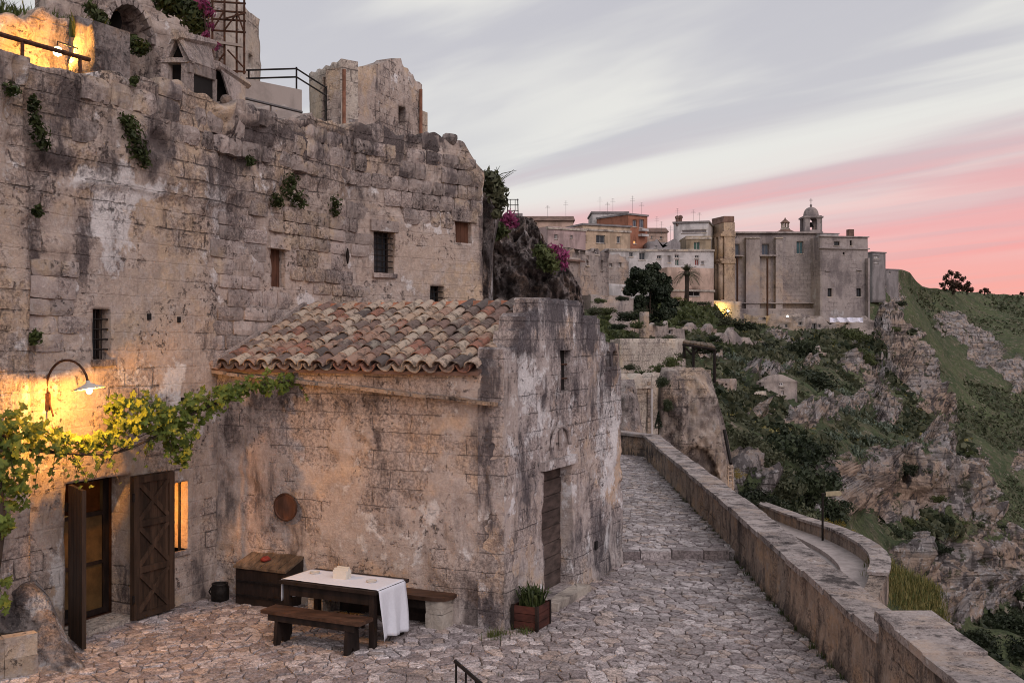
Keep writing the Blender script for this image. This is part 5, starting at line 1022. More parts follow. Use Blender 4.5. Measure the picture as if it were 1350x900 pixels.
for px, yt, yb, d in ((942, 459, 505, 43.1), (914, 453, 494, 43.5), (902, 452, 470, 43.7)): MB().tube([P(px, yt, d), P(px, yb, d)], .06, 6).build('post', MAT['iron'], pg)
for px0, y0, px1, y1 in ((901, 456, 913, 468), (925, 456, 914, 468)): MB().tube([P(px0, y0, 43.55), P(px1, y1, 43.55)], .045, 6).build('brace', MAT['dark_wood'], pg)
tag(MB().tube([P(955, 567, 40.2), P(963.5, 611, 38.9)], .07, 6).build('drain_pipe', MAT['iron']), 'black pipe running down the right edge of the bluff', 'pipe')
lt = thing('trellis', 'small pale ladder trellis at the foot of the bluff pipe', 'trellis', P(962, 635, 38.5))
for i in range(2): MB().tube([P(960+i*6, 613, 38.6), P(960.5+i*6, 645, 38.6)], .03, 5).build('post', MAT['pale_stone'], lt)
for i in range(6): MB().tube([P(960, 616+i*5, 38.6), P(966.5, 616+i*5, 38.6)], .022, 5).build('rung', MAT['pale_stone'], lt)
l = bpy.data.lights.new('lamp_light', 'POINT'); l.energy = 14; l.color = (1, .5, .14); l.shadow_soft_size = .06
gl = thing('ground_lamp', 'small warm spotlight at the foot of the bluff', 'lamp', P(951, 640, 38.3)); lo = bpy.data.objects.new('lamp_light', l); link(lo, gl); lo.location = P(951, 636, 37.9)
MB().lathe(P(951, 640, 38.3), [(.04, -.05), (.07, 0), (.07, .1), (.05, .12)], 8).build('lamp_body', MAT['iron'], gl)
# sign on a post by the road
sg = thing('road_sign', 'wooden direction board on a thin black post by the road wall', 'sign', P(1085, 716, 33.2))
MB().tube([P(1084.5, 718, 33.2), P(1084.5, 650, 33.2)], .035, 6).build('post', MAT['iron'], sg)
a = P(1090, 648, 33.2); bd = MB().prism([P(1089, 654, 33.15), P(1108, 653, 33.15), P(1110.5, 650, 33.15), P(1108, 647, 33.15), P(1089, 648, 33.15)], (0, .06, 0)).build('sign_board', MAT['sign_board'], sg)
MB().tube([P(1083, 650.5, 33.2), P(1092, 650.5, 33.2)], .03, 5).build('bracket', MAT['iron'], sg)
# ---------------------------------------------------------------- ruins above the main facade
ut = MB(); a = [mwall(2, -.3), mwall(8, -.3), mwall(11.9, -.3), mwall(15.2, -.35), mwall(15.2, -.35)+Vector((-2, 9, 0)), mwall(2, -12)]
for q in a: q.z = 7.55
ut.prism(a, (0, 0, -.3)); struct(ut.build('upper_ground', MAT['dirt']))
def up_wall(name, label, cat, px0, d0, px1, d1, ytl, ytr, zb, mat='facade_stone', amp=.06, ops=(), res=.09, deep=.6, attrf=None, seed=4, jag=.06):
    f = Face(px0, d0, px1, d1); z0_, z1_ = f.z_of(px0, ytl), f.z_of(px1, ytr); t = thing(name, label, cat, f(f.L/2, -.2, zb)); Ht = min(z0_, z1_)
    wall('wall', [f.a, f.b], lambda s: z0_+(z1_-z0_)*s/f.L+jag*math.sin(s*5.3+seed)+jag*.6*math.sin(s*13), Ht, [f.op(*o) for o in ops], deep, lambda S, Z, V: fbm(V*1.4, 4, .55, seed)*amp+fbm(V*5, 3, .6, seed+1)*amp*.4, res, MAT[mat], t, zb, Ht-.15, attrf)
    return t, f
up_wall('ruin_wall', 'low ruined wall lit orange by the upper lamp', 'ruin', -40, 14.6, 92, 15.9, 2, 28, 7.4, 'facade_stone', .10, seed=14, jag=.1)
up_wall('ruin_pier', 'short rough stone pier at the end of the orange lit wall', 'ruin', 94, 15.15, 128, 14.9, 24, 26, 7.4, 'rock', .10, seed=15)
# arched ruin
af = Face(60, 19.2, 296, 21.6); ar = thing('arched_ruin', 'ruined stone wall with a dark blocked arch above the facade', 'ruin', af(2.5, 0, 7.5))
aw = wall('wall', [af.a, af.b], lambda s: 12.2, 12.2, [], .6, lambda S, Z, V: fbm(V*1.1, 4, .55, 24)*.14+fbm(V*4, 4, .6, 25)*.05-.55*((((S-af.s_of(168))/(.5*(af.s_of(197)-af.s_of(139))))**2+(np.maximum(Z-af.z_of(168, 55), 0)/(af.z_of(168, 8)-af.z_of(168, 55)))**2) < 1), .07, MAT['facade_stone'], ar, 7.3, 12)
s_c, r_s, zc0, rz = af.s_of(168), .5*(af.s_of(200)-af.s_of(136)), af.z_of(168, 55), af.z_of(168, 4)-af.z_of(168, 55)
for k in range(13):
    a0, a1 = math.pi*k/13+.02, math.pi*(k+1)/13-.02; MB().prism([af(s_c+r_s*q*math.cos(a_), -.35, zc0+rz*q*math.sin(a_)) for q, a_ in ((.92, a0), (1.10, a0), (1.10, a1), (.92, a1))], Vector((af.n[0], af.n[1], 0))*.47).build('voussoir', MAT['facade_block'], ar, .015, jit=.012)
MB().lathe(af(af.s_of(150), -.62, af.z_of(150, 22)), [(.02, 0), (.36, .0), (.36, .12), (.02, .13)], 12, ey=Z3, ez=Vector((af.n[0], af.n[1], 0))).build('hollow', MAT['opening_shade'], ar)  # black disc painted in for the shade of a hollow
up_wall('stone_house', 'tall plain stone house wall behind the scaffold', 'house', 286, 22.5, 343, 25.0, -22, 27, 7.2, 'pale_stone', .04, [(330-2, 333, 72, 90)], .12, 3.0, seed=33, jag=.02)
# two slab-roofed stone hoods on the crest
hm = MAT['facade_block']; hv = MAT['opening_shade']
def slab(t, pts, ext, nm, m_=None, bev=.012): MB().prism([P(*q) for q in pts], ext).build(nm, m_ or hm, t, bev, jit=.006)
t = thing('stone_hood', 'tent shaped stone hood with slab roof on the facade crest', 'hood', P(232, 128, 16.0)); bk = Vector((.03, .12, 0))
slab(t, [(212, 75, 15.9), (221, 75, 15.9), (221, 122, 15.9), (213, 122, 15.9)], bk, 'post'); slab(t, [(239, 77, 15.9), (250, 78, 15.9), (250, 124, 15.9), (238, 122, 15.9)], bk, 'post')
slab(t, [(212, 76, 15.88), (251, 76, 15.88), (251, 82, 15.88), (212, 83, 15.88)], bk, 'crossbeam'); slab(t, [(228, 47, 15.9), (234, 47, 15.9), (221, 76, 15.9), (213, 76, 15.9)], bk, 'gable_slab'); slab(t, [(230, 47, 15.9), (236, 47, 15.9), (251, 77, 15.9), (242, 77, 15.9)], bk, 'gable_slab')
slab(t, [(231, 50, 16.1), (215, 78, 16.1), (215, 124, 16.1), (247, 124, 16.1), (247, 78, 16.1)], Vector((0, .08, 0)), 'inside_shade_panel', hv, 0)  # black panel standing in for the shade within the hood
slab(t, [(232, 46, 15.85), (278, 58, 17.3), (285, 93, 17.0), (250, 79, 15.8)], Vector((-.06, .06, .05)), 'roof_slab'); MB().tube([P(230, 46, 15.8), P(281, 58, 17.4)], .085, 6).build('ridge_stone', hm, t, jit=.012)
slab(t, [(250, 80, 15.85), (285, 94, 17.0), (285, 106, 17.0), (250, 95, 15.85)], Vector((-.08, .08, 0)), 'eave_beam'); slab(t, [(250, 94, 15.93), (283, 105, 17.05), (283, 132, 17.05), (250, 122, 15.93)], Vector((-.06, .06, 0)), 'opening_shade_panel', hv, 0)  # second black panel is painted shade under the eave beam
slab(t, [(280, 104, 16.95), (286, 105, 17.0), (286, 140, 17.0), (280, 138, 16.95)], Vector((-.05, .1, 0)), 'post')
t = thing('stone_hood', 'leaning slab stone hood beside the concrete stair block', 'hood', P(300, 135, 17.2))
MB().tube([P(284, 85, 17.0), P(327, 113, 18.4)], .07, 6).build('ridge_stone', hm, t, jit=.012); slab(t, [(291, 92, 17.0), (324, 114, 18.2), (323, 140, 18.0), (308, 146, 17.3)], Vector((-.05, .1, .02)), 'leaning_slab'); slab(t, [(285, 92, 17.2), (296, 98, 17.4), (306, 138, 17.5), (285, 134, 17.3)], Vector((0, .08, 0)), 'inside_shade_panel', hv, 0)  # black panel behind the slab replaces real shade
# scaffold
sc_ = thing('scaffold', 'rusty tube scaffold standing in front of the tall stone house', 'scaffold', P(305, 100, 20.5))
def sp_(px, py, d): return P(px, py, d)
for px in (280, 296, 312, 322):
    for d in (20.3, 21.2): MB().tube([sp_(px, 98, d), sp_(px, -12, d)], .024, 6).build('standard', MAT['rusty_iron'], sc_)
for py in (2, 14, 25, 40, 92):
    for d in (20.3, 21.2): MB().tube([sp_(278, py, d), sp_(324, py+3, d)], .02, 6).build('ledger', MAT['rusty_iron'], sc_)
for a, b in (((280, 40), (296, 14)), ((296, 40), (312, 18)), ((312, 14), (322, 44)), ((280, 92), (296, 70)), ((322, 90), (300, 66)), ((296, 25), (322, 18))): MB().tube([sp_(*a, 20.25), sp_(*b, 20.25)], .018, 6).build('brace', MAT['rusty_iron'], sc_)
for i in range(4): MB().prism([sp_(280, 56+i*.5, 20.2+i*.24), sp_(320, 62+i*.5, 20.2+i*.24), sp_(320, 62+i*.5, 20.42+i*.24), sp_(280, 56+i*.5, 20.42+i*.24)], (0, 0, .05)).build('deck_plank', MAT['concrete'], sc_)
# concrete block with railing, and the square ruin
bf = Face(322, 21.5, 398, 22.5); cbk = thing('stair_block', 'plain concrete block with a tubular railing on the roof', 'wall', bf(.6, -.5, 7.5))
zt = bf.z_of(360, 111); fbox(bf, 0, bf.L, -2.2, 0, 7.3, zt).build('block', MAT['concrete'], cbk, .02)
for px, yt in ((333, 92), (396, 87)): s = bf.s_of(px); MB().tube([bf(s, -.15, zt-.05), bf(s, -.15, bf.z_of(px, yt))], .022, 6).build('post', MAT['iron'], cbk)
for ya, yb in ((91, 89), (102, 100)): MB().tube([bf(bf.s_of(330), -.15, bf.z_of(330, ya)), bf(bf.s_of(396), -.15, bf.z_of(396, yb)), bf(bf.s_of(396), -.15, bf.z_of(396, yb))+Vector((.38, 1.5, -.05))], .02, 6).build('rail', MAT['iron'], cbk)
q = bf(bf.s_of(396), -.15, 0)+Vector((.38, 1.5, 0)); MB().tube([Vector((q.x, q.y, zt-.4)), Vector((q.x, q.y, bf.z_of(396, 90)))], .02, 6).build('post', MAT['iron'], cbk)
fbox(bf, -.1, .25, -1.6, -.7, zt-.02, zt+.62).build('upstand', MAT['pale_stone'], cbk, .02)
lr = thing('low_railing', 'short grey pipe handrail along the crest below the concrete block', 'railing', mwall(9.2, -.2, 7.9))
MB().tube([P(316, 128, 18.4), P(398, 148, 19.6)], .028, 6).build('rail', MAT['steel'], lr)
for px, py in ((318, 128), (357, 138)): MB().tube([P(px, py, 18.4+(px-316)/82*1.2), P(px, py+24, 18.4+(px-316)/82*1.2)], .022, 6).build('post', MAT['steel'], lr)
up_wall('ruin_wall', 'thin stone slab wall between handrail and concrete block', 'wall', 322, 19.6, 400, 21.0, 132, 150, 7.4, 'concrete', .02, seed=40)
sq = thing('roofless_house', 'square roofless stone house with a stepped gable on the summit', 'house', P(480, 170, 27))
fL, fR = Face(408, 28.6, 450, 27.2), Face(450, 27.2, 557, 31.0)
zl = fL.z_of(430, 88); wall('front_wall', [fL.a, fL.b], lambda s: zl+.04*math.sin(s*15), zl, [], .5, ddisp(.03, 1.5, 51), .12, MAT['pale_stone'], sq, 7.2, zl-.2)
prof = [(450, 89), (480, 88), (500, 84), (506, 82), (513, 80), (516, 77), (531, 77), (532, 88), (539, 90), (541, 97), (546, 99), (547, 107), (553, 108), (557, 112)]
def sqt(s): px = CX+F*(fR.a+fR.e*s)[0]/(fR.a+fR.e*s)[1]; return fR.z_of(px, float(np.interp(px, [p_[0] for p_ in prof], [p_[1] for p_ in prof])))
wall('gable_wall', [fR.a, fR.b], sqt, fR.z_of(500, 112), [fR.op(525, 534, 141, 166)], .5, ddisp(.05, 1.2, 52), .09, MAT['facade_stone'], sq, 7.2, fR.z_of(500, 118))
o_ = fR.op(524, 535, 140, 167); fbox(fR, o_[0], o_[1], -.45, -.4, o_[2], o_[3]).build('window', MAT['opening_shade'], sq)
fbox(fR, fR.L+.05, fR.L+.5, -1.2, -.1, 7.2, fR.z_of(562, 146)).build('broken_end', MAT['pale_stone'], sq, .03, jit=.03)
for px in (451.5, 553): s = fR.s_of(px); MB().tube([fR(s, .05, fR.z_of(px, 92 if px < 500 else 118)), fR(s, .05, 7.4)], .05, 6).build('corner_pipe', MAT['rust_stone'], sq)
bd_ = MB(); bd_.prism([fL(0, -.5, 7.2), fR(0, -.6, 7.2), fR(fR.L-.02, -.5, 7.2), fR(fR.L-.02, -3.5, 7.2), fL(0, -3.5, 7.2)], (0, 0, fR.z_of(500, 118)-7.2)); bd_.build('rubble_core', MAT['facade_stone'], sq)
# railing and lamp of the upper left ruin
ur = thing('upper_railing', 'thick handrail in front of the orange lit ruin', 'railing', mwall(4.6, -.3, 7.6))
ra_, rb_ = P(-40, 34, 13.0), P(118, 79, 14.6)
MB().tube([ra_, rb_], .032, 8).build('rail', MAT['rusty_iron'], ur)
for px in (25, 104): k = (px+40)/158; q = ra_.lerp(rb_, k); MB().tube([q, q-Z3*.45], .026, 6).build('post', MAT['rusty_iron'], ur)
ul = thing('upper_lamp', 'blazing orange lamp on a thin bracket in the upper left ruin', 'lamp', P(76, 68, 14.95))
q = P(76, 68, 14.95); MB().lathe(q, [(.01, -.07), (.05, -.05), (.07, 0), (.05, .05), (.01, .07)], 12).build('bulb', MAT['bulb'], ul, smooth=True)
MB().tube([q, P(76, 55, 15.0), P(102, 64, 14.75)], .012, 6).build('bracket', MAT['iron'], ul)
l = bpy.data.lights.new('lamp_light', 'POINT'); l.energy = 105; l.color = (1, .42, .05); l.shadow_soft_size = .05; lo = bpy.data.objects.new('lamp_light', l); link(lo, ul); lo.location = q+Vector((0, .1, 0))
# ---------------------------------------------------------------- plants
def leafquads(C, N, size, rg, aspect=.55, bend=.25):
    n = len(C); r = rg.normal(size=(n, 3)); t = np.cross(N, r); t /= np.linalg.norm(t, axis=1, keepdims=True)+1e-9; b = np.cross(N, t)
    s = (size*rg.uniform(.6, 1.3, n))[:, None]
    V = np.stack([C-t*s, C-b*s*aspect+N*s*bend*.3, C+t*s, C+b*s*aspect+N*s*bend*.3], 1)
    V[:, 0] -= N*s*bend; V[:, 2] -= N*s*bend
    return V.reshape(-1, 3), np.arange(4*n).reshape(n, 4)
def lobes_pts(lobes, n, rg, shell=(.72, 1.06)):
    L = np.array(lobes, float); a = L[:, 3]**2; k = rg.choice(len(L), n, p=a/a.sum()); d = rg.normal(size=(n, 3)); d /= np.linalg.norm(d, axis=1, keepdims=True)
    q = L[k, :3]+d*L[k, 3:4]*rg.uniform(*shell, (n, 1)); nn = d+rg.normal(size=(n, 3))*.55; nn /= np.linalg.norm(nn, axis=1, keepdims=True); return q, nn
def bush_mesh(name, mat, n, leaf, seed, nl=11, flat=.75, spread=.62, shell=(.5, 1.12), aspect=.55):
    rg = np.random.default_rng(seed); lb = [(0, 0, .35, .5)]
    for i in range(nl):
        a = rg.uniform(0, 6.28); r = rg.uniform(.15, spread); lb.append((r*math.cos(a), r*math.sin(a), rg.uniform(.1, .75)*flat, rg.uniform(.22, .42)))
    for i in range(18):
        a = rg.uniform(0, 6.28); r = rg.uniform(.45, .98); lb.append((r*math.cos(a), r*math.sin(a), rg.uniform(.05, 1.0)*flat*(1.15-r*.5), rg.uniform(.09, .2)))
    C, N = lobes_pts(lb, n, rg, shell); C[:, 2] = np.maximum(C[:, 2], rg.uniform(-.12, .04, n)); V, Q = leafquads(C, N, leaf, rg, aspect); me = quadmesh(name, V, Q); me.materials.append(MAT[mat]); return me
BM = {k: [bush_mesh('shrub', m_, n_, lf, sd*10+j, fl_, ft) for j in range(3)] for sd, (k, m_, n_, lf, fl_, ft) in enumerate((('dark', 'dark_shrub', 1500, .075, 11, .8), ('olive', 'olive_shrub', 1300, .07, 11, .7), ('fresh', 'fresh_shrub', 1300, .07, 9, .7), ('broom', 'broom_yellow', 900, .05, 9, .8), ('dry', 'dry_grass', 900, .08, 9, .5)))}
def cactus_mesh(seed):
    rg = np.random.default_rng(seed); V, Q = [], []; n = 260; C = rg.normal(size=(n, 3))*(.5, .5, .3); C[:, 2] = np.abs(C[:, 2])+.05; m = 7
    for c in C:
        nn = rg.normal(size=3)*(1, 1, .35); nn /= np.linalg.norm(nn); up = np.array([0, 0, 1.])-nn*nn[2]+rg.normal(size=3)*.3; up -= nn*up.dot(nn); up /= np.linalg.norm(up); sd = np.cross(nn, up); s = rg.uniform(.07, .13); b = len(V)
        V += [c+nn*.03]+[c+(sd*math.cos(t)*.62+up*math.sin(t))*s for t in np.linspace(0, 6.283, m, endpoint=False)]+[c-nn*.03]
        for i in range(m): Q += [(b, b+1+i, b+1+(i+1) % m), (b+m+1, b+1+(i+1) % m, b+1+i)]
    me = mesh('prickly_pear', V, Q); me.materials.append(MAT['cactus_green']); return me
BM['cactus'] = [cactus_mesh(k) for k in range(3)]
LBL = {'dark': ('shrub', 'dark green rounded shrub growing among the rocks of the ravine slope', 'shrub', 'dark shrubs on the ravine slope'), 'olive': ('shrub', 'dull olive green shrub growing on the ravine slope', 'shrub', 'olive green shrubs on the ravine slope'),
       'fresh': ('shrub', 'fresh green leafy shrub growing on the ravine slope', 'shrub', 'fresh green shrubs on the ravine slope'), 'broom': ('broom_bush', 'yellow flowering broom bush on the ravine slope', 'bush', 'yellow broom bushes on the ravine slope'),
       'cactus': ('prickly_pear', 'grey green prickly pear clump on the ravine slope', 'cactus', 'prickly pear clumps on the ravine slope'), 'dry': ('grass_clump', 'dry yellowish grass clump on the ravine slope', 'grass', 'dry grass clumps on the ravine slope')}
def bush(kind, px, py, rpx, hk=1.0, d=None, label=None, name=None, cat=None, group=None, wk=1.0):
    d = d or float(depA(np.array([px]), np.array([py]))[0]); r = rpx*d/F; b = P(px, py, d*.995)
    if kind == 'cactus':
        t = thing(LBL[kind][0], LBL[kind][1], LBL[kind][2], b, LBL[kind][3]); o = bpy.data.objects.new('pads', random.choice(BM[kind])); link(o, t); stuff(o)
        o.location = b-Z3*r*.12; o.scale = (r*wk, r, r*hk); o.rotation_euler = (0, 0, random.uniform(0, 6.28)); return t
    o = bpy.data.objects.new(name or LBL[kind][0], random.choice(BM[kind])); COL.objects.link(o)
    o.location = b-Z3*r*.12; o.scale = (r*wk, r, r*hk); o.rotation_euler = (0, 0, random.uniform(0, 6.28))
    L = LBL[kind]; tag(o, label or L[1], cat or L[2], group if label else L[3]); return o
for k, px, py, r, hk, lb in (('dark', 1058, 474, 27, 1.35, 'large dark bushy shrub just below the ruined stone hut'), ('fresh', 1120, 450, 24, 1.0, 'rounded green shrub directly under the white sheet'), ('fresh', 1132, 476, 22, 1.1, 'green shrub on the ledge below the rounded one at the convent corner'),
    ('dark', 1062, 503, 46, .55, 'long low dark hedge of shrub above the sloping stone hut'), ('dark', 1008, 462, 15, 1.0, 'compact dark shrub left of the ruined stone hut'), ('dark', 975, 436, 26, .7, 'dark shrub under the yellow floodlight wall'), ('olive', 945, 424, 20, 1.2, 'grey olive tree-like shrub left of the yellow floodlight'), ('dark', 998, 437, 18, .8, 'dark shrub beside the second drainpipe foot'), ('olive', 925, 447, 22, .7, 'olive shrub on the terrace under the retaining wall')):
    bush(k, px, py, r, hk, label=lb)
big = [(1010, 640, 46), (1050, 650, 50), (1075, 640, 38), (1000, 600, 34), (1035, 595, 42), (1065, 600, 36), (985, 575, 24), (1090, 670, 30), (1020, 680, 40), (1055, 690, 40), (990, 660, 30)]
for i, (px, py, r) in enumerate(big): bush('dark' if i % 3 else 'olive', px, py+10, r*1.12, 1.05, d=float(depA(np.array([px]), np.array([py+14]))[0])*.97, label='spreading dark bush in the thicket above the curved road wall', group='bushes of the thicket above the road wall')
for k, L in (('cactus', [(965, 478, 18), (985, 487, 18), (1010, 468, 14), (1030, 486, 14), (1110, 548, 20), (1138, 582, 24), (1160, 566, 22), (1090, 578, 20), (1185, 604, 24), (1205, 594, 20), (1120, 600, 24), (1150, 606, 22), (1100, 520, 16), (965, 497, 15), (1130, 560, 20), (1040, 476, 12), (1080, 525, 14), (1118, 575, 18)]),
             ('broom', [(1000, 482, 9), (1086, 694, 11), (1101, 700, 13), (1113, 706, 11), (972, 628, 9), (1000, 478, 6), (1120, 718, 12), (1130, 730, 11), (1150, 474, 7)]),
             ('dark', [(1190, 712, 18), (1215, 704, 16), (1236, 728, 20), (1175, 706, 16), (1300, 738, 22), (1290, 694, 16), (1312, 700, 14), (1245, 690, 14), (1190, 622, 24), (1210, 618, 22), (1165, 590, 16), (1195, 470, 8), (1180, 420, 9), (1188, 402, 8), (1170, 448, 9), (1205, 510, 9), (1235, 585, 9), (1220, 575, 12), (1260, 600, 12), (1275, 680, 12), (1140, 640, 14), (1118, 640, 16), (1330, 830, 30), (1290, 850, 30), (1250, 870, 30), (1345, 870, 40), (1210, 840, 22)]),
             ('fresh', [(1170, 412, 10), (1178, 436, 10), (1240, 660, 14), (1265, 690, 16), (1195, 690, 14), (1225, 620, 14), (1180, 520, 12), (1145, 480, 14), (1100, 455, 12), (1280, 600, 9), (1300, 640, 8)]),
             ('dry', [(980, 500, 14), (1010, 495, 12), (1180, 740, 14), (1150, 680, 10), (1235, 545, 8)])):
    for px, py, r in L: bush(k, px, py, r*(1.5 if k == 'broom' else 1), random.uniform(.7, 1.05), d=float(depA(np.array([px]), np.array([py]))[0])*(.82 if k == 'broom' and py > 600 else 1))
rg = np.random.default_rng(55); cnt = 0
while cnt < 120:
    px, py = rg.uniform(955, 1260), rg.uniform(446, 700)
    if py < float(topA(np.array([px]))[0])+8 or rockmask(np.array([px]), np.array([py]), ROCKA)[0] > .45: continue
    k = rg.choice(['dark', 'olive', 'fresh', 'cactus', 'dry'], p=[.36, .28, .14, .14, .08]); bush(str(k), px, py, rg.uniform(4, 11), rg.uniform(.6, 1.0)); cnt += 1
for i in range(26):
    px, py = rg.uniform(1205, 1348), rg.uniform(392, 560)
    if py > 395+(px-1150)*1.15-20 and px < 1300: pass
    d = float(depB(np.array([px]), np.array([py]))[0]); bush('dark', px, py, rg.uniform(1.0, 2.8), .8, d, 'small dark scrub bush dotted over the far green hill', group='scrub bushes on the far hill')
# ground cover: countless low tufts
def cover(name, mat, n, xr, yr, dep, topf, rocks, size, seed, lab, cat):
    rg = np.random.default_rng(seed); px = rg.uniform(*xr, n*2); py = rg.uniform(*yr, n*2); ok = (py > topf(px)+1.5) & (rockmask(px, py, rocks) < .35+.3*rg.random(n*2)) & (fbm(np.stack([px/14, py/9, 0*px], -1), 3, .5, seed) > (-.25 if dep is depA else -9)); px, py = px[ok][:n], py[ok][:n]
    D = dep(px, py)*.998; C = np.stack([(px-CX)/F*D, D, H+(CY-py)/F*D], -1); s = size*D/100*rg.uniform(.5, 1.4, len(D)); C[:, 2] += s*.4
    N = rg.normal(size=C.shape); N /= np.linalg.norm(N, axis=1, keepdims=True); V, Q = leafquads(C, N, s, rg, .6, .1); o = stuff(new(name, quadmesh(name, V, Q), MAT[mat])); return tag(o, lab, cat)
cover('ground_cover', 'olive_shrub', 34000, (830, 1290), (440, 720), depA, topA, ROCKA, .50, 5, 'low grey green herbs covering the ravine slope', 'vegetation')
cover('ground_cover', 'dark_shrub', 16000, (830, 1350), (446, 900), depA, topA, ROCKA, .5, 6, 'dark low undergrowth between the rocks of the ravine', 'vegetation')
cover('ground_cover', 'dry_grass', 9000, (830, 1290), (440, 740), depA, topA, ROCKA, .30, 7, 'dry yellowish grass tufts scattered on the ravine slope', 'grass')
cover('ground_cover', 'fresh_shrub', 9000, (790, 965), (402, 470), depA, topA, ROCKA, .42, 15, 'low green herbs covering the terraces beside the church', 'vegetation')
cover('hill_grass', 'olive_shrub', 20000, (1160, 1352), (380, 900), depB, topB, ROCKB, .17, 8, 'green grass and herbs covering the far hill', 'grass')
cover('hill_grass', 'dark_shrub', 1500, (1160, 1352), (400, 900), depB, topB, ROCKB, .18, 9, 'dark scrub texture covering the far hill', 'scrub')
# trees
def tree(name, label, base, hgt, lobes, n, leaf, mat, trunk_r, limbs=6, seed=1, shell=(.55, 1.05), group=None):
    t = thing(name, label, 'tree', base, group); rg = np.random.default_rng(seed); b = Vector(base); sub = []
    for x, y, z, r in lobes:
        sub.append((b.x+x, b.y+y, b.z+z, r*.6))
        for i in range(5): q = rg.normal(size=3); q = q/np.linalg.norm(q)*r*rg.uniform(.6, 1.05); sub.append((b.x+x+q[0], b.y+y+q[1], b.z+z+q[2]*.8, r*rg.uniform(.22, .42)))
    C, N = lobes_pts(sub, n, rg, shell)
    V, Q = leafquads(C, N, leaf, rg); new('crown', quadmesh('crown', V, Q), MAT[mat], t)
    zt = min(z for x, y, z, r in lobes)+.4; MB().tube([b-Z3*.5, b+Vector((.05, 0, zt*.5)), b+Vector((-.05, 0, zt)), b+Vector((0, 0, hgt*.75))], [trunk_r*1.3, trunk_r, trunk_r*.8, trunk_r*.2], 8).build('trunk', MAT['bark'], t, smooth=True)
    for i in range(limbs):
        x, y, z, r = lobes[i % len(lobes)]; MB().tube([b+Vector((0, 0, zt*.8)), b+Vector((x*.5, y*.5, zt*.8+(z-zt*.8)*.6)), b+Vector((x, y, z))], [trunk_r*.5, trunk_r*.3, trunk_r*.08], 6).build('limb', MAT['bark'], t)
    return t
rg = np.random.default_rng(3); dd = 112; k = dd/F
L = [((px-857)*k, rg.uniform(-1.5, 1.5), (440-py)*k, r*k) for px, py, r in ((838, 362, 13), (856, 356, 13), (872, 366, 12), (832, 380, 12), (848, 376, 15), (868, 384, 15), (880, 395, 11), (842, 396, 13), (858, 402, 14), (874, 412, 13), (850, 412, 10), (884, 408, 8), (864, 350, 8), (830, 370, 8), (878, 376, 9), (868, 424, 9))]
tree('evergreen_tree', 'tall dense dark evergreen tree in front of the white row houses', P(857, 442, dd), 7.5, L, 15000, .2, 'conifer', .24, 3, 4, (.3, 1.3))
# palm
b = P(905, 393, 176); t = thing('palm_tree', 'palm tree with drooping fronds in front of the peach house', 'tree', b); kz = 176/F
top = P(905.5, 361, 176); MB().tube([b-Z3*.6, b.lerp(top, .5)+Vector((.06, 0, 0)), top], [.42, .34, .38], 8).build('trunk', MAT['bark'], t, smooth=True)
MB().lathe(top-Z3*.4, [(.36, 0), (.62, .4), (.5, .8), (.1, 1.0)], 8).build('crown_base', MAT['bark'], t)
rr = random.Random(5)
for i in range(46):
    an = rr.uniform(0, 6.283); el = rr.uniform(-.15, 1.35); Lf = rr.uniform(2.4, 3.1); hd = Vector((math.cos(an), math.sin(an), 0)); pts = []
    for j in range(8):
        q = j/7; pts.append(top+hd*(Lf*q*math.cos(el)*(1-.12*q))+Z3*(Lf*q*math.sin(el)-1.5*q*q*(.5+math.cos(el)*.6)))
    mb = MB(); sdv = hd.cross(Z3)
    for j in range(7):
        a_, b_ = pts[j], pts[j+1]; w0 = .52*(1-abs(j/7-.35))*(1 if j else .4)
        for sg in (-1, 1):
            for m_ in (.2, .7):
                c_ = a_.lerp(b_, m_); tip = c_+sdv*sg*w0+(b_-a_)*.9-Z3*.16; mb.add([c_, c_+(b_-a_)*.30, tip], [(0, 1, 2)])
        mb.add([a_+sdv*.03, a_-sdv*.03, b_-sdv*.03, b_+sdv*.03], [(0, 1, 2, 3)])
    mb.build('frond', MAT['palm_frond'], t)
dd = 432; k = dd/F
tree('hill_tree', 'large open crowned tree on the far hill skyline', P(1257, 386, dd), 8, [((px-1257)*k, 0, (386-py)*k, r*k) for px, py, r in ((1247, 366, 5), (1253, 360, 4.5), (1262, 363, 5), (1268, 368, 4), (1243, 376, 4), (1252, 373, 5.5), (1261, 375, 6), (1257, 381, 5), (1245, 381, 3), (1266, 379, 4))], 2600, .42, 'red_tree', .45, 8, 8, (.2, 1.7))
tree('hill_tree', 'smaller round tree beside the large one on the skyline', P(1275, 387, dd), 5, [((px-1275)*k, 0, (387-py)*k, r*k) for px, py, r in ((1271, 379, 4), (1276, 375, 4), (1281, 381, 3.5), (1275, 382, 4))], 1200, .4, 'red_tree', .3, 4, 9, (.2, 1.7))
tree('hill_tree', 'low spreading tree alone on the far hill skyline', P(1298, 388, dd+10), 3, [((px-1298)*k, 0, (388-py)*k, r*k) for px, py, r in ((1293, 384, 3), (1299, 382, 3.2), (1303, 384.5, 2.6))], 700, .36, 'red_tree', .25, 3, 10, (.2, 1.7))
tree('hill_tree', 'tiny lone tree at the far end of the hill skyline', P(1346, 391, dd+30), 2.5, [(0, 0, 5*k, 2.2*k), (.6, 0, 4*k, 1.6*k)], 240, .4, 'red_tree', .2, 2, 12, (.6, 1.1))
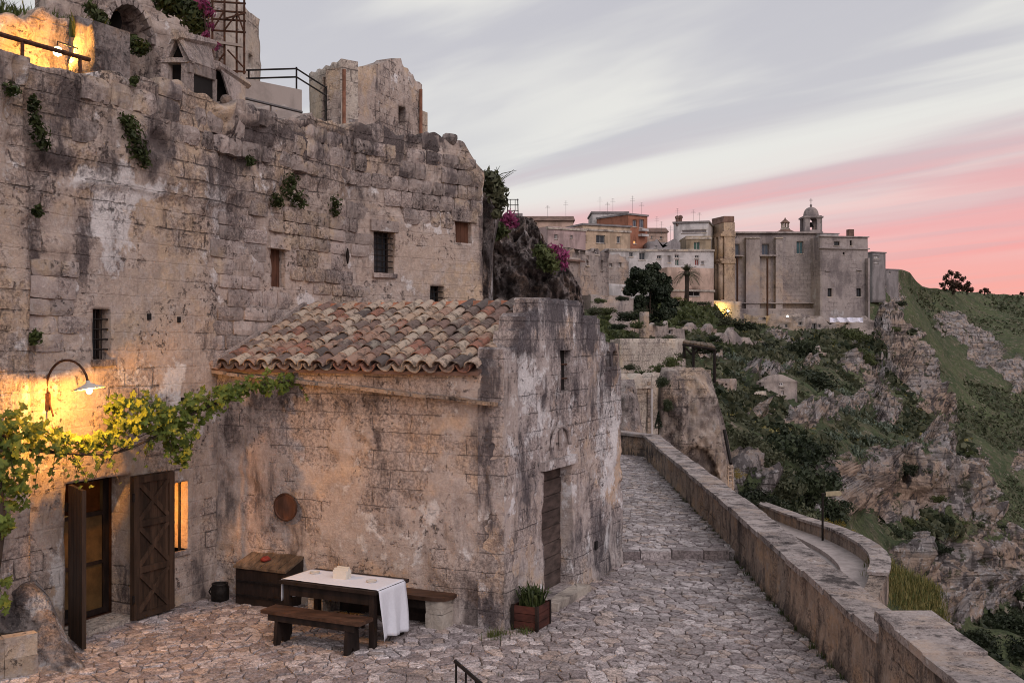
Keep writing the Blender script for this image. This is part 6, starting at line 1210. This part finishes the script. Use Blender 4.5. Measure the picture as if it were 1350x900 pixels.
# plants growing out of walls and rocks, read by place
def wplant(name, label, cat, pts, n, leaf, mat, seed, group=None, shell=(.2, 1.3), stems=0, aspect=.4):
    """pts: (px,py,distance,radius_px)"""
    rg = np.random.default_rng(seed); lb = []
    for px, py, d, r in pts: q = P(px, py, d); lb.append((q.x, q.y, q.z, r*d/F))
    C, N = lobes_pts(lb, n, rg, shell); V, Q = leafquads(C, N, leaf, rg, aspect)
    base = P(pts[-1][0], pts[-1][1]+pts[-1][3], pts[-1][2]+.1); t = thing(name, label, cat, base, group); new('foliage', quadmesh('foliage', V, Q), MAT[mat], t)
    q0 = P(pts[-1][0], pts[-1][1], pts[-1][2]+.08)
    for i in range(min(3, len(pts))): MB().tube([q0, (q0+Vector(lb[i][:3]))/2, Vector(lb[i][:3])], .014*max(1, pts[0][2]/16), 5).build('stem', MAT['bark'], t)
    return t
def wd(px):                                      # distance of the main facade at a picture column
    kq = (px-CX)/F; s = min(np.linspace(2, 15.3, 500), key=lambda q: abs((lambda p: p.x/p.y)(mwall(q))-kq)); return mwall(s).y
for i, (lb, pts, n) in enumerate((('long trailing caper plant high on the wall under the orange lamp', [(45, 140, 0, 8), (48, 158, 0, 9), (52, 175, 0, 11), (57, 190, 0, 8), (43, 130, 0, 5)], 420), ('big bushy caper plant hanging above the whitened plaster', [(172, 165, 0, 11), (176, 182, 0, 14), (182, 200, 0, 14), (190, 212, 0, 9), (166, 158, 0, 8)], 620),
    ('dark caper tuft in the hollow of the block wall', [(384, 238, 0, 10), (380, 250, 0, 10), (392, 262, 0, 10), (400, 270, 0, 6)], 360), ('small round plant left of the hollow caper tuft', [(366, 264, 0, 9), (368, 268, 0, 6)], 170), ('small plant right of the hollow caper tuft', [(442, 268, 0, 9), (442, 280, 0, 6)], 200), ('tiny plant low on the left wall joint beside the arched lamp', [(46, 445, 0, 8), (44, 450, 0, 5)], 150),
    ('tiny plant at the edge of the white plaster patch', [(50, 278, 0, 7), (50, 283, 0, 4)], 130), ('small sprig under the low pipe handrail', [(330, 212, 0, 6), (329, 216, 0, 4)], 90), ('little tuft on the crest blocks below the orange lamp', [(14, 118, 0, 9), (20, 120, 0, 6)], 140), ('small weed growing at the top left corner of the tiled roof', [(400, 398, 18.9, 8), (398, 402, 18.9, 5)], 150), ('sprig on the facade below the stone hood', [(178, 105, 0, 5), (177, 110, 0, 4)], 80))):
    wplant('wall_plant', lb, 'plant', [(a, b_, (c or wd(a)-.16), r) for a, b_, c, r in pts], n, .042, 'wall_plant', 60+i)
# bush with long sprigs on the spur
t = wplant('rock_bush', 'bush with long upright sprigs on top of the dark rock spur', 'bush', [(648, 240, 23.4, 13), (655, 255, 23.4, 12), (645, 232, 23.4, 8), (660, 268, 23.5, 8), (655, 282, 23.5, 7)], 800, .085, 'olive_shrub', 90)
rr = random.Random(8)
for i in range(22):
    a = P(rr.uniform(642, 660), rr.uniform(235, 255), 23.4); e = P(rr.uniform(650, 681), rr.uniform(218, 250), 23.3); MB().tube([a, (a+e)/2+Z3*.06, e], [.012, .01, .004], 5).build('sprig', MAT['wall_plant'], t)
wplant('bougainvillea', 'pink bougainvillea clump under the lattice frame', 'flowers', [(664, 288, 25.6, 7), (672, 286, 25.6, 8), (678, 294, 25.6, 6), (670, 298, 25.6, 6)], 330, .06, 'bougainvillea', 91)
wplant('rock_bush', 'green bush below the pink flowers beside the rock spur', 'bush', [(656, 300, 25, 8), (662, 306, 25, 8), (655, 312, 25, 6)], 300, .075, 'fresh_shrub', 92)
wplant('rock_bush', 'bright green bush cascading over the rock outcrop', 'bush', [(712, 330, 26.2, 9), (720, 340, 26.0, 12), (728, 350, 26.0, 9), (716, 348, 26, 8)], 700, .08, 'fresh_shrub', 93)
wplant('bougainvillea', 'magenta bougainvillea spray at the right of the rock outcrop', 'flowers', [(736, 330, 26.4, 7), (740, 340, 26.4, 8), (744, 350, 26.4, 6), (728, 328, 26.4, 6), (746, 336, 26.4, 5)], 330, .06, 'bougainvillea', 94)
wplant('ledge_plant', 'large green bush spilling over the ruined wall beside the scaffold', 'bush', [(225, 6, 19.2, 14), (245, 12, 19.2, 16), (258, 26, 19.0, 14), (263, 38, 19.0, 9), (215, 0, 19.2, 12), (268, 10, 19.2, 10)], 1700, .07, 'wall_plant', 95)
wplant('bougainvillea', 'bougainvillea spray beside the scaffold top', 'flowers', [(268, 4, 18.9, 8), (276, 18, 18.9, 7), (278, 34, 18.9, 5), (284, 60, 18.6, 5), (272, 46, 18.8, 5)], 260, .05, 'bougainvillea', 96)
wplant('bougainvillea', 'bougainvillea clump at the foot of the blocked arch', 'flowers', [(148, 56, 17.8, 8), (156, 66, 17.8, 8), (150, 76, 17.6, 6)], 240, .05, 'bougainvillea', 97)
wplant('ledge_plant', 'yellow green bush left of the blocked arch', 'bush', [(126, 18, 17.5, 9), (134, 28, 17.5, 9), (136, 40, 17.5, 7), (118, 10, 17.5, 8)], 380, .06, 'fresh_shrub', 98)
wplant('ledge_plant', 'dark weeds growing inside the blocked arch', 'bush', [(178, 58, 18.6, 10), (190, 62, 18.6, 9), (182, 66, 18.6, 8)], 300, .06, 'wall_plant', 99)
# grassy ledge above the lit ruin
def tufts(name, label, cat, spots, n, hgt, mat, seed, spread, kind=None, parent=None):
    rg = np.random.default_rng(seed); V, Fc = [], []
    for i in range(n):
        s = spots[rg.integers(len(spots))]; b = np.array(s)+np.append(rg.normal(size=2)*spread, 0); an = rg.uniform(0, 6.283); h_ = hgt*rg.uniform(.5, 1.3); w_ = hgt*.05; ln = np.array([math.cos(an), math.sin(an), 0]); sd = np.array([-ln[1], ln[0], 0]); k_ = rg.uniform(.15, .7); c = len(V)
        V += [b-sd*w_, b+sd*w_, b+ln*h_*k_*.4+sd*w_*.7+[0, 0, h_*.65], b+ln*h_*k_*.4-sd*w_*.7+[0, 0, h_*.65], b+ln*h_*k_+[0, 0, h_]]; Fc += [(c, c+1, c+2, c+3), (c+3, c+2, c+4)]
    o = new(name, mesh(name, V, Fc), MAT[mat], parent)
    if kind: o['kind'] = kind
    if parent is None: tag(o, label, cat)
    return o
fa = Face(-40, 15.2, 118, 16.6)
tufts('ledge_grass', 'green grass growing on top of the orange lit ruin', 'grass', [tuple(fa(fa.L*i/30, -.35*(i % 3)-.1, 8.75+.0*i)) for i in range(31)], 2600, .34, 'grass', 31, .12, 'stuff')
MB_ = MB(); MB_.prism([fa(-.2, .2, 8.74), fa(fa.L, .2, 8.74), fa(fa.L, -1.6, 8.9), fa(-.2, -1.6, 8.9)], (0, 0, -.9)); struct(MB_.build('ledge_ground', MAT['dirt']))
# middle terraces
mt = [(832, 485, 52, 16, .6, 'olive'), (850, 494, 50, 18, .6, 'fresh'), (870, 488, 48, 14, .9, 'fresh'), (884, 480, 47, 16, 1.0, 'fresh'), (873, 508, 40.2, 11, 1.5, 'dark'), (828, 420, 78, 20, .7, 'dark'), (815, 432, 76, 14, .6, 'dark'), (838, 430, 75, 14, .8, 'fresh'), (800, 412, 88, 16, .7, 'fresh'), (845, 412, 84, 12, .8, 'olive'), (820, 395, 90, 10, .7, 'dark'), (880, 446, 88, 14, .6, 'olive'), (930, 462, 92, 26, .6, 'dark'), (905, 470, 58, 16, .7, 'olive'), (785, 412, 88, 18, .7, 'olive'), (790, 398, 92, 12, .7, 'fresh'), (880, 540, 41, 9, 2.0, 'dark'), (890, 508, 42, 8, .8, 'olive'), (918, 452, 104, 14, .6, 'dark'), (900, 438, 112, 12, .6, 'fresh'), (938, 448, 125, 16, .6, 'dark'), (870, 428, 92, 10, .6, 'olive'), (905, 425, 135, 12, .5, 'olive'), (862, 455, 82, 12, .6, 'fresh'), (840, 448, 74, 14, .5, 'olive'), (925, 400, 172, 14, .4, 'olive'), (893, 394, 172, 12, .5, 'dry'), (960, 426, 175, 24, .5, 'olive')]
for i, (px, py, d, r, hk, kd) in enumerate(mt): bush(kd, px, py, r, hk, d, {'dark': 'dark green bush', 'fresh': 'leafy green bush', 'olive': 'olive green bush', 'dry': 'dry yellowish bush'}[kd]+' on the stone terraces under the old town', group=kd+' bushes on the town terraces', name='terrace_bush', cat='bush')
b = P(868, 564, 39.4); t = thing('conical_bush', 'small clipped conical conifer in front of the pale house', 'bush', b); rg = np.random.default_rng(4); n = 500; hh = rg.random(n); an = rg.uniform(0, 6.283, n); rad = (1-hh)*.17*rg.uniform(.7, 1.05, n)
C = np.stack([b.x+rad*np.cos(an), b.y+rad*np.sin(an), b.z+hh*.62], -1); N = rg.normal(size=(n, 3)); N /= np.linalg.norm(N, axis=1, keepdims=True); Vq, Qq = leafquads(C, N, .035, rg); new('foliage', quadmesh('foliage', Vq, Qq), MAT['conifer'], t); MB().tube([b-Z3*.8, b+Z3*.4], .02, 6).build('trunk', MAT['bark'], t)
# grassy bank outside the road bend
nb_ = 40; V = []; bx0 = [(P(1150+i*2.2, 741+max(0, i-8)*1.15, 27.9+i*.06), P(1146+i*2.7, 842, 24.6+i*.16)) for i in range(nb_)]
for j in range(24):
    for i in range(nb_):
        a, b_ = bx0[i]; q = a.lerp(b_, j/23); e = min(1, i/4, (nb_-1-i)/6, (j+1)/4); n_ = float(fbm(np.array([[q.x*1.3, q.y*1.3, 1.0]]), 3)[0]); V.append((q.x, q.y, q.z+.18*e+.2*n_*e-(.9 if i == nb_-1 else 0)))
bank = struct(new('grass_bank', quadmesh('grass_bank', np.array(V), gridq(24, nb_)[:, ::-1], {'rock': np.zeros(len(V)), 'tone': np.zeros(len(V))}), MAT['hillside'], None, True))
sp_b = [V[j*nb_+i] for j in range(1, 23) for i in range(1, nb_-1)]
tufts('bank_grass', 'dry yellow green grass on the bank outside the road bend', 'grass', sp_b, 9000, .17, 'dry_grass', 33, .12, 'stuff'); tufts('bank_grass', 'fresh green weeds mixed into the bank outside the road bend', 'grass', sp_b, 4000, .17, 'grass', 34, .12, 'stuff')
# ---------------------------------------------------------------- grape vine on its wire
def leaf_shape():
    pts = [(0, -.15), (.28, -.42), (.55, -.22), (.46, .05), (.72, .32), (.36, .36), (.22, .62), (0, .95), (-.22, .62), (-.36, .36), (-.72, .32), (-.46, .05), (-.55, -.22), (-.28, -.42)]
    V = [(0, .1, .05)]+[(x, y, -.10*abs(x)-.12*max(0, y)) for x, y in pts]; n = len(pts); return np.array(V), [(0, 1+i, 1+(i+1) % n) for i in range(n)]
LV, LF = leaf_shape(); LM = mesh('vine_leaf', LV*.085, LF); LM.materials.append(MAT['vine_leaf'])
vine = thing('grape_vine', 'green grape vine trained along a wire past the arched lamp', 'vine', P(-20, 840, 12.6))
vp = smooth_path([tuple(P(*q)) for q in ((-20, 640, 12.5), (-10, 570, 12.5), (30, 590, 12.8), (90, 597, 13.2), (150, 597, 13.8), (205, 575, 14.3), (250, 548, 14.7), (300, 525, 15.1), (345, 508, 15.4), (392, 500, 15.75))], 80)
MB().tube([tuple(q) for q in vp], [.022]*30+[.016]*50, 6).build('cane', MAT['bark'], vine, smooth=True)
MB().tube([P(-20, 890, 12.6), P(-6, 760, 12.55), P(4, 690, 12.5), P(-8, 570, 12.5)], [.05, .045, .04, .03], 7).build('trunk', MAT['bark'], vine, smooth=True)
MB().tube([P(60, 598, 13.1), P(140, 596, 13.7), P(175, 580, 14.0), P(300, 522, 15.2), P(396, 494, 15.95)], .006, 5).build('wire', MAT['iron'], vine)
dens = [(-5, 585, 12.5, 40, 150), (25, 572, 12.7, 30, 130), (50, 580, 12.9, 22, 90), (10, 630, 12.5, 26, 110), (20, 655, 12.6, 18, 60), (80, 585, 13.1, 14, 60), (110, 587, 13.4, 12, 55), (140, 588, 13.7, 14, 60), (165, 560, 14.0, 20, 110), (190, 550, 14.2, 26, 150), (215, 558, 14.4, 24, 140), (235, 570, 14.5, 22, 110), (235, 598, 14.5, 14, 60), (238, 612, 14.5, 9, 26), (258, 540, 14.8, 20, 100), (285, 530, 15.0, 18, 90), (308, 520, 15.2, 13, 60), (330, 512, 15.3, 11, 44), (350, 516, 15.4, 9, 34), (372, 512, 15.6, 9, 34), (385, 505, 15.7, 7, 24), (152, 536, 13.9, 12, 50), (5, 700, 12.4, 14, 40), (3, 770, 12.3, 9, 16), (3, 800, 12.3, 9, 16)]
rg = np.random.default_rng(12); VV, FF = [], []; nleaf = 0
for px, py, d, r, n in dens:
    for i in range(int(n*.72)):
        q = rg.normal(size=3); q /= np.linalg.norm(q); q *= rg.random()**.4; c = P(px+q[0]*r*1.3, py+q[1]*r*1.25-3, d); c.y += q[2]*r*d/F
        s = rg.uniform(.5, 1.3); eu = Euler((rg.uniform(.3, 1.7), rg.uniform(-.6, .6), rg.uniform(-1.3, 1.3)+R(20)))
        if nleaf % 7 == 0 and nleaf < 2000:
            o = bpy.data.objects.new('leaf', LM); link(o, vine); o.location = c; o.rotation_euler = eu; o.scale = (s, s, s)
        else:
            Mx = np.array(eu.to_matrix())*s*.085; b = len(VV); VV += list(LV@Mx.T+np.array(c)); FF += [tuple(b+k for k in f) for f in LF]
        nleaf += 1
for i in range(46):
    k = int(rg.integers(8, 79)); b0 = Vector(vp[k]); an = rg.uniform(-1, 1); L = rg.uniform(.18, .5); dv = Vector((rg.uniform(-.7, .7), rg.uniform(-.7, .1), rg.uniform(-.9, .9))).normalized(); pts = [b0+dv*L*q-Z3*.18*q*q*L*2 for q in (0, .35, .7, 1)]
    MB().tube(pts, [.006, .005, .004, .002], 5).build('shoot', MAT['bark'], vine)
    for q in np.linspace(.25, 1, 6):
        c = b0+dv*L*q-Z3*.36*q*q*L+Vector(rg.normal(size=3)*.02); s = rg.uniform(.5, 1.2)*(1.1-.5*q); eu = Euler((rg.uniform(.3, 1.7), rg.uniform(-.6, .6), rg.uniform(-1.3, 1.3))); Mx = np.array(eu.to_matrix())*s*.085; bb = len(VV); VV += list(LV@Mx.T+np.array(c)); FF += [tuple(bb+j for j in f_) for f_ in LF]
stuff(new('foliage', mesh('foliage', VV, FF), MAT['vine_leaf'], vine))
# weeds on the terrace
tufts('weeds', 'green weeds growing at the foot of the chapel corner', 'weeds', [tuple(G(px, py)) for px, py in ((640, 822), (628, 818), (650, 826), (655, 838), (648, 842), (612, 822), (690, 836))], 420, .10, 'grass', 35, .07, 'stuff')
tufts('weeds', 'mossy grass tufts along the foot of the long parapet', 'weeds', [(PARX(y)-.05, y, .0 if y < 19.1 else .1) for y in np.linspace(11, 30, 46)], 1500, .085, 'wall_plant', 36, .035, 'stuff')
tufts('weeds', 'small weeds sprouting between the paving stones', 'weeds', [(rg.uniform(-3.5, 3.6), rg.uniform(12.2, 18), .0) for i in range(60)], 380, .045, 'grass', 37, .03, 'stuff')
# ---------------------------------------------------------------- doors, lamp, furniture on the terrace
def leaf_door(name, label, A, B, hgt, z0, thick, braces):
    t = thing(name, label, 'door', (A+B)/2+Z3*z0); e = (B-A).normalized(); L = (B-A).length; n = Vector((e.y, -e.x, 0)); m_ = MAT['door_wood']; k = 5
    for i in range(k): q = A+e*(L*i/k+.003)+Z3*z0; MB().box(q, e*(L/k-.006), -n*thick, Z3*hgt).build('plank', m_, t, .004)
    if braces:
        def bar(a, b, w_=.085, th=.03):
            p0, p1 = A+e*a[0]+Z3*(z0+a[1])+n*.002, A+e*b[0]+Z3*(z0+b[1])+n*.002; d_ = (p1-p0).normalized(); s_ = d_.cross(n).normalized()*w_; MB().box(p0-s_/2, p1-p0, s_, n*th).build('brace', m_, t, .006)
        for x in (.05, L-.05): bar((x, .01), (x, hgt-.01), .1)
        for z in (.05, .70, 1.36, hgt-.06): bar((.1, z), (L-.1, z), .09, .034)
        for z0_, z1_ in ((.10, .66), (.75, 1.32), (1.40, hgt-.11)): bar((.1, z0_), (L-.1, z1_), .07, .024); bar((.1, z1_), (L-.1, z0_), .07, .026)
    for z in (.3, hgt-.3): MB().tube([A+Z3*(z0+z-.06)+n*.02, A+Z3*(z0+z+.06)+n*.02], .02, 6).build('hinge', MAT['iron'], t)
    return t
hA = mwall(5.085, .03, 0); leaf_door('open_door', 'dark plank door leaf swung open at the house doorway', hA, Vector((-5.50, 13.27, 0)), 2.03, .06, .05, False)
leaf_door('braced_door', 'heavy wooden door leaf with crossed braces propped beside the lit window', mwall(6.08, .17, 0), mwall(6.86, .18, 0), 2.05, .04, .05, True)
# arched lamp
lp = thing('arched_lamp', 'glowing lamp under a tilted enamel shade on a rusty arched bracket', 'lamp', mwall(4.77, 0, 3.2))
wb = mwall(4.77, .02, 3.24); tip = Vector((-5.44, 13.28, 3.50)); pts = [mwall(4.77, .02, 3.05), wb+Vv*.02]
for i in range(13):
    a = math.pi*(1-i/12.0*.92); c = (wb+tip)/2; r = (tip-wb).length/2; dr = (Vector((tip.x, tip.y, 0))-Vector((wb.x, wb.y, 0))).normalized(); pts.append(Vector((c.x, c.y, 3.40))+dr*r*math.cos(a)*-1*-1+Z3*math.sin(a)*.36)
MB().tube(pts[1:], .016, 8).build('bracket', MAT['rusty_iron'], lp, smooth=True)
MB().tube([wb-Z3*.22+Vv*.10, wb+Vv*.01, wb+Vv*.03+Z3*.1], .012, 6).build('scroll', MAT['rusty_iron'], lp); MB().cbox(wb-Z3*.03, .05, .05, .22).build('wall_plate', MAT['rusty_iron'], lp)
end = pts[-1]; axz = Vector((-.16, .05, 1)).normalized(); axx = axz.orthogonal().normalized(); axy = axz.cross(axx)
MB().lathe(end-axz*.02, [(.025, .03), (.03, 0), (.10, -.035), (.205, -.075), (.20, -.082), (.10, -.045), (.03, -.012)], 24, axx, axy, axz).build('shade', MAT['ceramic'], lp, smooth=True)
bl = end-axz*.12; MB().lathe(bl, [(.008, -.045), (.03, -.03), (.04, 0), (.03, .03), (.015, .05), (.012, .08)], 12, axx, axy, axz).build('bulb', MAT['bulb'], lp, smooth=True)
l = bpy.data.lights.new('lamp_light', 'POINT'); l.energy = 215; l.color = (1, .42, .045); l.shadow_soft_size = .035; lo = bpy.data.objects.new('lamp_light', l); link(lo, lp); lo.location = bl-axz*.06
# table
tb = thing('table', 'long dark wooden table laid with a white runner', 'table', (-2.4, 14.0, 0)); T0 = Vector((-3.17, 14.08, 0)); TL, TW = 1.55, .85
wd_ = MAT['dark_wood']
for i in range(4): MB().box(T0+U*(TW*i/4+.002)+Z3*.715, Vv*TL, U*(TW/4-.004), Z3*.045).build('plank', wd_, tb, .005)
for a in (.05, TL-.13):
    for b in (.05, TW-.13): MB().box(T0+Vv*a+U*b, Vv*.08, U*.08, Z3*.715).build('leg', wd_, tb, .005)
for b in (.06, TW-.09): MB().box(T0+Vv*.13+U*b+Z3*.56, Vv*(TL-.26), U*.03, Z3*.155).build('apron', wd_, tb)
for a in (.07, TL-.10): MB().box(T0+Vv*a+U*.13+Z3*.56, Vv*.03, U*(TW-.26), Z3*.155).build('apron', wd_, tb)
cl = []; ns, nw = 60, 14; La = .30; Lb = .66; tot = La+TL+Lb
for i in range(ns):
    s = tot*i/(ns-1)
    for j in range(nw):
        w_ = j/(nw-1); q = T0+U*(.07+.66*w_)
        if s < La: p = q-Vv*(.008+.015*math.sin(w_*9)*(La-s)/La)+Z3*(.764-(La-s))
        elif s < La+TL: p = q+Vv*(s-La)+Z3*(.767+.004*abs(math.sin(s*9+w_*4))*math.sin(w_*6+s*3)**2)
        else: k = s-La-TL; p = q+Vv*(TL+.008+.055*k*(1+math.sin(w_*13+1))+.03*math.sin(w_*27+k*3)*k)+Z3*(.764-k)+U*(.02*k*math.sin(k*4)); p.z += .018*math.sin(w_*6)*(k/Lb)
        cl.append(p)
Vc = np.array([p[:] for p in cl]); oo = quadmesh('cloth', Vc, gridq(ns, nw)); oc = new('table_runner', oo, MAT['linen'], None, True); sm = oc.modifiers.new('thickness', 'SOLIDIFY'); sm.thickness = .003
tag(oc, 'white linen runner hanging over both ends of the table', 'tablecloth')
q = T0+Vv*.62+U*.38+Z3*.768; nh = thing('napkin_holder', 'white napkin holder standing in the middle of the white runner', 'napkin holder', q)
MB().box(q, Vv*.22, U*.12, Z3*.02).build('base', MAT['paper'], nh, .004)
for b in (0, .105): MB().box(q+U*b+Z3*.02, Vv*.22, U*.015, Z3*.10).build('side', MAT['paper'], nh, .006)
for i in range(5): MB().box(q+U*(.02+i*.017)+Vv*.01+Z3*.02, Vv*(.20+random.uniform(-.01, .03)), U*.012, Z3*(.12+random.uniform(-.01, .02))).build('napkin', MAT['paper'], nh, .003)
for a, b, lb in ((.22, .52, 'small round pale ashtray at the chest end of the table'), (1.22, .42, 'small round pale ashtray at the free end of the table')):
    q = T0+Vv*a+U*b+Z3*.767; t = tag(MB().lathe(q, [(.055, 0), (.07, .012), (.072, .028), (.062, .028), (.055, .014), (.01, .012)], 16).build('ashtray', MAT['ceramic'], smooth=True), lb, 'ashtray')
# front bench
bn = thing('bench', 'low dark wooden bench with board legs in front of the table', 'bench', (-2.6, 13.4, 0)); B0 = Vector((-3.33, 13.72, 0)); BL, BW = 1.56, .32
for i in range(2): MB().box(B0+U*(BW*i/2+.002)+Z3*.41, Vv*BL, U*(BW/2-.004), Z3*.045).build('seat_plank', MAT['bench_wood'], bn, .006)
MB().box(B0+Vv*.1+U*.03+Z3*.32, Vv*(BL-.2), U*.025, Z3*.09).build('apron', wd_, bn); MB().box(B0+Vv*.1+U*(BW-.055)+Z3*.32, Vv*(BL-.2), U*.025, Z3*.09).build('apron', wd_, bn)
for a in (.20, BL-.25):
    q = B0+Vv*a; MB().prism([q+U*.01, q+U*.10, q+U*.15+Z3*.10, q+U*.20, q+U*(BW-.01), q+U*(BW-.05)+Z3*.41, q+U*.05+Z3*.41], Vv*.05).build('leg', wd_, bn, .004)
# bench against the chapel wall
wbn = thing('wall_bench', 'rounded plank bench on stone blocks against the chapel wall', 'bench', chl(3.4, .2, 0)); bl_ = MAT['bench_wood']
pol = [chl(1.95, .06, .41), chl(4.38, .06, .41), chl(4.40, .20, .41), chl(4.34, .36, .41), chl(4.18, .42, .41), chl(1.95, .42, .41)]; MB().prism(pol, (0, 0, .055)).build('seat', bl_, wbn, .008)
fbox(chl, 1.97, 4.2, .33, .36, .28, .41).build('apron', wd_, wbn)
for a, hs in ((4.05, (0, .22, .41)), (2.05, (0, .2, .41))):
    for z0_, z1_ in zip(hs[:-1], hs[1:]): fbox(chl, a, a+.26, .04, .36, z0_, z1_-.004).build('support_block', MAT['pale_stone'], wbn, .012, jit=.006)
fbox(chl, 2.4, 4.02, .045, .06, 0, .40).build('back_board', wd_, wbn)
# chest with slanting plank lid
K0 = Vector((-4.22, 15.83, 0)); ct = thing('wooden_chest', 'big black wooden chest with a worn slatted lid in the wall corner', 'chest', K0)
MB().prism([K0, K0+U*.46, K0+U*.46+Z3*.70, K0+Z3*.55], Vv*.95).build('body', wd_, ct, .008)
for i in range(6): q = K0-U*.03+Vv*(-.02+.165*i)+Z3*.555; MB().prism([q, q+Vv*.158, q+Vv*.158+U*.50+Z3*.155, q+U*.50+Z3*.155], (0, 0, .035)).build('lid_slat', MAT['chest_top_wood'], ct, .006, jit=.003)
for z in (.12, .34): MB().box(K0-U*.012+Z3*z+Vv*.03, Vv*.89, U*.012, Z3*.035).build('band', MAT['iron'], ct)
q = K0+Vv*.42+U*.18+Z3*.66; tag(MB().lathe(q, [(.02, -.02), (.07, .0), (.085, .025), (.05, .055), (.01, .06)], 10).build('cloth_bundle', MAT['red_cloth'], jit=.012, smooth=True), 'small crumpled red cloth lying on the chest lid', 'cloth')
q = Vector((-4.50, 15.98, 0)); pt = thing('black_pot', 'squat black pot on the ground between chest and wall corner', 'pot', q)
MB().lathe(q, [(.10, 0), (.135, .03), (.14, .2), (.12, .26), (.13, .28), (.10, .28), (.09, .10)], 16).build('body', MAT['iron'], pt, smooth=True); MB().tube([q+Vector((-.13, 0, .22)), q+Vector((-.17, 0, .15)), q+Vector((-.13, 0, .09))], .012, 6).build('handle', MAT['iron'], pt)
# round plaque
q = chl(1.29, .045, 0); q = chl(1.40, .03, 1.47); pq = thing('wall_plaque', 'round dark brown wooden plaque hung on the chapel side wall', 'plaque', q)
MB().lathe(q, [(.02, 0), (.20, 0), (.215, .012), (.215, .035), (.19, .045), (.18, .03), (.02, .032)], 28, Vv, Z3, -U).build('disc', MAT['brown_board'], pq); MB().tube([q+(Vv*math.cos(a)+Z3*math.sin(a))*.205-U*.03 for a in np.linspace(0, 6.283, 29)], .014, 6).build('rim', MAT['rusty_iron'], pq)
# planter with spiky plant
Q0 = Vector((-.05, 14.46, 0))+Vv*.06; pn = thing('wooden_planter', 'square reddish wooden planter box beside the chapel door', 'planter', Q0)
for i in range(3):
    z = .02+i*.108
    MB().box(Q0+Z3*z, Vv*.38, U*.02, Z3*.10).build('slat', MAT['planter_wood'], pn, .004); MB().box(Q0+U*.43+Z3*z, Vv*.38, U*.02, Z3*.10).build('slat', MAT['planter_wood'], pn, .004)
    MB().box(Q0+Vv*.36+U*.02+Z3*z, Vv*.02, U*.41, Z3*.10).build('slat', MAT['planter_wood'], pn, .004); MB().box(Q0+U*.02+Z3*z, Vv*.02, U*.41, Z3*.10).build('slat', MAT['planter_wood'], pn, .004)
for a, b in ((-.012, -.012), (.352, -.012), (-.012, .422), (.352, .422)): MB().box(Q0+Vv*a+U*b, Vv*.04, U*.04, Z3*.35).build('corner_post', wd_, pn, .004)
MB().box(Q0+Vv*.02+U*.02+Z3*.24, Vv*.34, U*.41, Z3*.06).build('earth', MAT['soil'], pn)
pp = thing('potted_plant', 'spiky green plant filling the reddish planter box', 'plant', Q0+Vv*.19+U*.22+Z3*.3); rr = random.Random(3)
for i in range(110):
    b = Q0+Vv*rr.uniform(.06, .32)+U*rr.uniform(.06, .40)+Z3*.28; an = rr.uniform(0, 6.283); tl = rr.uniform(.1, .95); L = rr.uniform(.22, .42); hd = Vector((math.cos(an), math.sin(an), 0)); sd = Vector((-hd.y, hd.x, 0))*.014; p1 = b+hd*L*tl*.4+Z3*L*.62; p2 = b+hd*L*tl*.95+Z3*L*(1.0-.45*tl)
    MB().add([b-sd, b+sd, p1+sd*1.1, p1-sd*1.1, p2, b+hd*.008-Z3*.01, p1+hd*.012-Z3*.01], [(0, 1, 2, 3), (3, 2, 4), (0, 3, 6, 5), (1, 5, 6, 2)]).build('leaf', MAT['wall_plant'], pp)
# stair handrail at the near edge
hr = thing('stair_railing', 'black iron stair handrail rising at the near edge of the terrace', 'railing', G(601, 1010))
r0, r1 = P(600, 871, 9.9), P(668, 930, 9.2); MB().tube([r0, r1, r1+(r1-r0)*1.2], .019, 8).build('rail', MAT['iron'], hr)
for k in (.02, .22, .42, .62, .82): q = r0.lerp(r1, k); MB().tube([q, Vector((q.x, q.y, .0))], .011, 6).build('baluster', MAT['iron'], hr)
# stone trough in the rock mound
tr = thing('stone_trough', 'rectangular pale stone trough at the foot of the rock mound', 'trough', G(8, 898)); a, b = G(6, 897), G(52, 888); e = (b-a).normalized(); n = Vector((-e.y, e.x, 0)); L = (b-a).length
for z0_, z1_ in ((-.02, .24), (.245, .50)):
    x = 0
    while x < L-.05: w_ = min(random.uniform(.3, .45), L-x); MB().box(a+e*x+Z3*z0_, e*(w_-.008), n*.16, Z3*(z1_-z0_)).build('block', MAT['facade_block'], tr, .018, jit=.008); x += w_
MB().box(a-Z3*.02, n*.7, -e*.6, Z3*.51).build('end_block', MAT['facade_block'], tr, .02, jit=.008); MB().box(a+n*.16+Z3*.36, e*L, n*.5, Z3*.06).build('earth', MAT['soil'], tr)
